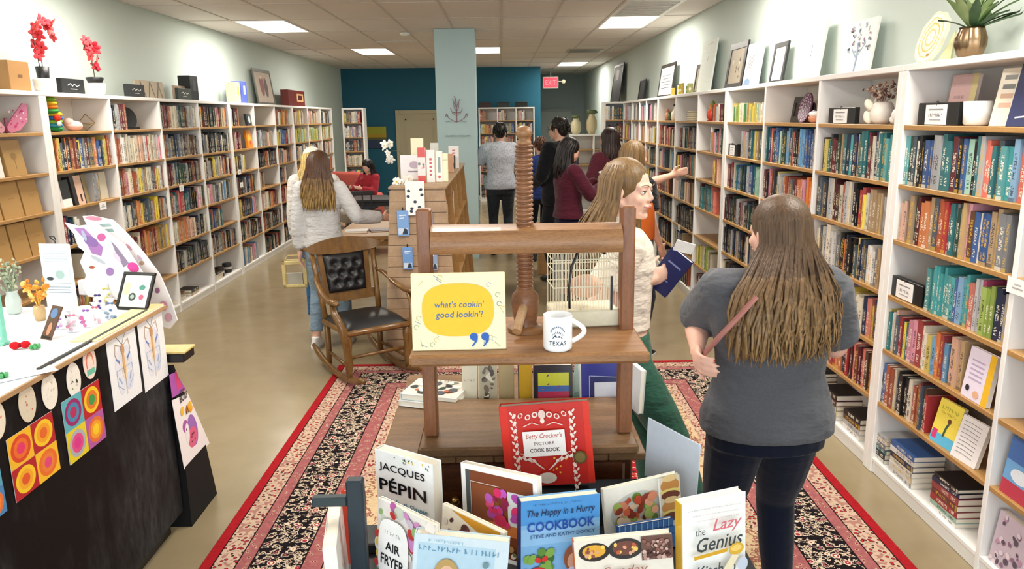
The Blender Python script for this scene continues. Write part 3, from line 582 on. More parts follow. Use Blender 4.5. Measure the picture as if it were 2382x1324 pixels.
def person(label, loc, rz, H=1.65, b=1., skin='d8a58c', voxel=.012, top='808080', sleeve='long', hem=.84, loose=1., pants='2c3850', kind='pants', shoes='ececec', legw=1., cuff=.1, skirt_z=.5,
           hl=None, hr=None, hint_l=(-.5, -.6, -.6), hint_r=(.5, -.6, -.6), yaw=0, pitch=0, lean=0, feet=((-.1, 0), (.1, 0)), knees=None, seat=None, hair=None, mat_top=None, mat_pants=None, face=False, curl=.35, palms=None, neckline=True, name='person', cutoff_sleeve=.55, arms=1., wl=None, wr=None, z0=0):
    s = H/1.70; root = thing(name, label, 'person', loc, rz); mat_top = mat_top or M_KNIT; mat_pants = mat_pants or M_KNIT
    hipz = (seat if seat else .90*s)
    sp = Matrix.Translation((0, 0, hipz)) @ Euler((-lean, 0, 0)).to_matrix().to_4x4() @ Matrix.Translation((0, 0, -.9*s))   # lean about the hips
    def T(x, y, z): return sp @ V((x*s, y*s, z*s))
    def tz(x, y, z): return T(x, y, z)
    sh = {-1: T(-.165*b**.5, -.01, 1.395), 1: T(.165*b**.5, -.01, 1.395)}; nb = T(0, -.015, 1.44); hc_ = T(0, .02, 1.585)
    HR = (Euler((-lean, 0, 0)).to_matrix() @ Euler((-pitch, 0, yaw)).to_matrix()) if not isinstance(yaw, tuple) else None
    HR = Euler((0, 0, yaw)).to_matrix() @ Euler((-pitch, 0, 0)).to_matrix()
    k = s*(1. if H > 1.5 else 1.05)
    def hd(x, y, z): return hc_+HR @ (V((x, y, z))*k)
    tgt = {-1: V(hl)*1 if hl else T(-.23*b**.5, .03, .78), 1: V(hr)*1 if hr else T(.23*b**.5, .03, .78)}
    Ri = Matrix.Rotation(-rz, 3, 'Z')
    for sd, ww in ((-1, wl), (1, wr)):
        if ww is not None: tgt[sd] = Ri @ (V(ww)-V(loc))
    hint = {-1: hint_l, 1: hint_r}; arm = {}
    for sd in (-1, 1):
        e, wv = ik(sh[sd], tgt[sd], .285*s*arms, .25*s*arms, hint[sd]); arm[sd] = (e, wv)
    hips = {-1: V((-.088*s*b**.5, 0, hipz+0)), 1: V((.088*s*b**.5, 0, hipz))}; leg = {}
    for i, sd in enumerate((-1, 1)):
        f = V((feet[i][0]*s, feet[i][1]*s, .085*s+(feet[i][2] if len(feet[i]) > 2 else 0))); kn, an = ik(hips[sd], f, .42*s, .42*s, (0, 1, .1)); leg[sd] = (kn, an, f)
    # ---- body: one continuous skin surface
    m = MB()
    m.ell(hd(0, -.014, .03), (.076*k, .094*k, .086*k), 20, 14, rot=HR); m.ell(hd(0, .028, -.032), (.06*k, .062*k, .083*k), 18, 12, rot=HR)
    m.ell(hd(0, .06, -.094), (.026*k, .026*k, .021*k), 12, 8, rot=HR)
    for sx in (-1, 1):
        m.cap(hd(sx*.052, -.005, -.052), hd(sx*.012, .062, -.093), .021*k, .018*k, 10); m.ell(hd(sx*.036, .062, -.03), (.025*k, .022*k, .024*k), 12, 8, rot=HR)
        m.ell(hd(sx*.078, -.004, -.008), (.011*k, .02*k, .031*k), 10, 8, rot=HR); m.cap(hd(sx*.012, .086, .024), hd(sx*.045, .068, .02), .009*k, .008*k, 8)
        m.ell(hd(sx*.01, .094, -.033), (.0075*k, .01*k, .0075*k), 8, 6, rot=HR)
    m.cap(hd(0, .084, .012), hd(0, .102, -.025), .007*k, .0092*k, 10); [m.ell(hd(sx*.03, .075, .0075), (.017*k, .0135*k, .007*k), 12, 8, rot=HR) for sx in (-1, 1)]; m.ell(hd(0, .07, -.098), (.018*k, .018*k, .016*k), 10, 8, rot=HR); m.cap(hd(-.014, .09, -.06), hd(.014, .09, -.06), .0105*k, .0105*k, 8)
    m.cap(hd(0, -.02, -.06), nb, .05*k, .056*s, 14)
    tb = [((0, 0, .82), .16, .105), ((0, 0, .92), .17, .118), ((0, 0, 1.0), .15, .105), ((0, 0, 1.08), .132, .095), ((0, 0, 1.18), .138, .1), ((0, 0, 1.28), .158, .112), ((0, 0, 1.37), .155, .095), ((0, -.01, 1.425), .1, .065)]
    def torso(mb, add=0., lo=.82, hi=1.43, lz=1., bz=b):
        rings = []; N = 22
        for (c, rx, ry) in tb:
            if lo-.001 <= c[2] <= hi: rings.append((c, rx*bz*lz+add, ry*bz*lz+add))
        if lo < rings[0][0][2]-.01:
            c0 = rings[0]; rings.insert(0, ((0, 0, lo), c0[1], c0[2]))
        base = [mb.P([sp @ (V((c[0]+rx*math.copysign(abs(math.cos(2*PI*i/N))**.85, math.cos(2*PI*i/N)), c[1]+ry*math.sin(2*PI*i/N), c[2]))*s) for i in range(N)]) for c, rx, ry in rings]
        for q in range(len(base)-1):
            for i in range(N):
                j = (i+1) % N; mb.F([base[q]+i, base[q]+j, base[q+1]+j, base[q+1]+i])
        mb.F(list(range(base[0], base[0]+N))[::-1]); mb.F(range(base[-1], base[-1]+N))
    torso(m); ab = b**.6
    for sd in (-1, 1):
        e, wv = arm[sd]; m.cap(nb-V((0, 0, .02*s)), sh[sd], .05*s, .052*s*ab, 12); m.cap(sh[sd], e, .05*s*ab, .039*s*ab, 12); m.cap(e, e.lerp(wv, .3), .039*s*ab, .041*s*ab, 12); m.cap(e.lerp(wv, .3), wv, .041*s*ab, .025*s, 12)
        pn = (palms or {}).get(sd, V((-sd, 0, 0)) if abs((wv-e).normalized().x) < .8 else V((0, 1, 0))); hand(m, wv, (wv-e), pn, s*1.0, curl, side=sd*(1 if True else 1))
        kn, an, f = leg[sd]; m.cap(hips[sd], kn, .082*s*b**.8, .055*s, 12); m.cap(kn, kn.lerp(an, .35), .053*s, .055*s, 12); m.cap(kn.lerp(an, .35), an, .055*s, .036*s, 12); m.cap(an, an+V((0, .1*s, -.045*s)), .035*s, .03*s, 10)
    sc = hx(skin); lipc = hx('b86a62'); lipp = hd(0, .1, -.062)
    blush = [hd(.04, .07, -.03), hd(-.04, .07, -.03), hd(0, .11, -.03)]
    def fsk(p):
        d = (p-lipp).length
        if face:
            q = HR.transposed() @ (p-hd(0, .098, -.0605)); 
            if abs(q.z) < .0095*k*(1-abs(q.x)/(.03*k)) and abs(q.x) < .024*k and q.y > -.02*k: return lipc
            t_ = max(0, 1-min((p-x).length for x in blush)/(.03*k))*.28
            return tuple(a*(1-t_)+c*t_ for a, c in zip(sc, hx('d9877a')))
        return sc
    solid(m, 'body', M_SKIN, skin, root, voxel, 3 if voxel > .006 else 4, fsk)
    if face:
        for sx in (-1, 1):
            e = MB('e6ddd8').ell(hd(sx*.03, .0775, -.001), (.0125*k, .0095*k, .0075*k), 14, 10, rot=HR)
            e.C('4a5a55').ell(hd(sx*.03+(.002 if sx > 0 else .002), .084, -.0005), (.006*k, .004*k, .006*k), 12, 8, rot=HR); e.C('151515').ell(hd(sx*.03+.002, .0866, -.0005), (.003*k, .002*k, .003*k), 8, 6, rot=HR)
            e.obj('eye', M_GLOSS, root, True)
            MB('3a2a22').tube([hd(sx*.018, .0865, .003), hd(sx*.03, .089, .006), hd(sx*.042, .08, .002)], [.0012*k, .0022*k, .001*k], 6).obj('eyelash', M_MATTE, root)
            MB('6f543f').tube([hd(sx*.014, .094, .023), hd(sx*.03, .093, .03), hd(sx*.05, .077, .024)], [.0025*k, .0032*k, .0015*k], 6, flat=.5).obj('eyebrow', M_HAIR, root)
    # ---- clothing
    vt = max(voxel, .007); m = MB(); torso(m, .014*loose, hem, 1.43, 1.+.03*loose)
    m.cap(nb+V((0, 0, .0)), nb-V((0, 0, .03*s)), .062*s, .07*s, 12)
    for sd in (-1, 1):
        e, wv = arm[sd]; a2 = .012*loose; m.cap(nb-V((0, 0, .03*s)), sh[sd], .055*s, .062*s*ab, 12)
        if sleeve == 'short': q = sh[sd].lerp(e, cutoff_sleeve*1.35); m.tube([sh[sd]+(sh[sd]-e).normalized()*.02, sh[sd], sh[sd].lerp(q, .5), q], [.045*s*ab, .06*s*ab+a2, .062*s*ab+a2, .06*s*ab+a2*1.3], 16)
        else:
            m.cap(sh[sd], e, .056*s*ab+a2, .047*s*ab+a2, 14); m.tube([e, e.lerp(wv, .5), e.lerp(wv, .88), e.lerp(wv, .9), e.lerp(wv, .98)], [.046*s*ab+a2, .044*s*ab+a2, .036*s+a2, .031*s+a2*.4, .031*s+a2*.3], 14)
            m.cap(e, e.lerp(wv, .1), .047*s*ab+a2, .046*s*ab+a2, 12)
    solid(m, 'shirt', mat_top, top, root, vt, 3)
    m = MB()
    if kind == 'skirt':
        R = []
        for z, rx, ry in ((skirt_z, .19, .17), (.7, .185, .15), (.86, .178*b, .128*b), (.94, .172*b, .122*b), (1.03, .15*b, .11*b)): R.append((V((0, 0, z*s)) if z < .85 else T(0, 0, z), rx*s, ry*s))
        m.loft(R, 20)
    else:
        torso(m, .009, .8 if not seat else .84, 1.02)
        for sd in (-1, 1):
            kn, an, f = leg[sd]; an2 = kn.lerp(an, 1-cuff); m.cap(hips[sd], hips[sd].lerp(kn, .4), .092*s*b*legw**.3, .083*s*b**.7*legw**.6, 16); m.tube([hips[sd].lerp(kn, .3), hips[sd].lerp(kn, .7), kn, kn.lerp(an2, .45), kn.lerp(an2, .8), an2], [.086*s*b**.8*legw**.6, .075*s*b**.6*legw, .064*s*legw*b**.4, .06*s*legw*b**.3, .053*s*legw, .05*s*legw], 16)
            m.cap(kn-V((0, 0, .001)), kn, .064*s*legw, .064*s*legw, 12)
    solid(m, 'skirt' if kind == 'skirt' else 'trousers', mat_pants, pants, root, vt, 3)
    for sd in (-1, 1):
        kn, an, f = leg[sd]; fz = an.z-.085*s; m = MB(shoes); o = V((an.x, an.y, fz)); tw = sd*.12; Rz = Euler((0, 0, -tw)).to_matrix()
        def q(x, y, z): return o+Rz @ V((x*s, y*s, z*s))
        m.loft([(q(0, .045, .003), .04*s, .115*s), (q(0, .05, .012), .046*s, .135*s), (q(0, .05, .03), .045*s, .132*s), (q(0, .035, .05), .04*s, .11*s), (q(0, 0, .075), .036*s, .065*s), (q(0, -.02, .1), .036*s, .045*s), (q(0, -.02, .105), .03*s, .038*s)], 20)
        sh_ = m.obj('shoe', M_LEATHER, root, 60)
        if vt < .012: MB('dcdcdc').loft([(q(0, .05, .0), .047*s, .136*s), (q(0, .05, .022), .048*s, .138*s), (q(0, .05, .024), .04*s, .12*s)], 20).obj('sole', M_MATTE, sh_, 60)
    # ---- hair
    if hair:
        rh = random.Random(hair.get('seed', 3)); cr, ct = hx(hair['root']), hx(hair.get('tip', hair['root'])); L = hair.get('len', .3)*k; wd = hair.get('width', .1)*k; st = hair.get('style', 'long'); z0 = hc_.z+.09*k
        def mixc(f, j): f = max(0, min(1, f)); return (*[min(1, (a*(1-f)+c*f)*j) for a, c in zip(cr, ct)], 1.)
        if st == 'cap':
            m = MB(); m.ell(hd(0, -.02, .05), (.09*k, .105*k, .088*k), 22, 14, rot=HR); m.ell(hd(0, -.05, -.02), (.085*k, .075*k, .09*k), 16, 12, rot=HR); solid(m, 'knit_cap', M_KNIT, hair['cap'], root, .01, 2)
        m = MB(); off = hair.get('vol', 1.)
        m.ell(hd(0, -.026, .036), (.085*k*off, .097*k*off, .09*k*off), 22, 14, rot=HR)
        if st != 'short': m.ell(hd(0, -.062, -.03), (.078*k, .056*k, .095*k), 16, 12, rot=HR)
        else: m.ell(hd(0, -.06, -.02), (.07*k, .045*k, .06*k), 14, 10, rot=HR)
        if st != 'cap':
            me = remesh(m, max(voxel*.9, .006), 2); paint(me, lambda p: mixc(0, 1.)); me.materials.append(M_HAIR); me.shade_smooth(); link('scalp_hair', me, root)
        n = hair.get('n', 90); m = MB(); span = hair.get('span', 2.2)
        for i in range(n):
            a = -PI/2+rh.uniform(-span, span); ca_, sa = math.cos(a), math.sin(a); jit = rh.uniform(.8, 1.18); pts = []; rs = []; cols = []
            if st == 'short':
                z_ = rh.uniform(-.03, .09); rr = math.sqrt(max(.05, 1-(z_/.1)**2)); p0 = V((ca_*.082*rr, -.026+sa*.095*rr, .036+z_)); d0 = V((ca_*.01, sa*.012, -.035))
                for t_ in (0, .5, 1.): pts.append(hd(*(p0+d0*t_+V((0, 0, -.01*t_*t_))))); rs.append((.008 if t_ < 1 else .002)*k); cols.append(mixc(t_*.4, jit))
            else:
                lift = rh.uniform(.97, 1.07); px_ = rh.uniform(-.02, .02) if st != 'cap' else ca_*.07
                pts += [hd(px_*.6, rh.uniform(-.05, .02) if st != 'cap' else -.05, .118 if st != 'cap' else .0), hd(ca_*.06*lift, -.026+sa*.07*lift, .1), hd(ca_*.087*lift, -.03+sa*.096*lift, .04), hd(ca_*.09*lift, -.035+sa*.092*lift, -.03)]
                ln = L*rh.uniform(.72, 1.04); ph = rh.uniform(0, 6); cx0 = pts[-1]; side_ = (HR @ V((ca_, 0, 0))); fw = rh.uniform(.6, 1.3)
                for t_ in (.15, .35, .55, .75, .9, 1.):
                    g = min(1, t_*1.6); 
                    p = V((cx0.x, cx0.y, cx0.z-ln*t_)); p += side_*(wd-.08*k)*g*fw; back = V((0, -1, 0)); p += back*(hair.get('back', .02)*k*g)*rh.uniform(.7, 1.3)*max(.1, (.5-.6*sa))*1.3
                    p += V((math.sin(ph+t_*5), math.cos(ph*1.3+t_*4), 0))*hair.get('wave', .008)*k*t_; pts.append(p)
                r0 = hair.get('r', .013)*k*rh.uniform(.7, 1.2); rs = [r0*q for q in (.5, .9, 1, 1, 1.05, 1.05, 1., .85, .5, .12)]
                cols = [mixc((q-.25)*1.5 if q > 0 else 0, jit) for q in (0, 0, 0, .1, .25, .45, .6, .8, .95, 1)]
            m.tube(pts, rs, 6, True, cols=cols, flat=.45 if st != 'short' else 1)
        m.obj('hair', M_HAIR, root, True)
    return root, dict(arm=arm, sh=sh, nb=nb, hc=hc_, hd=hd, HR=HR, T=T, s=s, k=k, leg=leg)
def W(root, p): return root.matrix_world @ V(p)
bpy.context.view_layer.update()
def place(px, py, Y, **k): p = at(px, py, Y=Y); return p
# foreground shopper seen from behind
x0 = at(1794, 800, Y=2.42).x
P1, i1 = person('woman in a grey t-shirt and navy leggings seen from behind, long ombre hair', (x0, 2.42, .011), .06, H=1.57, b=1.3, skin='e0b09c', voxel=.0065, top='55565b', sleeve='short', hem=.86, loose=1.25, pants='0d1526', legw=1.05, cuff=0., shoes='2a2a2c',
    wl=at(1622, 815, Y=2.38), hr=(.25, .3, 1.04), hint_l=(-.25, .6, -1), hint_r=(.35, -.8, -.8), yaw=.42, pitch=.1, cutoff_sleeve=.62, feet=((-.13, 0), (.12, .06)), mat_top=M_JERSEY, curl=.9,
    mat_pants=M_SMOOTH, hair=dict(root='54402f', tip='92724a', len=.39, width=.2, n=850, span=1.75, r=.0078, back=.06, wave=.012, seed=5, vol=1.1))
bpy.context.view_layer.update(); m = MB('8a5450'); P1i = P1.matrix_world.inverted(); pts = [P1i @ at(1760, 690, Y=2.225), P1i @ at(1720, 735, Y=2.225), P1i @ at(1680, 777, Y=2.24), P1i @ at(1645, 815, Y=2.285), P1i @ at(1622, 842, Y=2.38)]
m.tube(pts, .021, 10, flat=.16); m.obj('bag_strap', M_LEATHER, P1, 40)
# young woman in profile carrying a book
x0 = at(1450, 700, Y=3.0).x
P2, i2 = person('young woman in a cream t-shirt and green trousers looking right, long light brown hair', (x0-.0, 3.02, .011), -1.5, H=1.665, b=.95, skin='e6bba6', voxel=.0052, top='e3d6c6', sleeve='short', hem=1.02, loose=1.3, pants='33604f', legw=1.15, cuff=.03, shoes='e2ded6',
    hl=(-.2, .0, .78), wr=at(1508, 652, Y=2.93), hint_l=(-.4, -1, -.5), hint_r=(.2, -.9, -.5), yaw=-.72, pitch=.05, feet=((-.1, .2), (.1, .36)), face=True, curl=1.1, palms={1: V((-.6, .3, .2))}, cutoff_sleeve=.5,
    hair=dict(root='725838', tip='957a54', len=.4, width=.14, n=620, span=1.95, r=.0082, back=.07, wave=.01, seed=8, vol=1.05, swept=.05))
# girl with ombre hair reaching right
x0 = at(722, 500, Y=5.85).x
P3, i3 = person('girl in a pale grey sweatshirt with long ombre hair, reaching towards the slatted display', (x0+.02, 6.14, 0), -.05, H=1.6, b=.93, skin='dcae98', voxel=.01, top='c9c8c8', hem=.9, loose=1.5, pants='8097aa', mat_pants=M_DENIM, legw=1.12, cuff=.14, shoes='f2f2f2',
    hl=(-.2, -.02, .78), hr=(.46, .14, 1.06), hint_r=(.3, -.4, -1), yaw=-.1, pitch=.25, feet=((-.11, -.05), (.13, .08)), curl=.4,
    hair=dict(root='4d3220', tip='a18350', len=.36, width=.125, n=420, span=1.9, r=.01, back=.035, seed=11, vol=1.06, wave=.014))
x0 = at(700, 500, Y=6.4).x
P4, i4 = person('person in a cream knit cap and off-white sweatshirt standing behind the girl', (x0+.03, 6.8, 0), .1, H=1.6, b=.95, skin='dcb09c', voxel=.012, top='d6d3cf', hem=.86, loose=2.2, pants='2f5f8a', mat_pants=M_DENIM, legw=1.1, cuff=.08, shoes='ecebe8',
    hl=(-.2, .05, .8), hr=(.24, .2, .95), pitch=.2, feet=((-.08, -.06), (.12, .05)), hair=dict(style='cap', cap='e2ddcb', root='c9ac6a', tip='dcc489', len=.2, width=.11, n=90, span=1.7, r=.014, seed=4))
# man browsing at the back
x0 = at(1164, 400, Y=10.4).x
P5, i5 = person('man in a pale patterned shirt and dark jeans browsing the shelf behind the column', (x0, 10.4, 0), .05, H=1.78, b=1.08, skin='b98a72', voxel=.014, top='a9adb6', sleeve='short', hem=.86, loose=1.6, pants='2c3138', mat_pants=M_DENIM, shoes='1c1a18', cutoff_sleeve=.62, mat_top=M_PLAID,
    hl=(-.22, .32, 1.32), hr=(.2, .38, 1.2), hair=dict(style='short', root='17130f', n=160, span=3.14, seed=2))
x0 = at(1257, 400, Y=9.9).x
person('boy in a blue shirt standing beside the man in black', (x0, 9.9, 0), .3, H=1.6, b=.82, skin='c79a82', voxel=.014, top='2a3c78', sleeve='long', hem=.86, pants='161a26', shoes='222222', hair=dict(style='short', root='4a2c1c', n=110, span=3.14, seed=6))
x0 = at(1302, 400, Y=8.6).x
P7, i7 = person('tall man in a black jacket with glasses, seen from behind', (x0, 8.6, 0), .75, H=1.84, b=1.12, skin='c79b86', voxel=.014, top='0e0f14', hem=.82, loose=1.8, pants='12141c', shoes='161616', hl=(-.2, .25, 1.1), hr=(.2, .2, 1.0), yaw=.3, hair=dict(style='short', root='1d1712', n=140, span=3.14, seed=9))
for sx in (-1, 1):
    MB('1b1b1b').tube([i7['hd'](sx*.03+.022*math.cos(a), .105, .02*math.sin(a)) for a in [2*PI*q/12 for q in range(13)]], .002, 5).obj('glasses_rim', M_GLOSS, P7)
    MB('1b1b1b').tube([i7['hd'](sx*.052, .104, 0), i7['hd'](sx*.082, .05, 0), i7['hd'](sx*.084, -.02, -.005)], .002, 5).obj('glasses_temple', M_GLOSS, P7)
x0 = at(1322, 450, Y=7.4).x
P8, i8 = person('woman in burgundy sweater and navy skirt, long dark hair, looking at her hands', (x0, 7.4, 0), -1.25, H=1.64, b=1.02, skin='d4a48e', voxel=.012, top='4a1626', hem=.92, loose=1.6, kind='skirt', pants='10142e', skirt_z=.35, shoes='17171a',
    hl=(-.08, .36, 1.22), hr=(.12, .34, 1.2), hint_l=(-.5, -.2, -1), hint_r=(.5, -.2, -1), pitch=.4, curl=1.1, palms={-1: V((0, 0, 1)), 1: V((0, 0, 1))}, hair=dict(root='160f10', tip='1f1414', len=.3, width=.1, n=120, span=2.0, r=.015, seed=12, vol=1.08))
x0 = at(1417, 400, Y=8.3).x
person('woman in a dark red top with dark wavy hair, facing the low white shelves', (x0, 8.3, 0), .6, H=1.72, b=1.0, skin='cfa08a', voxel=.014, top='53202c', hem=.86, loose=1.6, pants='1b1c26', shoes='17171a', hl=(-.25, .2, 1.15), yaw=.1, hair=dict(root='2a1a17', tip='3a231c', len=.24, width=.1, n=110, span=2.0, r=.015, seed=14, vol=1.08))
# person reaching for the right shelves, mostly behind the young woman
x0 = at(1480, 450, Y=5.6).x
P10, i10 = person('blonde person in a black top reaching up to the right shelves behind the young woman', (x0, 5.75, 0), -1.0, H=1.66, b=.95, skin='d9ab95', voxel=.011, top='15161c', sleeve='short', hem=.88, loose=1.4, pants='22262e', shoes='1b1b1b', hl=(-.1, .5, 1.38), hr=(.2, .1, .9), hint_l=(-.2, -.3, -1), curl=.25,
    hair=dict(root='7a5f3c', tip='8f7448', len=.22, width=.095, n=110, span=2.0, r=.014, seed=16, vol=1.05))
# seated girl at the far left table
p = at(858, 420, Y=12.4)
P12, i12 = person('dark-haired girl in a red jacket sitting near the teal wall', (p.x, 12.4, 0), 2.6, H=1.5, b=.95, skin='d8aa96', voxel=.014, top='9c2733', hem=.92, loose=1.6, pants='2b3444', shoes='2a2426', seat=.5, feet=((-.1, .42), (.1, .4)), hl=(-.1, .3, .78), hr=(.12, .3, .78), pitch=.45, hair=dict(root='1b1314', tip='241718', len=.26, width=.1, n=100, span=2.2, r=.015, seed=17, vol=1.05))
# ------------------------------------------------------------------ flat art helper: layers of print on a local x-z plane facing -y
class Art:
    def __init__(s, y=-.0006, M=None): s.mb = MB(); s.mb.M = M; s.y = y; s.dy = .00012
    def nx(s): s.y -= s.dy; return s.y
    def rect(s, x0, z0, x1, z1, col): y = s.nx(); s.mb.poly([(x0, y, z0), (x1, y, z0), (x1, y, z1), (x0, y, z1)], col); return s
    def ell(s, cx, cz, rx, rz, col, n=20, a=0, p=1.):
        y = s.nx(); pts = []
        for i in range(n):
            t = 2*PI*i/n; c, q = math.cos(t), math.sin(t); u, v = rx*math.copysign(abs(c)**p, c), rz*math.copysign(abs(q)**p, q)
            pts.append((cx+u*math.cos(a)-v*math.sin(a), y, cz+u*math.sin(a)+v*math.cos(a)))
        s.mb.poly(pts, col); return s
    def poly(s, pts, col): y = s.nx(); s.mb.poly([(a, y, b) for a, b in pts], col); return s
    def line(s, pts, w, col):
        y = s.nx(); s.mb.C(col)
        for (a, b), (c, d) in zip(pts, pts[1:]):
            L = math.hypot(c-a, d-b) or 1; nx_, nz = -(d-b)/L*w/2, (c-a)/L*w/2; s.mb.poly([(a-nx_, y, b-nz), (c-nx_, y, d-nz), (c+nx_, y, d+nz), (a+nx_, y, b+nz)])
        return s
    def text(s, t, cx, cz, w=None, h=None, col='202020', **k): text_mb(s.mb, t, w=w, h=h, c=(cx, s.nx(), cz), col=col, depth=0, **k); return s
    def dots(s, n, x0, z0, x1, z1, r, cols, seed=1, e=1.):
        g = random.Random(seed)
        for _ in range(n): q = g.uniform(*r); s.ell(g.uniform(x0, x1), g.uniform(z0, z1), q, q*g.uniform(.6, 1)*e, g.choice(cols), 9, g.uniform(0, 3))
        return s
    def scr(s, cx, cz, w, h, col, seed=1):   # print too small to read: a row of letter-like strokes
        g = random.Random(seed); x = cx-w/2
        while x < cx+w/2-h*.3:
            q = h*g.uniform(.35, .8); k = g.randint(0, 3)
            if k < 3: s.line([(x+h*.1, cz-h/2), (x+h*.1, cz+h/2)], h*.16, col)
            if k != 1: s.line([(x, cz+h*g.choice([-.42, 0, .42])), (x+q, cz+h*g.choice([-.42, 0, .42]))], h*.15, col)
            x += q+h*.3+(h*.5 if g.random() < .15 else 0)
        return s
    def obj(s, name, parent, mat=None, label=None): s.mb.M = None; return s.mb.obj(name, mat or M_PAPER, parent, label=label)
# ------------------------------------------------------------------ rug
def m_rug():
    t = NT('persian_rug_pile'); tc = t.n('ShaderNodeTexCoord'); sp = t.n('ShaderNodeSeparateXYZ', i0=tc.outputs['Object']); x, y = sp.outputs[0], sp.outputs[1]
    HXX, HYY = 1.5, 2.05
    dx = t.math('SUBTRACT', HXX, t.math('ABSOLUTE', x)); dy = t.math('SUBTRACT', HYY, t.math('ABSOLUTE', y)); d = t.math('MINIMUM', dx, dy)
    def vor(scale, feat='F1', vec=None):
        v = t.n('ShaderNodeTexVoronoi', feature=feat); t.l(vec or tc.outputs['Object'], v.inputs['Vector']); v.inputs['Scale'].default_value = scale; return v
    mir = t.n('ShaderNodeCombineXYZ', i0=t.math('ABSOLUTE', x), i1=t.math('ABSOLUTE', y), i2=0.).outputs[0]
    v1 = vor(40., vec=mir); v2 = vor(15., 'F1', mir); n1 = t.noise(mir, 26, 3, .6); n2 = t.noise(mir, 9, 4, .65); v3 = vor(48., vec=mir)
    small = t.ramp(v1.outputs['Distance'], [(0, hx('b02a34')), (.22, hx('3b2226')), (.34, hx('bda48f')), (.7, hx('a3766b'))], 'CONSTANT')       # narrow cream guard band
    flor = t.ramp(n1.outputs[0], [(0, hx('191318')), (.45, hx('191318')), (.5, hx('c9b7a0')), (.56, hx('1b1418')), (.63, hx('b0606a')), (.68, hx('c4b8a6'))], 'CONSTANT')  # dark floral main border
    petals = t.ramp(v2.outputs['Distance'], [(0, hx('e5d6bf')), (.1, hx('9c3040')), (.2, hx('dcc5ae')), (.27, hx('1a1317'))], 'CONSTANT')
    flor = t.mix(t.math('LESS_THAN', v2.outputs['Distance'], .27), flor, petals)
    pinkb = t.ramp(v1.outputs['Distance'], [(0, hx('7a2230')), (.2, hx('baa993')), (.3, hx('9c5f5c')), (.6, hx('96585a'))], 'CONSTANT')
    beige = t.ramp(n2.outputs[0], [(0, hx('c2ab88')), (.5, hx('8d5b4e')), (.54, hx('c4ae8a')), (.62, hx('3b2a2a')), (.66, hx('b8a07c'))], 'CONSTANT')
    field = t.ramp(n2.outputs[0], [(0, hx('9d1c26')), (.42, hx('9d1c26')), (.46, hx('d8b9a0')), (.49, hx('a11f28')), (.56, hx('8e1922')), (.6, hx('2a2030')), (.64, hx('c98f80')), (.68, hx('a4202a'))], 'CONSTANT')
    edge = hx('9a1b22'); line = hx('20141a')
    def at_(c, lo, val): return t.mix(t.math('GREATER_THAN', d, lo), c, val)
    c = t.mix(0., edge, edge)
    c = at_(c, .05, line); c = at_(c, .056, small); c = at_(c, .15, line); c = at_(c, .156, pinkb); c = at_(c, .21, line); c = at_(c, .217, flor); c = at_(c, .43, line); c = at_(c, .437, pinkb); c = at_(c, .52, line); c = at_(c, .526, small); c = at_(c, .58, beige); c = at_(c, .72, line); c = at_(c, .73, field)
    f = t.n('ShaderNodeMapRange', i0=v3.outputs['Distance'], i1=0., i2=.6, i3=.85, i4=1.1).outputs[0]
    c = t.mix(1., c, t.n('ShaderNodeCombineColor', i0=f, i1=f, i2=f).outputs[0], 'MULTIPLY')
    t.bump(t.noise(tc.outputs['Object'], 300, 2).outputs[0], .4, .004); t.b.inputs['Specular IOR Level'].default_value = .1; return t.set(Base_Color=c, Roughness=1.)
t = thing('persian_rug', 'large red and black patterned oriental rug on the concrete floor', 'rug', (.2, 3.53, 0), rz=-.012)
MB('8c1a20').bbox((-1.5, -2.05, .0005), (1.5, 2.05, .0105), .004).obj('rug_pile', m_rug(), t)
# ------------------------------------------------------------------ display table under the book press
t = thing('display_table', 'dark wooden table with drawers carrying the antique book press', 'table', (.02, 2.33, .0108))
for k in range(7): MB().bbox((-.385+.11*k, -.3, .867), (-.385+.11*k+.1085, .42, .889), .003).obj('plank', M_TABLE, t)
MB().bbox((-.35, -.27, .12), (.35, .39, .866), .006).obj('cabinet', M_DRAWER, t)
for k in range(2):
    dr = MB().bbox((-.33+.335*k, -.29, .64), (-.33+.335*k+.32, -.271, .86), .008).obj('drawer', M_DRAWER, t); MB('b08a4a').ell((-.33+.335*k+.16, -.3, .75), (.014, .014, .014)).obj('knob', M_METAL, dr, True)
for sx in (-1, 1):
    for y in (-.25, .37): MB().lathe([(.02, 0), (.03, .02), (.022, .06), (.03, .12)], 14, (sx*.32, y, 0)).obj('leg', M_DRAWER, t, True)
# antique press
t = thing('antique_press', 'antique wooden book press with a tall ridged screw between two posts', 'book press', (.065, 2.12, .90))
MB().bbox((-.315, -.1, 0), (.315, .29, .03), .006).obj('base_board', M_TABLE, t)
for sx in (-1, 1): MB().bbox((sx*.286-.02, -.022, .03), (sx*.286+.02, .028, .705), .005).obj('post', M_PRESSZ, t)
mb = MB(); mb.bbox((-.315, -.235, .318), (.315, .15, .35), .008); mb.obj('board', M_PRESSX, t)
mb = MB()
prof = [(-.266, 0), (.266, 0)]
def beam_ring(x): return [(x, -.05, .582), (x, -.056, .598), (x, -.056, .618), (x, -.04, .645), (x, -.012, .655), (x, .03, .655), (x, .05, .64), (x, .05, .585), (x, .03, .58)]
a_ = mb.P(beam_ring(-.266)); b_ = mb.P(beam_ring(.266)); n_ = 9
mb.F([a_+i for i in range(n_)]); mb.F([b_+i for i in range(n_)][::-1]); [mb.F([a_+i, b_+i, b_+(i+1) % n_, a_+(i+1) % n_]) for i in range(n_)]
mb.obj('beam', M_PRESSX, t, 35)
pr_ = [(.018, .465)]; z = .47
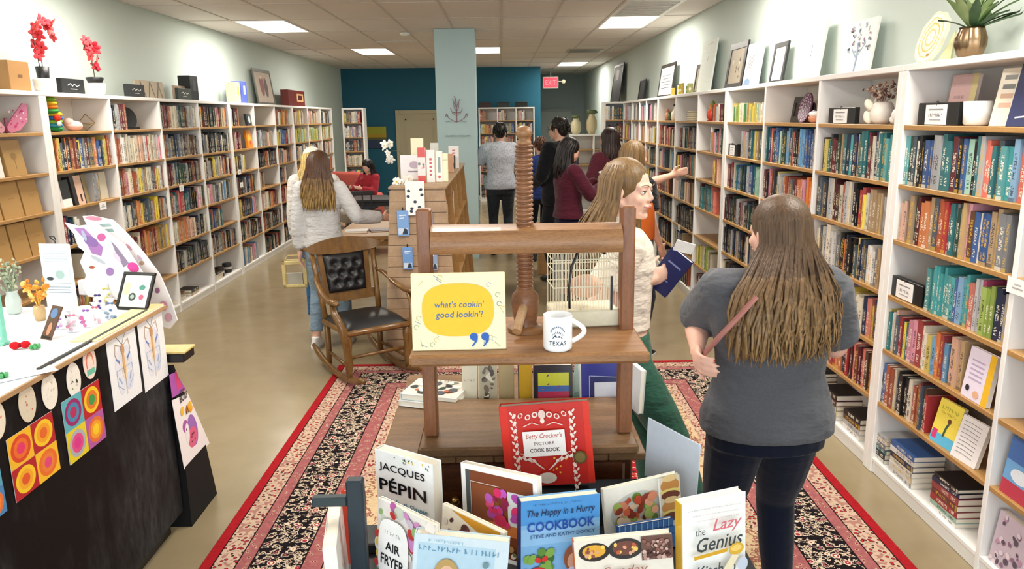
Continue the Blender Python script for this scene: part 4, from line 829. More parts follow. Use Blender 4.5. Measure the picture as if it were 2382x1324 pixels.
while z < .872: pr_ += [(.0205, z), (.0243, z+.0022), (.0252, z+.0055), (.0243, z+.0088), (.0205, z+.0108)]; z += .0124
sc_ = MB().lathe(pr_, 22, (-.004, 0, 0)).obj('screw', M_SCREW, t, 50)
MB().lathe([(.019, .872), (.021, .885), (.014, .89), (.018, .896), (.023, .905), (.021, .918), (.012, .926), (.002, .928)], 20, (-.004, 0, 0)).obj('finial', M_PRESSX, sc_, True)
MB().lathe([(.03, .352), (.037, .362), (.032, .375), (.037, .4), (.04, .43), (.037, .455), (.026, .468), (.024, .475)], 22, (-.004, 0, 0)).obj('screw_foot', M_SCREW, t, 50)
MB().lathe([(.056, .3505), (.056, .362), (.05, .366)], 24, (.0, -.01, 0)).obj('pressure_disc', M_PRESSX, t, 50)
MB().tube([(-.01, -.03, .425), (-.032, -.1, .372)], .0135, 12).obj('turning_peg', M_BIRCH, t, 50)
# sign
M_ = Matrix.Translation((-.243, 1.925, 1.2505)) @ Euler((-.12, 0, .02)).to_matrix().to_4x4()
t = thing('sign_board', 'yellow sign reading what\'s cookin\' good lookin\'? on the press board', 'sign', M=M_); Wd, Hh = .247, .205
MB('efe6b8').bbox((0, 0, 0), (Wd, .018, Hh), .002).obj('board', M_COVER, t)
A = Art(); A.rect(.002, .002, Wd-.002, Hh-.002, 'f4ecc6'); g = random.Random(4)
for i in range(46):
    x, z = g.uniform(.01, Wd-.01), g.uniform(.01, Hh-.01)
    if abs(x-Wd/2) < .1 and abs(z-.11) < .062: continue
    c = g.choice(['8fa7c0', 'c8b77a', 'a3b58c', 'd8c27a', '7a8fb0']); a = g.uniform(0, 3); L = .009
    if i % 2: A.line([(x-L*math.cos(a), z-L*math.sin(a)), (x+L*math.cos(a), z+L*math.sin(a))], .0016, c)
    else: A.line([(x+.006*math.cos(q), z+.006*math.sin(q)) for q in (0, .8, 1.6, 2.4, 3.2, 4, 4.8)], .0014, c)
A.ell(Wd/2-.002, .108, .094, .07, 'f2c52e', 40, 0, .72); A.text("what's cookin'", Wd/2+.002, .123, w=.13, col='4a6c9c', shear=.12, bold=.012); A.text("good lookin'?", Wd/2+.002, .094, w=.125, col='4a6c9c', shear=.12, bold=.012)
for k in (0, 1):
    x = .162+.03*k; A.ell(x, .036, .0105, .0105, '2a62b8', 18); A.poly([(x+.0105, .036), (x+.009, .024), (x-.003, .009), (x-.006, .012), (x+.001, .02), (x+.002, .03)], '2a62b8')
A.obj('print', t)
# mug
t = thing('coffee_mug', 'white mug lettered TEXAS standing beside the yellow sign', 'mug', (.14, 1.925, 1.2505), rz=-.08)
MB('f4f5f6').lathe([(.032, .0), (.037, .004), (.0385, .01), (.0385, .092), (.0375, .095), (.0355, .093), (.0355, .012), (.02, .008)], 32).obj('body', M_GLOSS, t, 50)
MB('f4f5f6').tube([(.0365+.0*k+.033*math.sin(PI*k/12), 0, .079-.058*k/12+.0) if 0 < k < 12 else ((.036, 0, .079) if k == 0 else (.036, 0, .021)) for k in range(13)], .0055, 10, flat=1.2).obj('handle', M_GLOSS, t, True)
mb = MB()
def wrap(src, r=.0389):
    for i in range(len(src.v)):
        x, y, z = src.v[i]; a = x/r; src.v[i] = (r*math.sin(a), -r*math.cos(a), z)
text_mb(mb, 'TEXAS', w=.046, h=.011, c=(0, 0, .026), col='23324a', bold=0.012, spacing=1.25, depth=0)
for k in range(11): a = PI*k/10; mb.C('3a4a60').poly([(.011*math.cos(a)-.001, 0, .042+.011*math.sin(a)), (.011*math.cos(a)+.001, 0, .042+.011*math.sin(a)), (.017*math.cos(a)+.001, 0, .042+.016*math.sin(a)), (.017*math.cos(a)-.001, 0, .042+.016*math.sin(a))])
[mb.C('7a8698').poly([(.019*math.cos(a)-.0018, 0, .048+.02*math.sin(a)), (.019*math.cos(a)+.0018, 0, .048+.02*math.sin(a)), (.019*math.cos(a)+.0018, 0, .052+.02*math.sin(a)), (.019*math.cos(a)-.0018, 0, .052+.02*math.sin(a))]) for a in [PI*(.12+.76*k/9) for k in range(10)]]; mb.poly([(-.014, 0, .039), (.014, 0, .039), (.004, 0, .047), (0, 0, .043), (-.006, 0, .049)], '3a4a60')
wrap(mb); mb.obj('print', M_PAPER, t)
# birdcage
t = thing('bird_cage', 'cream wire bird cage with a black arched strap behind the mug', 'cage', (.232, 2.19, 1.2505), rz=.1)
mb = MB('e6dfc4').bbox((-.098, -.06, 0), (.098, .06, .05), .004); mb.obj('tray', M_SEMI, t)
for x in range(24):
    xx = -.094+.188*x/23
    for yy in (-.057, .057): MB('ebe5cd').tube([(xx, yy, .05), (xx, yy, .2), (xx*.92, yy*.6, .228)], .0012, 5).obj('wire', M_SEMI, t)
for zz, w_ in ((.05, 1), (.12, 1), (.17, 1), (.2, 1)): MB('e2dbc0').tube([(-.096, -.058, zz), (.096, -.058, zz), (.096, .058, zz), (-.096, .058, zz), (-.096, -.058, zz)], .002, 6).obj('wire_hoop', M_SEMI, t)
MB('e6dfc4').bbox((-.092, -.04, .224), (.092, .04, .232), .003).obj('lid', M_SEMI, t)
MB('17181a').tube([(-.05, -.062, .06), (-.052, -.063, .12), (-.045, -.063, .18), (-.02, -.05, .232), (.02, -.05, .236), (.055, -.055, .215)], .006, 8, flat=.6).obj('strap', M_LEATHER, t, True)
MB('17181a').box((.07, -.064, .05), (.076, -.06, .15)).obj('strap_end', M_LEATHER, t); MB('dcb59c').ell((.01, 0, .11), (.05, .035, .035)).obj('perched_shape', M_FABRIC, t, True, label='soft peach shape inside the cage')
# things standing behind the base board on the table
def plain_book(label, M, w, h, t_, cover, fn=None, group=None, spine=None, name='cookbook', cat='book', pages='f2ead9', parts_print='cover_print'):
    """book with its front cover on the local x-z plane facing -y; spine at x=0"""
    r = thing(name, label, cat, M=M, group=group); c = MB(cover); b = .0022
    c.bbox((0, 0, 0), (w, b, h), .001); c.bbox((0, t_-b, 0), (w, t_, h), .001); c.C(spine or cover).bbox((-.0018, 0, 0), (b*.6, t_, h), .001); c.obj('cover', M_COVER, r)
    MB(pages).box((b, b+.0001, .003), (w-.003, t_-b-.0001, h-.003)).obj('page_block', M_PAGES, r)
    if fn: A = Art(-.0004); fn(A, w, h); A.obj(parts_print, r, M_COVER)
    return r
def TR(x, y, z, rz=0, rx=0): return Matrix.Translation((x, y, z)) @ Euler((rx, 0, rz)).to_matrix().to_4x4()
z0 = .9008
def a_mag(A, w, h): A.rect(.004, .004, w-.004, h-.004, 'cfc9bf'); A.dots(26, .02, .02, w-.02, h-.02, (.008, .022), ['2f3a36', '7c8a78', 'e8e4da', 'a8583c', '4b4f55'], 3); A.scr(w/2, h*.88, w*.5, .012, '23272b')
for k, (cn, lb) in enumerate((('e9ecec', 'white magazine-size book, lower one of the left pile behind the press'), ('dfe8e6', 'white picture book on top of the left pile behind the press'))):
    M = Matrix.Translation((-.36+.005*k, 2.43+.004*k, z0+.022*k)) @ Euler((-PI/2, 0, -.35+.05*k)).to_matrix().to_4x4() @ Matrix.Translation((0, -.0215, 0))
    plain_book(lb, M, .2, .16, .021, cn, a_mag if k else None)
M = TR(-.147, 2.45, z0, -.1, -.18); plain_book('pale cream book leaning, leftmost of the upright books behind the press', M, .05, .155, .1, 'd9d2b8', lambda A, w, h: A.scr(w/2, h/2, w*.8, .007, '8f8868'))
plain_book('cream book with dark branch print, standing behind the press', TR(-.088, 2.44, z0, 0, -.1), .06, .16, .05, 'c9c2a6', lambda A, w, h: (A.rect(.002, .002, w-.002, h-.002, 'b8b095'), A.dots(22, .01, .01, w-.01, h*.8, (.003, .009), ['4b4238', '6d6350', 'e5dfca'], 5, 2.)))
plain_book('tan clothbound book standing behind the press', TR(-.02, 2.45, z0, 0, -.06), .05, .16, .04, 'bba87c')
plain_book('mustard yellow book with black spine standing behind the press', TR(.046, 2.43, z0, .02, -.05), .045, .165, .05, 'c9a02c', None, None, '1c1a18')
def a_str(A, w, h): A.rect(.008, .008, w-.008, h-.02, '2d2d30'); A.rect(.013, .065, w-.013, h-.026, 'c9cf3c'); A.rect(.013, .045, w-.013, .065, '3e69ad'); A.rect(.013, .018, w-.013, .045, 'b62d50'); A.dots(5, .02, .02, w-.02, .1, (.004, .01), ['e0503c', '7f3f8f'], 4, .5)
plain_book('boxed set with yellow, blue and red stripes behind the red cookbook', TR(.097, 2.42, z0, 0, -.12), .13, .135, .03, '232326', a_str)
plain_book('mint and white picture book leaning beside the striped box', TR(.228, 2.46, z0, -.5, -.2), .09, .14, .02, 'b9d6cf', lambda A, w, h: A.dots(9, .01, .01, w-.01, h-.01, (.008, .02), ['e8efe9', '8fb5ab', '5f7f86'], 8))
def a_blu(A, w, h): A.rect(.03, .0, w-.004, h*.66, '1b2160'); A.rect(.045, .0, w-.004, h*.52, 'd9dce8'); A.line([(.028, 0), (.028, h*.68), (w-.004, h*.62)], .002, 'b9bfe0')
plain_book('royal blue boxed kit with a white label, behind the right post', TR(.255, 2.41, z0, .06, -.12), .15, .145, .045, '1a1f86', a_blu, None, 'e8e8ec', 'boxed_kit', 'box')
t = plain_book('white book standing edge-on at the right end of the table', TR(.388, 2.5, z0, -1.35, -.05), .19, .15, .018, 'dfe1e4')
# ------------------------------------------------------------------ cookbooks on the display rack
t = thing('display_rack', 'black metal display rack holding the cookbooks in front of the press table', 'rack', (.1, 1.72, .0108))
MB('22272b').bbox((-.56, -.34, .6792), (.54, .285, .6942), .003).obj('shelf', M_SEMI, t)
MB('1f2427').bbox((-.52, .13, .6942), (.52, .205, .7242), .004).obj('riser', M_SEMI, t); MB('1f2427').bbox((-.2, .2, .6942), (.42, .285, .8242), .004).obj('riser', M_SEMI, t)
for x in (-.53, .5):
    for y in (-.3, .25): MB('1b2023').bbox((x-.012, y-.012, 0), (x+.012, y+.012, .6792), .002).obj('leg', M_SEMI, t)
bt = at(828, 1107, Y=1.66); bx, bz = bt.x-.1, bt.z-.0108
MB('22303a').bbox((bx-.02, -.09, .6942), (bx+.02, -.06, bz), .004).obj('upright_bar', M_SEMI, t); e_ = at(740, 1140, Y=1.7)-V((0, 0, .0108))
MB('2c3b40').bbox((e_.x-.1, -.085, e_.z-.012), (bx-.02, -.062, e_.z+.012), .003).obj('side_arm', M_SEMI, t)
def cook(label, L, YL, Rp, w, tier, t_, lean, far, cover, fn, spine=None, **k):
    A_ = at(*L, Y=YL); d = ray(*Rp); o = V((0, 0, CAM_H)); q = o-A_; b = q.dot(d); c = q.dot(q)-w*w; disc = b*b-c
    s_ = -b+(math.sqrt(disc) if far else -math.sqrt(disc)) if disc > 0 else -b; B_ = o+d*s_; w = (B_-A_).length
    x = (B_-A_).normalized(); z = V((0, lean, 1)); z = (z-x*z.dot(x)).normalized(); y = z.cross(x); h = (min(A_.z, B_.z)-tier)/z.z
    M = Matrix((x, y, z)).transposed().to_4x4(); M.translation = A_-z*h
    return plain_book(label, M, w, h, t_, cover, fn, None, spine, **k)
def a_pepin(A, w, h):
    A.rect(.001, .001, w-.001, h-.001, 'f1f4f2'); A.dots(16, .07, h-.02, w-.01, h-.006, (.002, .005), ['6d8f5c', '3f6b48', 'e3c34a', '2f4a3c'], 2, .6)
    A.text('JACQUES', w*.47, h-.045, w=w*.8, h=.026, col='151719', bold=0.010); A.text('P\u00c9PIN', w*.47, h-.09, w=w*.82, h=.042, col='0f1113', bold=0.020); A.text('Quick', w*.24, h-.138, w=w*.34, h=.02, col='2f7f96', shear=.3, bold=0.008); A.text('& Simple', w*.68, h-.14, w=w*.42, h=.02, col='2c7c90', shear=.3, bold=0.008)
    A.dots(14, .01, .01, w-.01, .07, (.005, .014), ['6d8f5c', 'c94a3a', 'e8c24a', '3f6b48'], 5)
cook('white cookbook with a large black two-line title, leftmost of the standing covers', (872, 1044), 1.9, (1006, 1082), .2, .735, .036, .02, False, 'eef1ef', a_pepin)
def a_flow(A, w, h):
    A.rect(.014, .012, w-.012, h-.014, '7b3f22'); A.rect(.014, .012, .03, h-.014, '4a5254'); A.rect(.034, .03, w*.5, h*.8, '8b4c2a'); A.rect(w*.62, h*.42, w-.014, h-.05, 'd9dcdc'); A.line([(.03, .03), (.03, h*.82), (w*.52, h*.82)], .0015, 'e0d8d0')
    A.rect(w*.36, h*.3, w*.8, h*.42, 'c9753a'); A.dots(26, w*.36, h*.42, w*.74, h*.8, (.008, .02), ['c72a55', 'd9306a', 'e0507c', 'b24aa8', 'c05cc0', '8e2048'], 7); A.dots(12, .03, .02, w-.03, h*.28, (.006, .016), ['b08a5a', '6d7a4a', 'e8e0d0'], 9)
cook('white-bordered cookbook with a photo of bright pink flowers', (1072, 1076), 1.84, (1248, 1114), .24, .735, .022, .1, False, 'f4f4f2', a_flow)
cook('thin cookbook with an orange cover edge tucked behind the blue magazine cookbook', (1030, 1172), 1.72, (1172, 1240), .2, .705, .014, .1, False, 'f3ead8', lambda A, w, h: (A.poly([(.03, h-.004), (w-.01, h-.004), (w-.01, h-.05)], 'dc9a20'), A.dots(20, .005, .06, w*.5, h-.03, (.004, .012), ['7c3a3a', 'b8a8a8', '54302c', 'e5dcd4'], 4)))
def a_betty(A, w, h):
    A.rect(.0, .0, w, h, 'c8281f'); A.rect(0, 0, .02, h, 'da2c1c'); A.rect(w-.018, 0, w, h, 'dd3320'); cx = w*.47; g = random.Random(3); c = 'f2dfd2'
    for sx in (-1, 1):
        for k in range(11):
            z = h-.03-k*.021; x = cx+sx*.078; A.ell(x, z, .0045, .008, c, 10, sx*.6); A.ell(x+sx*.008, z+.008, .003, .006, c, 8, -sx*.6); A.line([(x, z+.008), (x-sx*.004, z-.012)], .0014, c)
        for k in range(3): A.ell(cx+sx*(.02+.02*k), h-.028-.006*(k % 2), .008-.001*k, .009, c, 12, sx*.7); A.ell(cx+sx*(.02+.02*k), h-.028-.006*(k % 2), .0045, .005, 'c8281f', 10)
        for k in range(4): a = .5+.5*k; A.line([(cx+sx*.006, .05), (cx+sx*(.02+.012*k), .06+.013*k), (cx+sx*(.03+.013*k), .07+.004*k)], .0022, c); A.ell(cx+sx*(.032+.013*k), .076+.004*k, .006, .004, c, 10, sx*.8)
        A.line([(cx+sx*.01, h-.058), (cx+sx*.03, h-.05), (cx+sx*.055, h-.06)], .002, c); A.line([(cx+sx*.07, .1), (cx+sx*.045, .095), (cx+sx*.03, .108)], .002, c)
    A.ell(cx, h-.026, .01, .013, 'e8c9bf', 16); A.ell(cx, h-.044, .006, .008, c, 12); A.dots(8, cx-.06, .02, cx+.06, .1, (.002, .004), ['e8b23a', c], 6)
    A.rect(cx-.058, h-.145, cx+.058, h-.072, 'f6efe9'); A.text("Betty Crocker's", cx, h-.088, w=.1, h=.018, col='b8342c', shear=.3, bold=.005); A.text('PICTURE', cx, h-.108, w=.055, h=.009, col='6d4a48', bold=0.008); A.text('COOK BOOK', cx, h-.127, w=.082, h=.011, col='3f2a2c', bold=0.016)
    A.ell(w-.036, h-.155, .019, .019, '5d4c26', 20); A.ell(w-.036, h-.155, .014, .014, '7d6a38', 20); A.ell(cx, .028, .026, .016, 'e6d8cc', 16)
cook('red picture cook book with white folk pattern and label, propped against the table', (1161, 947), 1.975, (1369, 932), .235, .8355, .03, .06, True, 'cf2b20', a_betty, pages='efe2c0')
def a_happy(A, w, h):
    A.rect(0, 0, w, h, '7db1dd'); A.rect(0, h*.76, w, h, '4a90cf'); A.rect(0, h*.55, w, h*.72, '8fbde4'); A.scr(w*.45, h-.012, w*.6, .005, '2d5f96', 3); A.text('The Happy in a Hurry', w*.5, h-.034, w=w*.86, h=.022, col='1d2f55', shear=.25, bold=0.008)
    A.text('COOKBOOK', w*.5, h-.066, w=w*.86, h=.024, col='1b4aa0', bold=0.020); A.text('STEVE AND KATHY DOOCY', w*.52, h-.09, w=w*.82, h=.009, col='274a7d', bold=0.008)
    A.dots(22, .01, .03, w*.36, h*.5, (.008, .02), ['3f6b34', '5d8a3c', '2f5228', '7fa84c'], 6); A.ell(w*.2, .055, .03, .032, 'c92d33', 20); A.ell(w*.2, .07, .018, .014, 'd8403c', 14); A.dots(4, .02, .04, w*.3, .11, (.008, .012), ['d03a36'], 9)
    A.ell(w*.66, .1, .026, .034, '96553a', 18); A.ell(w*.66, .092, .017, .022, 'd9a284', 16); A.poly([(w*.42, 0), (w*.5, .06), (w*.62, .078), (w*.76, .074), (w*.92, .05), (w*.95, 0)], 'c9cbe6')
    A.ell(w*.9, .1, .02, .028, 'b9b0a4', 14); A.ell(w*.9, .098, .015, .02, 'd8a68c', 14)
cook('sky blue cookbook with tomatoes and a cook on its cover, dark blue spine', (1212, 1168), 1.64, (1396, 1148), .198, .7055, .03, .06, True, '7db1dd', a_happy, '1d2c66')
def a_food(A, w, h):
    A.rect(0, 0, w, h, 'ece9dd'); A.ell(w*.4, h*.62, w*.34, h*.26, 'c9ccc4', 26, .15); A.dots(70, w*.12, h*.42, w*.66, h*.8, (.006, .016), ['b8452e', 'd98a6a', '6d8a3a', 'e6c8a8', '8a3a26', '9fb35a', 'e0a080', 'c9603f'], 12); A.rect(w*.7, 0, w*.72, h, 'f6f4ee'); A.rect(w*.72, 0, w, h, 'dfd6c4')
    for k in range(2): z = h*(.82-.3*k); A.ell(w*.86, z+.01, w*.13, .02, 'c98a48', 18); A.ell(w*.86, z-.006, w*.135, .008, 'e8d37a', 16); A.ell(w*.86, z-.016, w*.13, .012, '6b3320', 16); A.ell(w*.86, z+.03, w*.1, .009, 'e8c890', 14)
    A.rect(0, 0, w, h*.3, '3f78b8')
cook('cookbook with a salad bowl and burger photo on its cover', (1404, 1140), 1.76, (1576, 1100), .21, .7355, .016, .1, True, 'eae6da', a_food)
cook('blue patterned cookbook lying open behind the dinner cookbook', (1440, 1226), 1.68, (1566, 1205), .15, .7055, .014, .12, True, '2f5f9f', lambda A, w, h: (A.rect(0, 0, w, h, '3468ac'), [A.rect(w*.1*k, 0, w*.1*k+.003, h, '7fb0dc') for k in range(10)], [A.rect(0, h-.02*k, w, h-.02*k+.002, '1d3f86') for k in range(5)]))
def a_sun(A, w, h):
    A.rect(0, 0, w, h, 'e9e0d2'); 
    for (x, z, r, c1, c2) in ((.2, .86, .036, '2b2320', 'e0a634'), (.52, .87, .04, '2e2a2a', '6d3f34'), (.3, .35, .03, 'dfeaf0', 'c96a4a')): A.ell(w*x, h*z, r, r*.62, c1, 20); A.ell(w*x, h*z+.002, r*.75, r*.42, c2, 18); A.dots(10, w*x-r*.6, h*z-r*.3, w*x+r*.6, h*z+r*.3, (.003, .006), ['f0c860', '8a4a3a', 'd8a080', 'b85a3a'], int(x*50))
    A.rect(w*.68, h*.72, w, h, '6b4a40'); A.dots(60, w*.7, h*.74, w-.005, h-.008, (.003, .006), ['b08a80', '8a5a50', 'd0b0a4', '4f2f2a'], 3); A.text('Sunday', w*.5, h-.074, w=w*.46, h=.026, col='a06858', shear=.25, bold=.0); A.scr(w*.5, h-.1, w*.4, .008, '8a5a4c', 5)
cook('cream cookbook with plated dinners along its top edge and rust spine', (1334, 1262), 1.56, (1562, 1240), .225, .7055, .026, .1, True, 'ede6da', a_sun, 'c8622c')
def a_lazy(A, w, h):
    A.rect(0, 0, w, h, 'f8f8f5'); 
    for k in range(3): A.scr(w*.5, h-.022-.009*k, w*(.8-.08*k), .003, '8a8c8e', k+1)
    A.text('the', w*.2, h-.063, w=w*.15, h=.018, col='3f4347', shear=.1); A.text('Lazy', w*.62, h-.058, w=w*.46, h=.036, col='d8707c', shear=.3, bold=.012); A.text('Genius', w*.5, h-.096, w=w*.72, h=.035, col='3a4348', shear=.25, bold=0.010); A.text('Kitchen', w*.44, h-.165, w=w*.62, h=.034, col='4a5258', shear=.2, bold=.015)
    A.line([(w*.1, h-.125), (w*.62, h-.121)], .009, 'd9a52c'); A.ell(w*.76, h-.123, .02, .015, 'dcae3a', 18); A.ell(w*.76, h-.121, .014, .008, 'f0cc70', 16); A.poly([(w*.4, h-.2), (w*.7, h-.135), (w*.8, h-.14), (w*.55, h-.21)], 'efe0c0'); A.ell(w*.86, h-.165, .014, .018, 'c9cfe0', 14)
cook('white cookbook with pink and black script title and yellow spine, rightmost', (1586, 1174), 1.56, (1734, 1143), .165, .7055, .03, .04, True, 'f5f5f2', a_lazy, 'dcae2c')
def a_air(A, w, h):
    A.rect(0, 0, w, h, 'e3ddd6'); A.dots(70, .005, h*.1, w-.005, h-.005, (.008, .02), ['c9d0c0', 'b85ca0', 'cf8ac0', 'b8302c', 'd0503c', 'e8e0d8', 'e6c060', '8fb070', 'c8b8c8'], 11)
    A.ell(w*.34, h*.52, w*.27, h*.34, 'f6f5f2', 30, 0, .6); A.scr(w*.34, h*.72, w*.3, .01, 'a8a8aa', 7); A.text('AIR', w*.34, h*.58, w=w*.26, h=.022, col='17191a', bold=0.016); A.text('FRYER', w*.34, h*.43, w=w*.42, h=.026, col='17191a', bold=0.016); A.rect(0, h*.2, w*.62, h*.28, '3a7a50'); A.scr(w*.3, h*.24, w*.5, .007, 'cfe2d2', 4)
cook('colourful AIR FRYER cookbook with a white label, tilted to the left', (880, 1158), 1.7, (1012, 1222), .2, .7055, .016, .12, False, 'ddd6cf', a_air)
def a_mag2(A, w, h):
    A.rect(0, 0, w, h, 'cfdde6'); A.rect(.008, .0, w-.03, h-.02, 'b4d0e0'); A.scr(w*.5, h-.032, w*.9, .012, '5a8fb0', 9); A.scr(w*.35, h-.012, w*.4, .007, '7fb4cc', 6); A.ell(w*.36, h-.098, .03, .046, 'b9975c', 24); A.ell(w*.365, h-.1, .02, .032, 'e0b596', 20); A.ell(w*.365-.008, h-.096, .003, .002, '4a3a30', 8); A.ell(w*.365+.008, h-.096, .003, .002, '4a3a30', 8); A.ell(w*.365, h-.115, .007, .003, 'b8605a', 10); A.poly([(w*.1, 0), (w*.2, h-.14), (w*.52, h-.14), (w*.62, 0)], 'e8eef0')
    A.dots(12, w*.72, h*.1, w-.008, h-.05, (.004, .01), ['e5e8e4', '8fb0a8', 'c9b090', '6d8f96'], 5)
cook('pale blue magazine-style cookbook with a blonde woman on the cover', (966, 1240), 1.56, (1186, 1262), .205, .7055, .03, .06, False, 'c5d6e0', a_mag2)
t = cook('blank pale grey card standing at the right of the display', (1508, 972), 2.0, (1629, 1036), .2, .835, .004, .02, False, 'cfd8e4', None, name='blank_card', cat='card', pages='cfd8e4')
M = TR(-.44, 1.6, .7055, 1.25, -.03); plain_book('white booklet seen edge-on behind the black upright bar', TR(-.37, 1.52, .7055, 1.72, -.04), .22, .225, .03, 'ecebe6', lambda A, w, h: A.dots(12, .02, .02, w-.02, h-.02, (.003, .006), ['d89a90', 'a8b8a0'], 2))
plain_book('orange-red booklet peeking out behind the side arm', TR(-.42, 1.76, .7355, -.2, -.05), .06, .2, .012, 'd8402c')
# ------------------------------------------------------------------ checkout counter with chalkboard front
def m_chalk():
    t = NT('chalkboard_paint'); v = t.coords(scale=(1, 1.2, .5)); n1 = t.noise(v, 3.2, 5, .65); n2 = t.noise(t.coords(scale=(1, 3, 1)), 11, 4, .7)
    f = t.math('MULTIPLY', t.n('ShaderNodeMapRange', i0=n1.outputs[0], i1=.42, i2=.7, i3=0., i4=.75).outputs[0], t.n('ShaderNodeMapRange', i0=n2.outputs[0], i1=.35, i2=.7, i3=.2, i4=1.).outputs[0])
    t.b.inputs['Specular IOR Level'].default_value = .18; t.bump(n2.outputs[0], .05, .002); return t.set(Base_Color=t.mix(f, hx('0c0d0f'), hx('4c4f53')), Roughness=.6)
M_CHALK = m_chalk()
CY0, CY1, CX = .9, 3.236, -1.5
t = thing('checkout_counter', 'black chalkboard-fronted checkout counter with a white top', 'counter', (-1.95, 2.07, 0))
ox, oy = -1.95, 2.07
MB().bbox((CX-ox-.02, CY0-oy, .09), (CX-ox, CY1-oy, 1.045), .003).obj('chalkboard_panel', M_CHALK, t)
MB('141415').bbox((-.38, CY0-oy, .09), (CX-ox-.021, CY1-oy-.012, 1.045), .003).obj('cabinet', M_SEMI, t); MB('0d0d0e').box((-.34, CY0-oy+.03, .0), (CX-ox-.05, CY1-oy-.04, .089)).obj('plinth', M_SEMI, t)
MB('eef2f4').bbox((-.40, CY0-oy-.02, 1.046), (CX-ox+.012, CY1-oy+.02, 1.068), .003).obj('worktop', M_SEMI, t); MB().bbox((CX-ox+.0125, CY0-oy-.02, 1.05), (CX-ox+.02, CY1-oy+.02, 1.068), .002).obj('edge_strip', M_BIRCH, t)
MB('e6d9a0').bbox((CX-ox-.09, .62, 1.0685), (CX-ox+.01, CY1-oy+.018, 1.0735), .001).obj('yellow_strip', M_PAPER, t); MB('1b1b1c').box((CX-ox-.02, .3, 1.0685), (CX-ox-.008, CY1-oy-.1, 1.0755)).obj('seam', M_SEMI, t)
# front frame: local x runs to +Y, facing +X
FM = Matrix.Translation((CX+.0012, 0, 0)) @ Matrix.Rotation(PI/2, 4, 'Z')
def face_px(px, py): p = at(px, py, X=CX); return p.y, p.z
def paper(label, cy, cz, fn, cat='drawing', name='drawing', group=None, pts=None, col='f4f3ef', mat=None, M=None):
    r = thing(name, label, cat, M=(M or FM) @ Matrix.Translation((cy, 0, cz)), group=group); mb = MB(col); mb.prism([(a, -.0004, b) for a, b in pts][::-1], (0, -.0012, 0)); mb.obj('sheet', M_PAPER, r)
    A = Art(-.0018); fn(A); A.obj('marks', r); return r
def oval(rx, rz, n=28, egg=0): return [(rx*math.cos(2*PI*k/n), rz*math.sin(2*PI*k/n)*(1+egg*math.cos(2*PI*k/n)*0)-0 + 0) for k in range(n)]
ovs = [((-12, 978), (0, 0), 'cream paper egg with yellow marks, at the left frame edge', 'efe3d0', ['e0b050', 'd98a7a']), ((62, 938), 0, 'beige paper egg with a red dot at its centre', 'dccfb8', ['c9504a', 'a8a090']), ((114, 910), 0, 'plain white paper egg, between the beige one and the green-marked one', 'f2ece0', ['e5ddd0', 'dcd2c4']),
       ((170, 884), 0, 'white paper egg with green and black marks', 'f0ebe2', ['5d9a4a', '3f4a3c', 'c9d0c0']), ((207, 843), 0, 'paper egg with a red rainbow and green grass, topmost', 'f3ddd0', ['e08a7a', '6dbfa8', 'd96a60'])]
for (px, py), _, lb, cl, cc in ovs:
    y, z = face_px(px, py)
    def fn(A, cc=cc, lb=lb):
        if 'rainbow' in lb:
            for q, c in ((.032, 'dc7a6c'), (.026, 'f0b48c'), (.02, 'f3ddd0')): A.ell(0, .0, q*.8, q*1.2, c, 18)
            A.rect(-.025, -.045, .025, -.025, '6dbfa8'); A.rect(-.02, -.024, .02, .0, 'f3ddd0')
        elif 'red dot' in lb: A.ell(-.004, -.004, .004, .005, 'b8403c', 10); A.dots(6, -.02, -.03, .02, .03, (.001, .003), cc, 2)
        else: A.dots(9, -.022, -.035, .022, .035, (.003, .009), cc, 4, .6)
    paper(lb, y, z, fn, 'paper egg', 'paper_egg', 'paper eggs on the counter front', oval(.043, .062), cl)
def circ(label, c0, c1, cells):
    y, z = face_px(*c0); y2, z2 = face_px(*c1); w_, h_ = y2-y, z-z2
    def fn(A):
        for i, (bgc, a, b, c) in enumerate(cells):
            x0, z0 = (0 if i % 2 == 0 else w_/2), (h_/2 if i < 2 else 0); A.rect(x0, z0, x0+w_/2, z0+h_/2, bgc); cx_, cz_ = x0+w_/4, z0+h_/4
            for q, cc in ((.42, a), (.3, b), (.17, c)): A.ell(cx_, cz_, w_/2*q, h_/2*q, cc, 26)
    return paper(label, y, z2, fn, 'artwork', 'circle_artwork', 'concentric circle artworks', [(0, 0), (w_, 0), (w_, h_), (0, h_)], 'f0f0ec')
def fq(y0, y1, z0, z1): pass
circ('square artwork of red, orange and yellow concentric circles', (12, 1025), (138, 1090), [('f0b82c', 'd84a2c', 'e8702c', 'e03a6c'), ('b3242c', 'f2c62c', 'f0a02c', 'e06a2c'), ('b3242c', 'f2c62c', 'f0a82c', 'e05a2c'), ('f2bc2c', 'e8702c', 'e8803c', 'df4a7c')])
circ('square artwork of blue, green, pink and orange concentric circles', (140, 938), (245, 1016), [('5fb0bc', '9c2a6c', '4a86b0', 'b8305c'), ('b8242c', 'f0c82c', 'e07a2c', '3f9a4c'), ('e2cc2c', 'a8b0b8', 'e0508c', 'd83a8c'), ('b05aa0', 'e0703c', 'f0a02c', 'f2cc2c')])
circ('blue and orange circle artwork cut by the left frame edge', (-110, 1130), (14, 1188), [('f0b82c', 'd84a2c', 'e8702c', 'e03a6c'), ('5aa8c0', '3f7fb8', 'e8803c', 'f2cc2c'), ('b3242c', 'f2c62c', 'f0a82c', 'e05a2c'), ('4a86b8', 'e0743c', 'f08a3c', 'c9443c')])
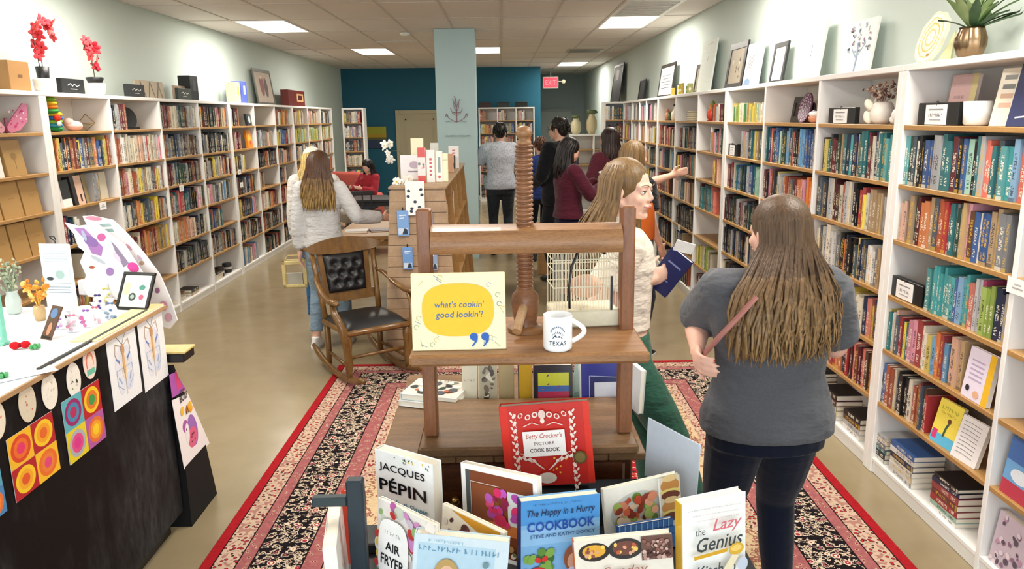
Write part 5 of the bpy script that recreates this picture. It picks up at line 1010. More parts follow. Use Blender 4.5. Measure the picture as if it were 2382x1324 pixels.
def butterfly(label, tl, br, seed, rounded):
    y, z = face_px(*tl); y2, z2 = face_px(*br); w_, h_ = y2-y, z-z2; pts = [(0, 0), (w_, 0), (w_, h_*.93), (w_*.9, h_), (w_*.12, h_), (0, h_*.93)] if rounded else [(0, 0), (w_, 0), (w_, h_), (0, h_)]
    def fn(A):
        c = w_*.48; A.ell(c+.035, h_*.6, .03, h_*.2, 'dde4f2', 16, .3); A.ell(c-.035, h_*.6, .03, h_*.2, 'e4e6f0', 16, -.3); A.ell(c+.03, h_*.28, .03, h_*.13, 'd8e0f0', 16); A.ell(c-.03, h_*.28, .028, h_*.13, 'e2e8f4', 16); A.ell(c, h_*.55, .02, h_*.24, 'f0dcc0', 16)
        for sx in (-1, 1):
            A.line([(c, h_*.82), (c+sx*.02, h_*.9), (c+sx*.035, h_*.95)], .002, '4a4238'); A.line([(c+sx*.01, h_*.8), (c+sx*.05, h_*.86), (c+sx*.06, h_*.72), (c+sx*.03, h_*.56)], .0028, 'b08a5a')
            A.line([(c+sx*.01, h_*.5), (c+sx*.06, h_*.5), (c+sx*.06, h_*.3), (c+sx*.02, h_*.2)], .0025, '9fb4d4'); A.line([(c+sx*.055, h_*.66), (c+sx*.03, h_*.6)], .008, '6f86c8'); A.line([(c+sx*.05, h_*.4), (c+sx*.03, h_*.3)], .006, 'a8b8dc')
        A.ell(c, h_*.75, .014, .022, 'c9966a', 14); A.ell(c, h_*.55, .008, h_*.17, 'd8b080', 14); A.line([(c, h_*.4), (c, h_*.12)], .003, 'd0b898')
    return paper(label, y, z2, fn, 'drawing', 'butterfly_drawing', 'butterfly drawings', pts, 'eef1f4')
butterfly('crayon butterfly drawing, left one of the two hanging on the counter front', (243, 790), (330, 910), 1, True)
butterfly('crayon butterfly drawing, right one, hanging below the counter corner', (316, 745), (391, 872), 2, False)
t = thing('side_ledge', 'small yellow-topped ledge on the far end of the counter', 'shelf', (-1.55, 3.256, .8)); MB('1a1a1b').bbox((-.3, .002, 0), (.12, .12, .04), .004).obj('bracket', M_SEMI, t); MB('d9c07a').bbox((-.3, .0, .0402), (.125, .125, .05), .002).obj('top', M_SEMI, t)
# tapered black side stand with unicorn posters
t = thing('poster_stand', 'tapered black stand at the counter end carrying the unicorn poster', 'stand', (-1.52, 3.36, 0))
mb = MB('101012'); mb.prism([(.045, -.11, 0), (.045, .21, 0), (.045, .137, .3), (.045, -.11, .3)], (-.31, 0, 0)); mb.obj('base_box', M_MATTE, t)
mb = MB('121214'); mb.prism([(.04, -.11, .3), (.04, .135, .3), (.04, -.1, .79), (.04, -.11, .79)], (-.3, 0, 0)); mb.obj('slanted_panel', M_MATTE, t)
SM = Matrix.Translation((-1.4785, 3.36, 0)) @ Matrix.Rotation(PI/2, 4, 'Z')
def q_(px, py, z=.33): p = at(px, py, X=-1.4785); return (p.y-3.26, p.z-z)
def a_uni(A):
    A.ell(.115, .1, .05, .085, 'a070c0', 20, .3); A.ell(.105, .07, .05, .05, 'e0688c', 20); A.ell(.04, .15, .028, .03, 'b05ab0', 16, .4); A.ell(.055, .11, .022, .05, 'f4f0f4', 16); A.ell(.05, .13, .006, .007, '3a2a3a', 8); A.dots(5, .08, .05, .13, .09, (.004, .007), ['5a2a3c'], 2)
    A.dots(9, .02, .2, .12, .24, (.014, .022), ['f0a028', 'f2c03c', 'e88a20'], 3); A.line([(.06, .2), (.075, .24), (.085, .2)], .006, '2c2420'); A.text('BOSS', .052, .29, w=.08, h=.034, col='3a3a3e', bold=.02); A.text('little', .045, .325, w=.05, h=.014, col='4a4a4e', bold=.02)
paper('poster of a pink and purple unicorn with orange flowers', -.1, .33, a_uni, 'poster', 'unicorn_poster', None, [q_(428, 1092), q_(487, 1031), q_(436, 915), q_(399, 932)], 'f5f2f3', M=SM)
paper('purple and pink poster strip above the unicorn poster', -.1, .67, lambda A: A.poly([(0, 0), (.05, .0), (.01, .09), (0, .09)], 'd84a7c'), 'poster', 'poster', None, [q_(400, 926, .67), q_(432, 907, .67), q_(408, 866, .67), q_(393, 872, .67)], 'b05ab0', M=SM)
# ------------------------------------------------------------------ things on the counter (top at 1.068)
zc = 1.0685
def cpt(px, py, z=zc): p = at(px, py, Z=z); return p.x, p.y
# big die-cut unicorn standee hanging over the far end
Yp = 3.31
def lp(pts, Y=Yp): return [V((at(a, b, Y=Y).x, 0, at(a, b, Y=Y).z)) for a, b in pts]
def standee(label, pts, Y, col, art, name='unicorn_standee', cat='cutout'):
    L = lp(pts, Y); ox_ = sum(p.x for p in L)/len(L); t = thing(name, label, cat, (ox_, Y, 0)); q = [(p.x-ox_, 0, p.z) for p in L]
    m = MB(col); m.prism(q, (0, .008, 0)); m.obj('board', M_PAPER, t); A = Art(-.0003)
    for c, poly in art: A.poly([((at(a, b, Y=Y).x-ox_), at(a, b, Y=Y).z) for a, b in poly], c)
    A.obj('print', t); z1 = max(p[2] for p in q); MB('d8d4cc').box((-.02, .0085, .001), (.02, .014, z1-.25)).obj('support_leg', M_PAPER, t); MB('d8d4cc').box((-.05, .0085, .0), (.05, .12, .004)).obj('foot', M_PAPER, t); return t
def blob(cx, cy, rx, ry, a=0, n=12, s=.85): rx, ry = rx*s, ry*s; return [(cx+rx*math.cos(2*PI*k/n)*math.cos(a)-ry*math.sin(2*PI*k/n)*math.sin(a), cy+rx*math.cos(2*PI*k/n)*math.sin(a)+ry*math.sin(2*PI*k/n)*math.cos(a)) for k in range(n)][::-1]
standee('tall white and pink sticker board curving down past the counter end', [(395, 765), (412, 745), (398, 700), (372, 640), (335, 590), (297, 545), (262, 512), (215, 502), (192, 503), (200, 520), (240, 560), (300, 640), (350, 720), (378, 760)], 3.36, 'f4eef0',
    [('e8889c', blob(218, 508, 24, 6, .1)), ('9fb8b8', [(212, 522), (255, 520), (262, 527), (215, 529)]), ('8fb0ac', [(218, 534), (262, 532), (266, 539), (220, 541)]), ('cf9ab0', blob(300, 575, 12, 4, .8)), ('d05a7c', blob(348, 678, 8, 9)), ('9c6a90', blob(366, 676, 7, 8)), ('a8a8b4', blob(340, 650, 14, 5, .1)), ('e8a0b8', blob(380, 712, 12, 14)), ('e4b0c0', blob(392, 738, 11, 12)), ('b89a80', blob(330, 612, 7, 6)), ('d8b8cc', blob(325, 600, 10, 4, .9))], 'sticker_board', 'display board')
standee('white die-cut unicorn figure with purple mane on the counter end', [(205, 690), (300, 700), (335, 640), (318, 615), (290, 570), (255, 545), (225, 520), (180, 526), (150, 518), (172, 545), (182, 575), (196, 585), (186, 610), (200, 640), (192, 665)], Yp, 'f3f1f2',
    [('a878b8', [(172, 530), (195, 530), (240, 575), (236, 596), (214, 590), (196, 556)]), ('8a6aa8', blob(212, 562, 22, 13, .5)), ('c9609c', blob(236, 552, 12, 11)), ('8f7f9a', [(258, 560), (272, 575), (300, 612), (288, 622), (270, 590)]), ('d84a9c', blob(310, 622, 17, 13, .5)), ('9a78b0', blob(256, 632, 11, 12)), ('b8c0cc', blob(228, 604, 24, 5, .5)), ('a85a3c', blob(214, 622, 8, 4)), ('a8b0c8', blob(196, 548, 5, 16, -.4)), ('e0c8dc', blob(272, 598, 16, 6, .9))])
def leaning(label, px, py, w_, h_, rz, lean, frame, mat_, art, fw=.014, name='picture_frame', cat='picture frame', dx=0):
    x, y = cpt(px, py); t = thing(name, label, cat, M=TR(x+dx, y, zc+.001, rz, -lean)); mb = MB(frame)
    for a, b in (((-w_/2, 0, 0), (w_/2, .012, fw)), ((-w_/2, 0, h_-fw), (w_/2, .012, h_)), ((-w_/2, 0, fw), (-w_/2+fw, .012, h_-fw)), ((w_/2-fw, 0, fw), (w_/2, .012, h_-fw))): mb.bbox(a, b, .002)
    mb.obj('frame', M_SEMI, t); MB(mat_).box((-w_/2+fw, .004, fw), (w_/2-fw, .011, h_-fw)).obj('backing', M_PAPER, t); A = Art(.0035); art(A, w_, h_); A.obj('picture', t); return t
leaning('black picture frame with green and black stickers on the counter', 303, 722, .16, .17, -.25, .5, '141415', 'e9e8e0', lambda A, w, h: (A.ell(.03, h*.6, .016, .012, '4f8f80', 12), A.ell(-.01, h*.35, .018, .018, '3a4a4a', 14), A.ell(-.01, h*.35, .01, .01, 'a8b8a8', 10), A.ell(.035, h*.35, .012, .012, 'd8607c', 10), A.rect(-.06, h*.4, -.03, h*.7, 'e8e4a8')))
# white card with hook and printed photo
x, y = cpt(150, 745); t = thing('display_card', 'tall white printed card hanging from a black hook on the counter', 'card', M=TR(x, y, zc+.001, -.15, 0)); pz = at(125, 568, Y=y).z-zc
MB('f2f5f8').bbox((-.068, 0, .02), (.068, .004, pz), .001).obj('card', M_PAPER, t); MB('c8ccd0').bbox((-.05, .006, 0), (.05, .06, .006), .001).obj('foot', M_SEMI, t); MB('1d1e20').tube([(0, .01, .006), (0, .01, pz+.01), (-.012, .006, pz+.02), (-.01, -.004, pz+.03), (.01, -.004, pz+.03), (.012, .0, pz+.015)], .0025, 6).obj('hook', M_SEMI, t)
A = Art(-.0004); [A.rect(-.05, pz-.03-.011*k, .05, pz-.026-.011*k, 'b8c0c8') for k in range(5)]; A.rect(-.055, pz-.15, .055, pz-.095, 'c8d8dc'); A.ell(-.035, pz-.142, .016, .007, '3a4048', 12); A.ell(.01, pz-.125, .02, .018, '9fb8b4', 14); A.line([(-.055, pz-.16), (.055, pz-.16)], .002, '9aa4ac'); [A.rect(-.05, pz-.178-.011*k, .05, pz-.174-.011*k, '98a4b0') for k in range(3)]; A.obj('print', t)
# mint frame box, plant vase, flowers, rack, ribbon, sweets
x, y = cpt(5, 800); t = thing('mint_frame', 'mint green upright frame at the left edge of the counter', 'frame', (x-.03, y, zc+.0005), rz=-.3); mb = MB('7cc4ae')
for a, b in (((-.06, -.01, 0), (-.045, .01, .2)), ((.045, -.01, 0), (.06, .01, .2)), ((-.06, -.01, .185), (.06, .01, .2)), ((-.06, -.02, 0), (.06, .02, .012))): mb.bbox(a, b, .003)
mb.obj('frame', M_SEMI, t); MB('c9a46a').ell((0, .03, .07), (.03, .01, .03)).obj('ornament', M_SEMI, t, True)
def plant(t, n, h, spread, cols, seed, r=.003, leaf=None, z0=0, name='foliage', bend=.3, mat=None):
    g = random.Random(seed); mb = MB()
    for i in range(n):
        a = g.uniform(0, 2*PI); s_ = g.uniform(.15, 1)*spread; hh = h*g.uniform(.65, 1); c = g.choice(cols); mb.C(c)
        pts = [V((math.cos(a)*s_*q**1.5, math.sin(a)*s_*q**1.5, z0+hh*q)) for q in (0, .35, .7, 1)]; mb.tube(pts, [r, r*.9, r*.7, r*.4], 5)
        if leaf:
            for q in range(leaf[1]):
                p = pts[1].lerp(pts[3], (q+1)/leaf[1]); mb.C(g.choice(cols)).ell(p+V((g.uniform(-1, 1), g.uniform(-1, 1), g.uniform(-.5, 1)))*leaf[0]*.8, (leaf[0], leaf[0]*.45, leaf[0]*.7), 6, 4, rot=Euler((g.uniform(-1, 1), g.uniform(-1, 1), g.uniform(0, 3))))
    return mb.obj(name, mat or M_LEAF, t, 60)
x, y = cpt(35, 730); t = thing('dried_plant', 'pale green dried plant in a clear vase at the counter edge', 'plant', (x, y, zc+.0005)); MB('b8c4c0').lathe([(.02, 0), (.028, .01), (.03, .06), (.02, .09), (.024, .1), (.021, .1), (.017, .09)], 16).obj('vase', M_GLOSS, t, True); plant(t, 14, .18, .07, ['9fae94', '8a9a80', 'b8b89a', '7c8a78'], 3, .002, (.01, 5), .05)
x, y = cpt(95, 745); t = thing('orange_flowers', 'bunch of orange paper flowers on the counter', 'flowers', (x, y, zc+.0005)); MB('c9a878').lathe([(.018, 0), (.024, .03), (.02, .06)], 14).obj('pot', M_SEMI, t, True); plant(t, 10, .13, .05, ['e8a02c', 'f0b84a', 'd98a2a', 'f2c870'], 5, .002, (.014, 3), .04, 'flower_heads')
x, y = cpt(105, 790); t = thing('postcard_pocket', 'leaning brown and blue postcard in a clear pocket on the counter', 'postcard', M=TR(x, y, zc+.001, -.5, -.5)); MB('5f4636').bbox((-.03, 0, 0), (.03, .006, .13), .001).obj('card', M_PAPER, t); A = Art(); A.ell(0, .1, .02, .02, '5f7faa', 14); A.ell(.004, .04, .012, .025, 'c98a6a', 14); A.rect(-.028, .004, .028, .012, '2a2420'); A.obj('print', t)
x, y = cpt(48, 812); t = thing('ribbon_bow', 'red fabric bow on the white counter', 'bow', (x, y, zc+.0005), rz=.4)
MB('c8202a').ell((-.016, 0, .014), (.017, .012, .014)).ell((.016, 0, .014), (.017, .012, .013)).obj('loops', M_FABRIC, t, True); MB('8a1a20').ell((0, 0, .014), (.007, .009, .009)).obj('knot', M_FABRIC, t, True)
for px, py, lb in ((82, 812, 'small green gift bow on the white counter'), (5, 880, 'dark green clip at the left edge of the counter')):
    x, y = cpt(px, py); t = thing('gift_bow', lb, 'bow', (x, y, zc+.0005)); g = random.Random(2)
    mb = MB('4aa060'); [mb.ell((.012*math.cos(a), .012*math.sin(a), .009), (.01, .006, .008), 8, 6, rot=Euler((0, 0, a))) for a in [q*PI/3 for q in range(6)]]; mb.obj('loops', M_GLOSS, t, True); MB('3a8050').ell((0, 0, .014), (.007, .007, .006)).obj('centre', M_GLOSS, t, True)
# clear gift bags with pink and purple contents
g = random.Random(9)
for k, (px, py, c1, c2, nm) in enumerate(((140, 765, 'c8a0cc', '9a78b8', 'leftmost, below the white card'), (172, 772, 'e0b8c8', 'd88aa0', 'second from the left'), (205, 760, 'd070a8', '8a5ab0', 'with a bright pink bow'), (226, 752, 'd8b0c0', 'e06a7c', 'with a red heart, rightmost of the front row'), (130, 722, 'e8a85a', 'd88a3a', 'holding orange pieces'), (232, 722, '5a4a90', '3a3070', 'navy and purple, behind the pink-bowed one'), (262, 742, '8aa0b8', '5a78a0', 'blue, beside the black picture frame'), (250, 705, 'ece8a8', 'dcd880', 'pale yellow card packet behind the blue one'))):
    x, y = cpt(px, py); t = thing('gift_bag', 'small clear gift bag, '+nm, 'gift bag', (x, y, zc+.0005), rz=g.uniform(-.5, .5), group='small gift bags on the counter')
    MB('e4e6ee').loft([((0, 0, 0), .024, .014), ((0, 0, .03), .026, .016), ((0, 0, .055), .02, .01), ((0, 0, .066), .006, .005), ((0, 0, .085), .02, .004)], 12).obj('bag', M_GLOSS, t, 50)
    mb = MB(); [mb.C(g.choice([c1, c2, 'f0e8f0'])).ell((g.uniform(-.018, .018), -.0155+g.uniform(-.002, .001), g.uniform(.008, .045)), (.007, .003, .006), 7, 5) for _ in range(9)]; mb.obj('contents', M_PAPER, t, True)
    MB(c2).ell((-.007, -.004, .066), (.008, .004, .005), 8, 6).ell((.007, -.004, .066), (.008, .004, .005), 8, 6).obj('bow', M_GLOSS, t, True)
x, y = cpt(210, 690); t = thing('white_box', 'white tissue box behind the gift bags on the counter', 'box', (x, y+.05, zc+.0005), rz=-.3); MB('eceaf0').bbox((-.06, -.04, 0), (.06, .04, .07), .004).obj('carton', M_PAPER, t); MB('f6f5f8').loft([((0, 0, .07), .03, .01), ((.005, 0, .09), .02, .012), ((0, 0, .1), .006, .004)], 10).obj('tissue', M_PAPER, t, True)
for k, (px, py, w_, h_, rz, lb) in enumerate(((45, 842, .2, .14, .2, 'white paper sheet lying on the counter, rear one'), (30, 870, .22, .15, -.1, 'clear plastic sheet lying at the front of the counter'))):
    x, y = cpt(px, py); t = thing('paper_sheet', lb, 'paper', (x, y, zc+.0004+.001*k), rz=rz+.9); MB(['f4f6fa', 'dfeaee'][k]).bbox((-w_/2, -h_/2, 0), (w_/2, h_/2, .0008), .0001).obj('sheet', M_GLOSS, t)
# ------------------------------------------------------------------ things on and in the bookcases
def on(M, x, y, z, rz=0, rx=0): return M @ Matrix.Translation((x, y, z+.0006)) @ Euler((rx, 0, rz)).to_matrix().to_4x4()
def lx(M, px, py, X): p = at(px, py, X=X); q = M.inverted() @ p; return q.x, q.z
def leanpic(label, M, px0, px1, pyb, pyt, Xp, frame, backing, art=None, fw=.02, dep=.018, back=.3, name='picture_frame', cat='picture frame', group='frames and canvases on top of the bookcases', z=HS):
    q_ = .1 if Xp > 0 else -.05; a, _ = lx(M, px0, pyb, Xp+q_); b, _ = lx(M, px1, pyb, Xp+q_); 
    if b < a: a, b = b, a
    _, zt = lx(M, (px0+px1)/2, pyt, Xp+(.08 if Xp > 0 else -.08)); h = max(.08, zt-z); w_ = b-a; yb = back-.02-h*.13-dep; lean = math.asin(min(.6, (back-.012-dep-yb)/h*.95)); fw = fw*2.1
    t = thing(name, label, cat, M=on(M, (a+b)/2, yb, z, 0, -lean*.9), group=group)
    if frame:
        mb = MB(frame)
        for p, q in (((-w_/2, 0, 0), (w_/2, dep, fw)), ((-w_/2, 0, h-fw), (w_/2, dep, h)), ((-w_/2, 0, fw), (-w_/2+fw, dep, h-fw)), ((w_/2-fw, 0, fw), (w_/2, dep, h-fw))): mb.bbox(p, q, .002)
        mb.obj('frame', M_SEMI, t); MB(backing).box((-w_/2+fw, .006, fw), (w_/2-fw, dep-.002, h-fw)).obj('mount', M_PAPER, t); y0 = .0058
    else: MB(backing).bbox((-w_/2, 0, 0), (w_/2, dep, h), .002).obj('canvas', M_MATTE, t); y0 = -.0003
    if art: A = Art(y0); art(A, w_, h); A.obj('picture', t)
    return t
def lines(col, n=4, w0=.3): return lambda A, w, h: [A.rect(-w*w0/2*(1-.2*(k % 2)), h*(.65-.09*k), w*w0/2*(1-.2*(k % 2)), h*(.65-.09*k)+h*.02, col) for k in range(n)]
# right wall, far to near; shelf frame whose x runs towards the camera
RT = frame(XR, 12.2, RZ)
leanpic('tall narrow black frame, farthest on the right bookcases', RT, 1418, 1438, 238, 148, 1.98, '17181a', '3a3a3c', lambda A, w, h: A.rect(-w*.2, h*.6, w*.1, h*.85, 'c9c9c4'))
leanpic('small thin black frame, second from the far end on the right', RT, 1474, 1486, 225, 184, 1.98, '1c1d1f', '2c2c2e', None, .01)
leanpic('black frame with white lettered print above the third right bookcase', RT, 1524, 1556, 220, 147, 2.0, '241c18', 'e6e4de', lines('4a4a4c', 5, .6))
leanpic('small dark frame with a grey photo beside the tall white canvas', RT, 1603, 1622, 212, 148, 2.0, '3a2c24', '9a9084', lambda A, w, h: A.ell(0, h*.5, w*.2, h*.2, 'c9b8a0', 14))
leanpic('tall white canvas with two small birds, above the third right bookcase', RT, 1622, 1652, 208, 92, 2.02, None, 'dfe4dc', lambda A, w, h: (A.line([(-w*.1, h*.92), (w*.25, h*.93)], .008, '7c8480'), A.line([(0, h*.6), (w*.05, h*.7)], .008, '6c7470')))
leanpic('large black frame with a faded group photo', RT, 1683, 1722, 196, 97, 2.02, '1b1716', 'a89a88', lambda A, w, h: (A.rect(-w*.3, h*.12, w*.3, h*.86, 'b3a690'), A.dots(10, -w*.22, h*.2, w*.22, h*.7, (.01, .025), ['7c7060', 'cfc4b0', '5c5448'], 3)), .028)
leanpic('white canvas with black brush strokes and a blue patch', RT, 1726, 1760, 189, 98, 2.03, None, 'eef0ef', lambda A, w, h: ([A.line([(-w*.35+.03*k, h*.42), (-w*.22+.035*k, h*.72)], .01, '3a3f44') for k in range(4)], A.ell(-w*.2, h*.1, w*.22, h*.12, '7c94b0', 14)))
leanpic('black frame with a white mount and small pink sketch', RT, 1785, 1815, 184, 97, 2.03, '1e2021', 'ece9e6', lambda A, w, h: A.ell(0, h*.5, w*.08, h*.12, 'd8c0b8', 12), .018)
leanpic('tall white canvas with a small black bee drawing', RT, 1858, 1904, 176, 50, 2.04, None, 'f2f3ec', lambda A, w, h: (A.line([(-w*.3, h*.75), (w*.3, h*.76)], .003, 'c8ccc4'), A.ell(0, h*.58, .008, .014, '3c3c40', 10), A.ell(0, h*.5, .006, .01, '44444a', 10), A.ell(0, h*.43, .009, .006, '3c3c40', 10), A.ell(w*.3, h*.93, w*.15, h*.05, 'dfe6a8', 12)))
def a_tree(A, w, h):
    g = random.Random(6); A.line([(-.01, .0), (.0, h*.35), (-.02, h*.6)], .022, '7f93ac'); A.line([(0, h*.35), (w*.2, h*.55)], .012, '8a9ab0'); A.line([(0, h*.3), (-w*.25, h*.5)], .012, '8a9ab0')
    for k in range(46): x, z = g.uniform(-w*.42, w*.42), g.uniform(h*.4, h*.93); A.ell(x, z, .006, .012, g.choice(['5c6478', '8a5f78', '474e5c', '8fa0b0']), 8, g.uniform(0, 3))
leanpic('white canvas of a blue tree with dark leaves, nearest of the canvases', RT, 1957, 2020, 158, 45, 2.04, None, 'efeee8', a_tree)
leanpic('pale canvas edge at the right frame edge, beyond the plant', frame(XR, 3.72, RZ), 2372, 2440, 98, -10, 2.05, None, 'dcd8cc', None)
# cream agate slice leaning
a, _ = lx(R1, 2150, 128, 1.99); t = thing('agate_slice', 'large cream and gold agate-like disc leaning on top of the near bookcase', 'ornament', M=on(R1, a, .06, HS, .1, -.32))
def rag(rx, rz, s, n=26, se=1): g = random.Random(se); return [(rx*(1+g.uniform(-s, s))*math.cos(2*PI*k/n), rz+rz*(1+g.uniform(-s, s))*math.sin(2*PI*k/n)) for k in range(n)]
MB('eae6c8').prism([(x, 0, max(0, z)) for x, z in rag(.095, .125, .05)][::-1], (0, .016, 0)).obj('slab', M_GLOSS, t); A = Art(-.0004)
for q, c in ((.9, 'f4f2e4'), (.78, 'd8c87a'), (.72, 'f0ecd2'), (.56, 'd0bd6c'), (.5, 'f0ecd0'), (.34, 'd8ca84'), (.26, 'f2efdc')): A.poly([(x*q, (z-.125)*q+.125) for x, z in rag(.095, .125, .05)], c)
A.ell(.03, .04, .012, .008, 'b08a4c', 10); A.obj('rings', t, M_GLOSS)
MB('d8d8a8').prism([(.07, .03, 0), (.14, .05, 0), (.1, .04, .16)], (0, .012, 0)).obj('easel', M_SEMI, t)
# bronze vase with green leaves
a, _ = lx(R1, 2248, 118, 2.03); t = thing('potted_plant', 'green leafy plant in a ribbed bronze vase on the near right bookcase', 'plant', M=on(R1, a, .13, HS))
mb = MB('8a7258'); n = 40; pf = [(.03, 0), (.05, .02), (.062, .06), (.062, .09), (.05, .125), (.048, .135), (.042, .13)]; base = []
for r_, z_ in pf: base.append(mb.P([((r_*(1+.05*math.cos(10*2*PI*i/n)))*math.cos(2*PI*i/n), (r_*(1+.05*math.cos(10*2*PI*i/n)))*math.sin(2*PI*i/n), z_) for i in range(n)]))
for k in range(len(pf)-1): [mb.F([base[k]+i, base[k]+(i+1) % n, base[k+1]+(i+1) % n, base[k+1]+i]) for i in range(n)]
mb.F(list(range(base[0], base[0]+n))[::-1]); mb.F(range(base[-1], base[-1]+n)); mb.obj('vase', M_METAL, t, True)
g = random.Random(21)
for k in range(30):
    a = g.uniform(0, 2*PI); L = g.uniform(.15, .25); el = g.uniform(.35, 1.4); m = MB(g.choice(['3f5a34', '56703f', '6d8450', '2f4a2c', '7a8a5a'])); c = []
    for i, q in enumerate((0, .25, .5, .75, 1)):
        rr = L*q*math.cos(el)*(1+.2*q); zz = .12+L*q*math.sin(el)-.04*q*q; w_ = (.006, .017, .022, .015, .001)[i]; d = V((math.cos(a), math.sin(a), 0)); s_ = V((-math.sin(a), math.cos(a), 0)); p = d*min(rr, .2)+V((0, 0, zz))
        if p.y > .14: p.y = .14
        c.append(m.P([p-s_*w_, p+V((0, 0, -.006)), p+s_*w_]))
    for u, v in zip(c, c[1:]): m.F([u, u+1, v+1, v]); m.F([u+1, u+2, v+2, v+1])
    m.obj('leaf', M_LEAF, t, True)
# signs: black box with white card
def boxsign(label, M, x0, x1, y, z, h=.085, txt=None):
    t = thing('box_sign', label, 'sign', M=on(M, (x0+x1)/2, y, z)); w_ = x1-x0; MB('161617').bbox((-w_/2, 0, 0), (w_/2, .03, h), .003).obj('box', M_SEMI, t); MB('f0efec').box((-w_*.28, -.003, .004), (w_*.24, -.0005, h*.9)).obj('card', M_PAPER, t)
    A = Art(-.0034); A.rect(-w_*.2, h*.66, w_*.16, h*.72, '8a8a90'); A.scr(-w_*.02, h*.45, w_*.34, h*.16, '5a5a66', 3); A.rect(-w_*.16, h*.22, w_*.12, h*.27, 'a0a0a8'); A.obj('print', t); MB('2a2a2c').tube([(-.004, -.002, h*.86), (-.004, -.006, h*1.02), (.006, -.004, h*1.06), (.01, .0, h*.98)], .002, 5).obj('clip', M_SEMI, t)
boxsign('black box sign with white label on the top shelf of the near right bookcase', R1, .11, .43, .03, SHZ[0], .1, 'MEMOIR')
boxsign('black box sign with white label, top shelf, second right bookcase', R2, 2.02, 2.36, .03, SHZ[0], .09, 'POETRY')
boxsign('black box sign with white label on the fourth shelf beside bright books', R1, .03, .32, .02, SHZ[3], .1, 'ROMANCE')
boxsign('small black and white box sign, second shelf, far bay of second right bookcase', R2, .06, .3, .02, SHZ[1], .1, 'HISTORY')
def upbook(label, M, x, y, z, w, h, t_, cover, fn=None, rz=0, rx=-.12, spine=None, name='book'): return plain_book(label, on(M, x, y, z, rz, rx), w, h, t_, cover, fn, None, spine, name=name)
upbook('pink and yellow notebook standing behind the label on the top shelf, near right bookcase', R1, .1, .16, SHZ[0], .2, .225, .015, 'ddb4b0', lambda A, w, h: (A.rect(w*.78, 0, w, h, 'dcc98a'), A.scr(w*.4, h*.55, w*.4, .014, 'a88088', 5)))
t = thing('planter', 'small white ceramic pot on the top shelf, near right bookcase', 'pot', M=on(R1, .5, .07, SHZ[0])); MB('eeece6').lathe([(.038, 0), (.05, .01), (.055, .1), (.05, .1), (.045, .02)], 20).obj('pot', M_SEMI, t, True)
upbook('tall cream and tan booklet leaning on the top shelf, near right bookcase', R1, .6, .06, SHZ[0], .09, .23, .012, 'e9ddc8', lambda A, w, h: [A.rect(w*.2, h*(.8-.16*k), w*.8, h*(.88-.16*k), c) for k, c in enumerate(('6a6a60', '55564e', 'c9a080', 'd8a890'))], .3, -.2)
upbook('navy book with a white cross leaning on the top shelf, near right bookcase', R1, .72, .05, SHZ[0], .16, .24, .03, '232a58', lambda A, w, h: (A.line([(w*.5, h*.35), (w*.5, h*.62)], .004, 'e6e8f0'), A.line([(w*.42, h*.54), (w*.58, h*.54)], .004, 'e6e8f0'), A.rect(w*.25, h*.75, w*.75, h*.78, '8a90c0'), A.line([(w*.2, h*.14), (w*.8, h*.18)], .006, 'dfe2ee')), .2, -.2)
# near bookcase facing books
upbook('yellow and blue picture book with a running child, facing out near the bottom', R1, .51, .012, SHZ[5], .15, .2, .02, 'f0dc5a', lambda A, w, h: (A.rect(0, 0, w, h*.24, '5fb8dc'), A.rect(w*.05, h*.08, w*.25, h*.3, 'd8407c'), A.line([(w*.5, h*.2), (w*.54, h*.42), (w*.6, h*.52)], .012, '3a5a4c'), A.ell(w*.6, h*.58, .012, .012, '6d4a34', 12), A.scr(w*.5, h*.83, w*.7, .018, 'a8b03c', 2), A.scr(w*.5, h*.72, w*.6, .012, 'a8a04c', 3)), .1, -.22, 'e8d24a')
upbook('white book covered in handwriting, leaning near the bottom right', R1, .68, .01, SHZ[5], .15, .19, .02, 'e6e2e0', lambda A, w, h: [A.line([(w*.12, h*(.88-.09*k)), (w*.4, h*(.89-.09*k)), (w*.8, h*(.87-.09*k))], .002, '6a686c') for k in range(9)], .1, -.25)
upbook('lavender and yellow picture book facing out on the fifth shelf', R1, .7, .012, SHZ[4], .17, .215, .02, 'e6dcec', lambda A, w, h: (A.rect(w*.78, 0, w, h, 'e8b830'), [A.rect(w*.15, h*(.75-.09*k), w*.65, h*(.78-.09*k), 'b8a8c8') for k in range(5)], A.ell(w*.2, h*.2, .014, .014, '2c2a34', 10), A.ell(w*.55, h*.14, .02, .016, 'e0b08c', 12)), .0, -.12)
upbook('sky blue and red book facing out, sixth shelf at the right frame edge', R1, 1.0, .02, SHZ[5], .18, .23, .02, '6aa8d8', lambda A, w, h: (A.rect(0, 0, w, h*.25, 'b83a50'), A.rect(0, h*.6, w, h, '3f6fb0'), A.ell(w*.5, h*.4, w*.3, h*.12, 'dfe8f0', 16)), 0, -.12)
upbook('grey and pink patterned book on the bottom shelf at the right frame edge', R1, .99, .02, SHZ[6], .18, .22, .03, 'c8b8c4', lambda A, w, h: A.dots(30, .01, .01, w-.01, h-.01, (.006, .016), ['8a6a80', 'e0d0d8', '5a5060', 'b890a8'], 5), 0, -.12)
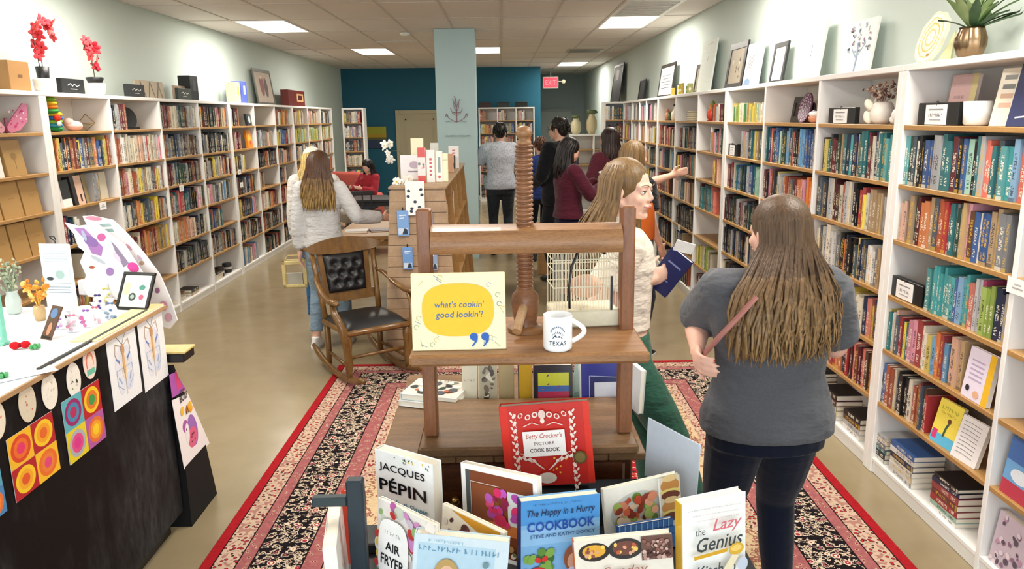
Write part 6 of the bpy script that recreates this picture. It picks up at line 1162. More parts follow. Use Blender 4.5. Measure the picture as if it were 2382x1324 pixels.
# second right bookcase ornaments
t = thing('dried_flowers', 'white vase of dried flowers and pampas on the top shelf', 'flowers', M=on(R2, 2.53, .1, SHZ[0])); MB('ece4da').lathe([(.035, 0), (.055, .02), (.062, .06), (.05, .1), (.038, .115), (.032, .11)], 22).obj('vase', M_SEMI, t, True); plant(t, 26, .115, .1, ['8a6a58', 'a08070', 'c9b4a0', '6a4a44'], 8, .0015, (.011, 3), .09, 'dried_stems')
mb = MB('e9e2d0'); g = random.Random(4)
for k in range(14): a = g.uniform(1.9, 4.4); mb.ell((math.cos(a)*.075, -.03+math.sin(a)*.03, g.uniform(.02, .12)), (.022, .01, .03), 8, 6, rot=Euler((0, .5, a)))
mb.obj('white_petals', M_FABRIC, t, True)
t = thing('shell_ornament', 'white shell-shaped ceramic ornament on the top shelf beside the wide upright', 'ornament', M=on(R2, 2.79, .07, SHZ[0])); MB('f0eeea').ell((0, 0, .045), (.06, .045, .045)).ell((-.035, -.01, .025), (.03, .03, .025)).ell((.035, .0, .075), (.025, .025, .03)).obj('body', M_SEMI, t, True)
t = thing('blue_plate', 'blue plate standing behind the shell ornament', 'plate', M=on(R2, 2.72, .19, SHZ[0], 0, -.2)); MB('4a66a8').prism([(.06*math.cos(2*PI*k/24), 0, .06+.06*math.sin(2*PI*k/24)) for k in range(24)][::-1], (0, .008, 0)).obj('disc', M_GLOSS, t); Art(-.0004).ell(0, .06, .04, .04, '7088c0').obj('ring', t)
t = thing('white_orchid', 'white artificial orchid leaning out beside the wide upright', 'flower', M=on(R2, 2.86, .16, SHZ[0])); MB('2a2a2c').lathe([(.018, 0), (.024, .04)], 12).obj('pot', M_SEMI, t, True); MB('5a6a44').tube([(0, 0, .04), (-.01, -.01, .12), (-.03, -.03, .19)], .002, 5).obj('stem', M_LEAF, t)
def flower(t, p, r, col, g, name='flower', cc='e8c060'):
    m = MB(col); R = Euler((g.uniform(-.6, .6), g.uniform(-.6, .6), g.uniform(0, 6))).to_matrix()
    for k in range(5): a = 2*PI*k/5; d = R @ V((math.cos(a), .0, math.sin(a))); m.ell(V(p)+d*r*.55, (r*.5, r*.12, r*.36), 8, 5, rot=R @ Euler((0, -a, 0)).to_matrix())
    m.C(cc).ell(V(p)+R @ V((0, -r*.15, 0)), (r*.16,)*3, 6, 5); return m.obj(name, M_FABRIC, t, True)
for k in range(2): flower(t, (-.03-.02*k, -.035, .19-.02*k), .035, 'f4f4f0', random.Random(k))
t = thing('patterned_plate', 'purple and white spiral patterned plate on a stand, top shelf', 'plate', M=on(R2, 1.42, .1, SHZ[0], 0, -.2)); MB('6a3a5c').prism([(.1*math.cos(2*PI*k/30), 0, .1+.1*math.sin(2*PI*k/30)) for k in range(30)][::-1], (0, .01, 0)).obj('disc', M_GLOSS, t); A = Art(-.0004)
for q in range(4): [A.ell((.085-.02*q)*math.cos(2*PI*k/(18-3*q)+q), .1+(.085-.02*q)*math.sin(2*PI*k/(18-3*q)+q), .008, .005, 'd8c8dc', 8, 2*PI*k/(18-3*q)) for k in range(18-3*q)]
A.obj('pattern', t); MB('1c1a1c').ell((.06, .03, .07), (.05, .015, .07)).obj('stand', M_SEMI, t, True)
t = leanpic('small black frame behind the orange bowl, top shelf', R2, 1846, 1882, 272, 224, 1.98, '1d1a1a', '3c2c2c', lambda A, w, h: A.rect(-w*.25, h*.75, w*.25, h*.8, 'c8c0b8'), .02, back=.2, z=SHZ[0])
t = thing('orange_bowl', 'orange and white small bowl on the top shelf beside the black frame', 'bowl', M=on(R2, 1.8, .05, SHZ[0])); MB('e8a07c').lathe([(.02, 0), (.045, .012), (.05, .03), (.052, .04)], 20).obj('base', M_SEMI, t, True); MB('f0ece6').ell((0, 0, .055), (.05, .05, .022)).obj('lid', M_SEMI, t, True); MB('3a2028').ell((0, -.004, .07), (.028, .028, .012)).obj('opening', M_SEMI, t, True)
t = thing('turquoise_vase', 'slim turquoise vase at the right end of the top shelf, middle bay', 'vase', M=on(R2, 1.9, .1, SHZ[0])); MB('4a9aa8').lathe([(.018, 0), (.026, .03), (.016, .1), (.012, .15), (.018, .17), (.012, .17)], 16).obj('body', M_GLOSS, t, True)
# third right bookcase ornaments
t = thing('parrot_figure', 'red and orange parrot-like figure on the top shelf, near bay of third bookcase', 'figurine', M=on(R3, 2.14, .08, SHZ[0])); MB('c8402c').ell((0, 0, .06), (.05, .045, .06)).C('e08a4a').ell((.005, 0, .125), (.032, .03, .04)).C('7a9a3c').ell((.045, 0, .15), (.02, .02, .04)).obj('body', M_SEMI, t, True); MB('b02c20').lathe([(.035, 0), (.04, .01)], 14).obj('base', M_SEMI, t)
t = thing('white_pitcher', 'white pitcher-shaped bottle with dark stopper on the top shelf', 'pitcher', M=on(R3, .62, .08, SHZ[0], 0)); MB('f0ead8').lathe([(.04, 0), (.055, .03), (.045, .09), (.022, .13), (.02, .16)], 20).obj('body', M_SEMI, t, True); MB('1f2424').lathe([(.026, .16), (.03, .175), (.02, .185)], 14).obj('stopper', M_SEMI, t, True)
t = thing('wicker_basket', 'pale woven basket on the top shelf, middle bay of third bookcase', 'basket', M=on(R3, 1.45, .12, SHZ[0])); [MB('c9c0a8' if k % 2 else 'bdb398').lathe([(.1, .02*k), (.105, .02*k+.01), (.1, .02*k+.0195)], 20).obj('woven_band', M_FABRIC, t, True) for k in range(5)]
for k, (x, c, s_) in enumerate(((.2, 'd08a6a', 1), (.3, '5a6a40', .8))):
    t = thing('small_figurine', ['terracotta coloured', 'olive coloured'][k]+' figurine, top shelf, far bay of third right bookcase', 'figurine', M=on(R3, x, .08, SHZ[0])); MB(c).ell((0, 0, .05*s_), (.03*s_, .03*s_, .05*s_)).ell((0, 0, .115*s_), (.02*s_,)*3).obj('body', M_SEMI, t, True); MB('4a3a30').lathe([(.03*s_, 0), (.028*s_, .008)], 12).obj('base', M_SEMI, t)
# yellow letter blocks on top
for k, px in enumerate((1562, 1572, 1582, 1592, 1602)):
    a, _ = lx(RT, px, 212, 2.0); t = thing('letter_block', '%s small yellow and green wooden block, counted from the far end, on the right bookcase' % ORD[k], 'block', M=on(RT, a, .1+.03*(k % 2), HS, .3*k), group='blocks between the black frame and white canvas'); MB(['d8b04a', 'e0c060', 'c9a84a', '8a9a5a', 'a8a868'][k]).bbox((-.03, -.02, 0), (.03, .02, .09+.02*(k % 3)), .006).obj('block', M_SEMI, t); MB('f0e8c0').ell((0, -.018, .05), (.014, .005, .02)).obj('face', M_SEMI, t, True)
# ------------------------------------------------------------------ left wall
LT = frame(XL, 0, LZ)
def lpos(px, py=205, X=-3.33): return lx(LT, px, py, X)[0]
def orchid(label, px, stems, inner, pot, ppy, seed, tilt=0, by=.085):
    stems = [([(a*.9, b*.8+.01) for a, b in s_[0]],)+tuple(s_[1:]) for s_ in stems]; inner = [(a, b*.85+.01) for a, b in inner]
    t = thing('potted_orchid', label, 'plant', M=on(LT, lpos(px, 205), by, HS)); MB('e6e4da').lathe([(.05, 0), (.068, .02), (.074, .09), (.066, .095), (.06, .03)], 24).obj('pot', M_SEMI, t, True)
    MB('1d1e20').lathe(inner, 18).obj('inner_pot', M_SEMI, t, True); g = random.Random(seed); mb = MB('4a4630')
    for s_ in stems: mb.tube([V((a, 0, b)) for a, b in s_[0]], .004, 6)
    mb.obj('stem', M_LEAF, t, True)
    for s_ in stems:
        for k in range(s_[3]): 
            u = s_[1]+(s_[2]-s_[1])*k/max(1, s_[3]-1); n_ = len(s_[0])-1; i = min(int(u*n_), n_-1); f = u*n_-i; p = V((s_[0][i][0], 0, s_[0][i][1])).lerp(V((s_[0][i+1][0], 0, s_[0][i+1][1])), f); flower(t, p+V((g.uniform(-.035, .035), -.02+g.uniform(-.03, .02), g.uniform(-.03, .03))), g.uniform(.038, .052), g.choice(['d8424a', 'c8303c', 'e05a58', 'd04a50']), g, cc='7a1a2a')
    return t
orchid('red artificial orchid with two arching stems in a white pot, leftmost', 92, [([(0, .08), (-.03, .2), (-.05, .35), (-.07, .46), (-.03, .54)], .45, 1, 9), ([(0, .08), (.01, .3), (.0, .5), (.05, .6), (.13, .6), (.2, .53)], .6, 1, 8)], [(.03, .08), (.038, .1), (.045, .2), (.04, .2)], 0, 0, 3)
orchid('red artificial orchid with a single drooping stem in a white pot, second from left', 212, [([(0, .08), (.0, .2), (-.015, .34), (-.04, .46), (-.09, .48), (-.13, .42)], .3, 1, 14)], [(.03, .09), (.05, .1), (.07, .15), (.06, .155)], 0, 0, 6)
def boxy(name, label, cat, px0, px1, pyt, col, dep=.06, y=.12, fn=None, mat=None, rx=0, part='box', px_b=205):
    a, b = lpos(px0, px_b), lpos(px1, px_b); h = max(.04, lx(LT, (px0+px1)/2, pyt, -3.33)[1]-HS); w_ = b-a; t = thing(name, label, cat, M=on(LT, (a+b)/2, y, HS, 0, rx)); MB(col).bbox((-w_/2, 0, 0), (w_/2, dep, h), .003).obj(part, mat or M_PAPER, t)
    A = Art(-.0005); (fn or (lambda A, w, h: A.rect(-w*.3, h*.45, w*.3, h*.55, '8a8a86')))(A, w_, h); A.obj('print', t); return t
t = boxy('kraft_box', 'brown kraft cardboard box beside the leftmost orchid', 'box', 17, 66, 143, 'a0784a', .14, .1, lambda A, w, h: A.rect(-w*.1, h*.45, w*.12, h*.55, '6d4f30')); 
scr = lambda A, w, h: (A.line([(-w*.25, h*.55), (-w*.12, h*.68), (-w*.05, h*.5), (w*.05, h*.66), (w*.15, h*.5), (w*.28, h*.62)], .006, 'e4e4de'), A.rect(-w*.15, h*.3, w*.15, h*.34, 'c8c8c4'))
boxy('word_sign', 'black block sign with white script between the two orchids', 'sign', 131, 184, 184, '1e2022', .04, .08, scr)
boxy('word_sign', 'black block sign with white script left of the tree canvas', 'sign', 283, 322, 197, '25282a', .04, .07, scr)
boxy('tree_canvas', 'small wide canvas of brown tree trunks on the left bookcase', 'picture', 320, 384, 188, 'a89880', .02, .13, lambda A, w, h: [A.line([(w*x0, h*.05), (w*x1, h*.95)], .014, c) for x0, x1, c in ((-.4, -.3, '4a4236'), (-.2, -.32, '5c5244'), (-.1, .02, '463e32'), (.12, .02, '554a3c'), (.2, .34, '4a4236'), (.4, .3, '5c5244'))], rx=-.1)
boxy('word_sign', 'small dark green block sign in front of the brown frame', 'sign', 398, 430, 206, '2c3430', .03, .06, scr)
boxy('brown_frame', 'pale brown upright board behind the small dark sign', 'board', 412, 442, 200, 'b09a84', .02, .16, lambda A, w, h: A.rect(-w*.3, h*.2, w*.3, h*.8, 'a08a74'))
boxy('book', 'tall black book standing upright on the left bookcase top', 'book', 438, 456, 177, '1c1d20', .13, .1, lambda A, w, h: A.rect(-w*.2, h*.4, w*.2, h*.8, '34363a'), M_COVER, part='cover')
boxy('book', 'yellow-white book standing upright above the third left bookcase', 'book', 547, 556, 192, 'e8e2a0', .13, .1, lambda A, w, h: A.rect(-w*.2, h*.4, w*.2, h*.8, 'c8b850'), M_COVER, part='cover', px_b=232)
boxy('book', 'blue-violet book standing upright above the third left bookcase', 'book', 560, 572, 190, '5a6ac0', .13, .1, lambda A, w, h: A.rect(-w*.2, h*.4, w*.2, h*.8, 'a8b0e0'), M_COVER, part='cover', px_b=232)
leanpic('grey framed vintage print leaning on the left bookcase top', LT, 606, 645, 236, 163, -3.36, '5c5c54', 'b8a898', lambda A, w, h: (A.ell(-w*.1, h*.55, w*.12, h*.3, '8a4a44', 14), A.ell(w*.12, h*.5, w*.1, h*.28, '5a4a48', 14), A.ell(-w*.1, h*.78, w*.07, h*.06, 'd8b8a0', 10)), .02, back=.33)
boxy('red_toy_box', 'dark red toy stove box near the teal wall, left bookcase top', 'box', 668, 706, 211, '6a2018', .12, .1, lambda A, w, h: (A.rect(0, h*.3, w*.4, h*.8, 'c8a070'), A.rect(w*.08, h*.4, w*.32, h*.7, '4a1810')), M_SEMI, px_b=238)
# kraft bags on the first left bookcase
def bag(label, x, k, w_=.2, h=.24, col='b08a54'):
    t = thing('kraft_bag', label, 'paper bag', M=on(L1, x, .03, SHZ[k], rng.uniform(-.04, .04)), group='kraft paper bags on the left bookcase'); MB(col).loft([((0, .06, 0), w_*.66*.72, .06), ((0, .06, .004), w_*.66*.75, .062), ((0, .06, h*.6), w_*.66*.73, .05), ((0, .05, h), w_*.66*.7, .012)], 4).obj('bag', M_PAPER, t) if False else None
    mb = MB(col); a = mb.P([(-w_/2, 0, 0), (w_/2, 0, 0), (w_/2, .11, 0), (-w_/2, .11, 0)]); b = mb.P([(-w_/2, .03, h), (w_/2, .03, h), (w_/2, .045, h), (-w_/2, .045, h)])
    for i in range(4): j = (i+1) % 4; mb.F([a+i, a+j, b+j, b+i])
    mb.F([a+3, a+2, a+1, a]); mb.F([b, b+1, b+2, b+3]); mb.obj('bag', M_PAPER, t); A = Art(.008); A.mb.M = None; A.line([(-.03, h*.5), (-.01, h*.56), (.02, h*.52), (.035, h*.58)], .002, '8a6636'); A.obj('crease', t)
for k, n_ in ((2, 3), (3, 4)):
    for i in range(n_): bag('brown kraft paper bag, %s from the right on the %s shelf, nearest left bookcase' % (ORD[i], SH[k]), 1.66-(.22 if k == 2 else .19)*i-.03, k, .2 if k == 2 else .17)
upbook('kraft-covered journal with a drawn tree, second shelf, nearest left bookcase', L1, 1.42, .03, SHZ[1], .2, .24, .03, 'a8844e', lambda A, w, h: (A.line([(w*.5, h*.2), (w*.5, h*.5)], .004, '6d5230'), A.ell(w*.5, h*.55, w*.16, h*.1, '8c6c3c', 14)), 0, -.15)
upbook('white and cream boxed cards beside the kraft journal', L1, 1.2, .03, SHZ[1], .17, .22, .05, 'e8e4dc', None, 0, -.08)
t = thing('butterfly_ornament', 'large pink glittery butterfly wings on the top shelf, leftmost', 'ornament', M=on(L1, 1.6, .12, SHZ[0], -.4)); g = random.Random(5)
for sx, c in ((-1, 'e0a8b8'), (1, 'd080a0')):
    m = MB(c); m.prism([(0, 0, .03), (sx*.05, 0, .1), (sx*.14, 0, .2), (sx*.17, 0, .19), (sx*.16, 0, .08), (sx*.1, 0, .02), (sx*.03, 0, .0)][::sx*-1], (0, .01, 0)); m.obj('wing', M_GLOSS, t); A = Art(-.0004); A.dots(22, min(sx*.03, sx*.15), .04, max(sx*.03, sx*.15), .15, (.004, .01), ['c84a80', 'e8c0d0', 'b8407a', 'f0d8e0'], 3+sx); A.obj('pattern', t)
MB('8a3a5c').tube([(0, 0, .0), (0, -.002, .1)], .008, 8).obj('body', M_SEMI, t, True)
# parrot kite cone, pink cloth, gold wire
t = thing('parrot_decoration', 'colourful striped parrot decoration on the top shelf, near bay', 'decoration', M=on(L2, .23, .06, SHZ[0])); cols_ = ['2f8a4a', '3f9ac0', '88b83c', '3a6ab0', 'd8c030', '4aa050', 'e07a2c', 'e0b030', '78a030']
for k in range(9): MB(cols_[k]).ell((-.02+.004*k*(1 if k < 5 else -1), 0, .02+.026*k), (.062-.0045*abs(k-3), .05, .022)).obj('band', M_FABRIC, t, True)
MB('d83a24').ell((-.055, -.045, .1), (.026, .02, .026)).C('f0ece4').ell((-.05, -.05, .06), (.02, .015, .02)).obj('head', M_FABRIC, t, True)
t = thing('pink_cloth', 'folded pink fabric pouch beside the gold wire ornament', 'pouch', M=on(L2, .5, .08, SHZ[0])); MB('e8bcb0').ell((0, 0, .04), (.09, .05, .04)).ell((-.05, .01, .06), (.04, .04, .04)).obj('cloth', M_FABRIC, t, True)
t = thing('wire_ornament', 'gold wire diamond ornament on the top shelf', 'ornament', M=on(L2, .72, .1, SHZ[0])); MB('b0944a').tube([(-.1, 0, .004), (-.12, 0, .06), (0, 0, .13), (.13, 0, .06), (0, 0, .004), (-.12, 0, .06), (0, -.03, .05), (.13, 0, .06)], .0035, 6).obj('wire', M_METAL, t)
t = thing('black_plate', 'black oval plate on a stand, top shelf, second bay of left bookcase', 'plate', M=on(L2, 1.42, .09, SHZ[0], -.45, -.2)); MB('26282a').prism([(.095*math.cos(2*PI*k/24), 0, .1+.098*math.sin(2*PI*k/24)) for k in range(24)][::-1], (0, .018, 0)).obj('disc', M_SEMI, t); MB('141416').bbox((-.05, -.02, -.0), (.09, .06, .018), .004).obj('stand', M_SEMI, t)
# third shelf boxes of second left bookcase
upbook('black and white boxed game, left one on the third shelf of the left bookcase', L2, .08, .03, SHZ[2], .17, .2, .06, '2c2c2e', lambda A, w, h: (A.rect(0, 0, w*.3, h, 'e6dcd8'), A.rect(w*.08, h*.2, w*.16, h*.45, '2a2224'), A.rect(w*.3, 0, w, h*.3, 'f0eeea')), 0, -.1)
upbook('black box with a cream side and small photo, third shelf of the left bookcase', L2, .29, .03, SHZ[2], .16, .22, .06, '2a2426', lambda A, w, h: (A.rect(w*.3, 0, w*.9, h, 'e0b8a0'), A.rect(w*.55, h*.1, w*.7, h*.35, '3a2a2c')), 0, -.12)
upbook('tan notebook standing on the third shelf of the left bookcase', L2, .48, .05, SHZ[2], .1, .22, .03, 'a8946c', None, .2, -.12)
upbook('cream tall booklet on the third shelf of the left bookcase', L2, .7, .05, SHZ[2], .16, .22, .01, 'd8cfb8', None, .1, -.05)
# white hanging price tags on shelf edges
for k, (M, px, py, Xp, lb) in enumerate(((L2, 238, 479, XL, 'white shelf tag under the third shelf of the second left bookcase'), (L2, 421, 438, XL, 'white shelf tag in the third bay of the left bookcase'), (L3, 556, 400, XL, 'white shelf tag, third left bookcase, upper'), (L3, 561, 430, XL, 'white shelf tag, third left bookcase, lower'), (R3, 1581, 530, XR, 'white shelf tag, third right bookcase, upper'), (R3, 1588, 606, XR, 'white shelf tag, third right bookcase, lower'), (R1, 2371, 668, XR, 'large white shelf tag on the nearest right bookcase'))):
    x, z = lx(M, px, py, Xp); s_ = .05 if k != 6 else .06; t = thing('shelf_tag', lb, 'tag', M=M @ Matrix.Translation((x, -.0045, z-.03))); MB('f2f1ee').box((-s_, -.002, 0), (s_, 0, .06)).obj('card', M_PAPER, t); Art(-.0025).rect(-.03, .02, .03, .026, 'a8a8a8').rect(-.02, .034, .02, .04, 'b8b8b8').obj('print', t)
# odd items in third left bookcase
for k, (x, z, c, lb) in enumerate(((.66, SHZ[1], 'e8902c', 'orange and yellow picture book facing out, third left bookcase'), (.7, SHZ[0], '2a3138', 'dark globe box on the top shelf, third left bookcase'))):
    upbook(lb, L3, x, .02, z, .18, .23 if k == 0 else .15, .03, c, (lambda A, w, h: (A.ell(w*.5, h*.5, w*.3, h*.25, 'f0c83c', 16), A.ell(w*.6, h*.3, w*.2, h*.12, 'd8502c', 14))) if k == 0 else (lambda A, w, h: (A.ell(w*.5, h*.5, w*.25, h*.3, 'b8c0c0', 16),)), 0, -.12)
for k, x in enumerate((2.95, 3.2, 3.45)): 
    t = thing('gift_tin', '%s dark tin on the sixth shelf, far bay of second left bookcase' % ORD[k], 'tin', M=on(L2, x, .1, SHZ[6]), group='dark tins in the second left bookcase'); MB(['2a2c30', '3a2c2c', '24282a'][k]).lathe([(.05, 0), (.055, .01), (.055, .1), (.05, .11)], 18).obj('tin', M_SEMI, t, 50); MB('c8c4b8').lathe([(.0553, .04), (.0553, .07)], 18).obj('band', M_SEMI, t, 50)
# ------------------------------------------------------------------ rocking chair
t = thing('rocking_chair', 'golden oak rocking chair with black tufted leather back and seat', 'rocking chair', (-1.03, 5.42, .0115), rz=.6)
SW = .255
for s in (-1, 1):
    mb = MB(); pts = [(s*.23, -.46+.92*q, .03+.36*(q-.45)**2) for q in [k/12 for k in range(13)]]; mb.tube(pts, [.014]+[.02]*11+[.014], 8, flat=1.3); mb.obj('rocker', M_CHAIR, t, True)
    MB().lathe([(.02, .045), (.022, .1), (.03, .16), (.024, .24), (.03, .3), (.026, .4)], 14, (s*.23, -.22, 0)).obj('leg', M_CHAIR, t, True)
    MB().lathe([(.02, .05), (.022, .15), (.024, .4)], 12, (s*.21, .2, 0)).obj('leg', M_CHAIR, t, True)
    mb = MB(); mb.tube([(s*.215, .2, .38), (s*.225, .24, .55), (s*.235, .285, .72), (s*.245, .335, .9)], [.022, .02, .02, .018], 10); mb.obj('back_post', M_CHAIR, t, True)
    mb = MB(); mb.tube([(s*.235, .285, .72), (s*.27, .2, .69), (s*.29, .05, .625), (s*.3, -.1, .6), (s*.3, -.2, .61), (s*.29, -.235, .6)], [.016, .02, .022, .026, .028, .016], 12, flat=.75); mb.obj('armrest', M_CHAIR, t, True)
    mb = MB(); mb.tube([(s*.295, -.14, .6), (s*.3, -.19, .53), (s*.27, -.25, .42), (s*.255, -.25, .3), (s*.24, -.23, .16), (s*.235, -.22, .07)], [.02, .026, .028, .026, .02, .017], 12, flat=.8); mb.obj('arm_support', M_CHAIR, t, True)
    MB().tube([(s*.225, -.22, .13), (s*.21, .2, .15)], .012, 8).obj('stretcher', M_CHAIR, t, True)
MB().tube([(-.22, -.21, .2), (.22, -.21, .2)], .013, 8).obj('stretcher', M_CHAIR, t, True)
mb = MB(); mb.bbox((-.25, -.26, .36), (.25, .22, .405), .015); mb.obj('seat_frame', M_CHAIR, t, 40)
mb = MB('17191b'); N = 14
def cush(mb, w, d, h, z0, f):
    g0 = [[mb.P([f(-w+2*w*i/N, -d+2*d*j/N, z0+h*(1-abs(2*i/N-1)**4)**.5*(1-abs(2*j/N-1)**4)**.5)]) for j in range(N+1)] for i in range(N+1)]
    for i in range(N):
        for j in range(N): mb.F([g0[i][j], g0[i+1][j], g0[i+1][j+1], g0[i][j+1]])
cush(mb, .235, .225, .055, .405, lambda x, y, z: (x, y-.015, z)); mb.obj('seat_cushion', M_LEATHER, t, True)
mb = MB(); bp = lambda x, u, y=0: (x, .262+(u-.55)*.2+y, u)
def crest(mb):
    A_ = []
    for k in range(17):
        x = -.33+.66*k/16; c = (x/.33)**2; zt = .975-.07*c; zb = .855+.03*c-.04*(abs(x) > .25)*(abs(x)-.25)/.08*-1; yo = .325-.03*c
        A_.append(mb.P([(x, yo-.014, zb), (x, yo+.014, zb), (x, yo+.03, zt), (x, yo+.006, zt+.004)]))
    for a, b in zip(A_, A_[1:]):
        for i in range(4): j = (i+1) % 4; mb.F([a+i, b+i, b+j, a+j])
    mb.F([A_[0]+i for i in range(4)]); mb.F([A_[-1]+i for i in range(4)][::-1])
crest(mb); mb.obj('crest_rail', M_CHAIR, t, 40)
mb = MB(); mb.prism([bp(-.22, .5, .0), bp(.22, .5, 0), bp(.22, .57, 0), bp(-.22, .57, 0)], (0, .025, 0)); mb.obj('lower_rail', M_CHAIR, t)
for s in (-1, 1): MB().prism([bp(s*.17-.02, .57), bp(s*.17+.02, .57), bp(s*.185+.02, .87), bp(s*.185-.02, .87)], (0, .02, 0)).obj('back_stile', M_CHAIR, t)
mb = MB('14161a'); bu = [(x, u) for u in (.64, .71, .785) for x in ((-.08, 0, .08) if abs(u-.71) > .01 else (-.115, -.04, .04, .115))]
N2 = 34; gr = []
for i in range(N2+1):
    rowv = []
    for j in range(N2+1):
        x = -.15+.3*i/N2; u = .57+.29*j/N2; e = (1-abs(2*i/N2-1)**5)**.5*(1-abs(2*j/N2-1)**5)**.5; dd = min(math.hypot(x-a, u-b) for a, b in bu); th = .012+.035*e*min(1, (dd/.04)**.7)
        rowv.append(mb.P([bp(x*(1+.12*(u-.58)/.35), u, -th+.012)]))
    gr.append(rowv)
for i in range(N2):
    for j in range(N2): mb.F([gr[i][j], gr[i+1][j], gr[i+1][j+1], gr[i][j+1]])
bk = mb.obj('back_pad', M_LEATHER, t, True); MB('14161a').prism([bp(-.15, .58, .013), bp(.15, .58, .013), bp(.168, .86, .013), bp(-.168, .86, .013)], (0, .012, 0)).obj('pad_backing', M_LEATHER, t)
mb = MB('0f1012'); [mb.ell(bp(x*(1+.12*(u-.58)/.35), u, -.004), (.009, .006, .009), 8, 6) for x, u in bu]; mb.obj('button', M_LEATHER, bk, True)
# ------------------------------------------------------------------ island bookcase with woven end panel
IX0, IX1, IY0, IY1 = -.86, -.40, 5.66, 8.6
t = thing('island_bookcase', 'brown slanted A-frame island bookcase with a slatted end panel', 'bookcase', (-.63, 5.66, 0))
hw0, hw1, IH = .3, .205, 1.34
mb = MB('8f7250')
for k in range(16):
    z0 = .02+k*.082; z1 = z0+.078; a0, a1 = hw0+(hw1-hw0)*z0/IH, hw0+(hw1-hw0)*z1/IH; m = MB(); m.prism([(-a0, 0, z0), (a0, 0, z0), (a1, 0, z1), (-a1, 0, z1)], (0, .018, 0)); m.obj('slat', M_BIRCH2, t)
MB().prism([(-hw0+.004, .019, .0), (hw0-.004, .019, 0), (hw1-.004, .019, IH), (-hw1+.004, .019, IH)], (0, .02, 0)).obj('end_panel', M_BIRCH2, t)
MB().prism([(-hw0, 2.9, .0), (hw0, 2.9, 0), (hw1, 2.9, IH), (-hw1, 2.9, IH)], (0, .03, 0)).obj('end_panel', M_OAKY, t)
MB().box((-.012, .04, .05), (.012, 2.9, IH-.02)).obj('centre_panel', M_OAKY, t); MB().bbox((-hw1-.01, .0, IH), (hw1+.01, 2.94, IH+.02), .003).obj('top', M_BIRCH2, t)
for z in (.06, .5, .93):
    a = hw0+(hw1-hw0)*z/IH; MB().box((-a+.01, .04, z), (a-.01, 2.9, z+.02)).obj('shelf', M_OAKY, t)
for y in (.75, 1.45, 2.15): MB().prism([(-hw0+.01, y, .0), (hw0-.01, y, 0), (hw1-.005, y, IH), (-hw1+.005, y, IH)], (0, .022, 0)).obj('divider', M_OAKY, t)
IM = Matrix.Translation((-.63, 5.66, 0))
g = random.Random(31)
for k, (z, y0) in enumerate(((.95, .1), (.95, .85), (.52, .15), (.52, .9), (.95, 1.55), (.52, 1.6))):
    x = y0
    MI = Matrix.Translation((-.63+.2, 5.66, 0)) @ Matrix.Rotation(PI/2, 4, 'Z')
    row(MI, y0, y0+.5, z+.0205, ['mix', 'light', 'cool', 'dark', 'warm', 'mix'][k], 'island bookcase, %s' % ['upper near', 'upper middle', 'lower near', 'lower middle', 'upper far', 'lower far'][k], 0, .2, .25, .3)
# cards clipped to the end panel
for k, (px, py, w_, h_, cl, lb) in enumerate(((937, 520, .085, .19, '7aa4d8', 'blue and white hang tag, upper left on the slatted panel'), (948, 602, .075, .17, '6c98d0', 'blue hang tag, lower left on the slatted panel'), (1008, 605, .06, .16, '8aa0c0', 'blue hang tag, lower right on the slatted panel, behind the press post'), (998, 520, .05, .17, 'a0a8d0', 'violet-blue hang tag, upper right on the slatted panel'))):
    p = at(px, py, Y=5.62); t = thing('hang_tag', lb, 'card', (p.x, 5.643, p.z-h_/2)); MB(cl).bbox((-w_/2, -.012, 0), (w_/2, 0, h_), .002).obj('card', M_PAPER, t); MB('23262c').tube([(0, .006, h_), (0, -.006, h_+.02), (0, -.014, h_+.01)], .005, 6).obj('peg', M_SEMI, t); A = Art(-.0125); A.rect(-w_*.42, h_*.06, w_*.42, h_*.3, 'c8d6e6'); A.poly([(-w_*.1, h_*.06), (w_*.4, h_*.06), (w_*.35, h_*.26), (w_*.1, h_*.3)], '2c3848'); A.line([(-w_*.3, h_*.8), (w_*.3, h_*.82)], .008, 'dfe8f4'); A.line([(-w_*.3, h_*.7), (w_*.1, h_*.71)], .006, 'dfe8f4'); A.obj('print', t)
p = at(965, 467, Y=5.62); t = thing('spotted_sheet', 'white sheet with black spots clipped over the slatted panel', 'sheet', (p.x, 5.64, p.z-.11)); MB('f0f1f0').bbox((-.07, -.006, 0), (.07, 0, .25), .001).obj('sheet', M_PAPER, t); A = Art(-.0065)
for (x, z) in ((-.045, .18), (-.05, .14), (.045, .19), (.052, .15), (-.025, .05), (-.03, .03), (.03, .06), (.0, .1)): A.ell(x, z, .013, .011, '3a4050', 10, x*9)
A.obj('print', t)
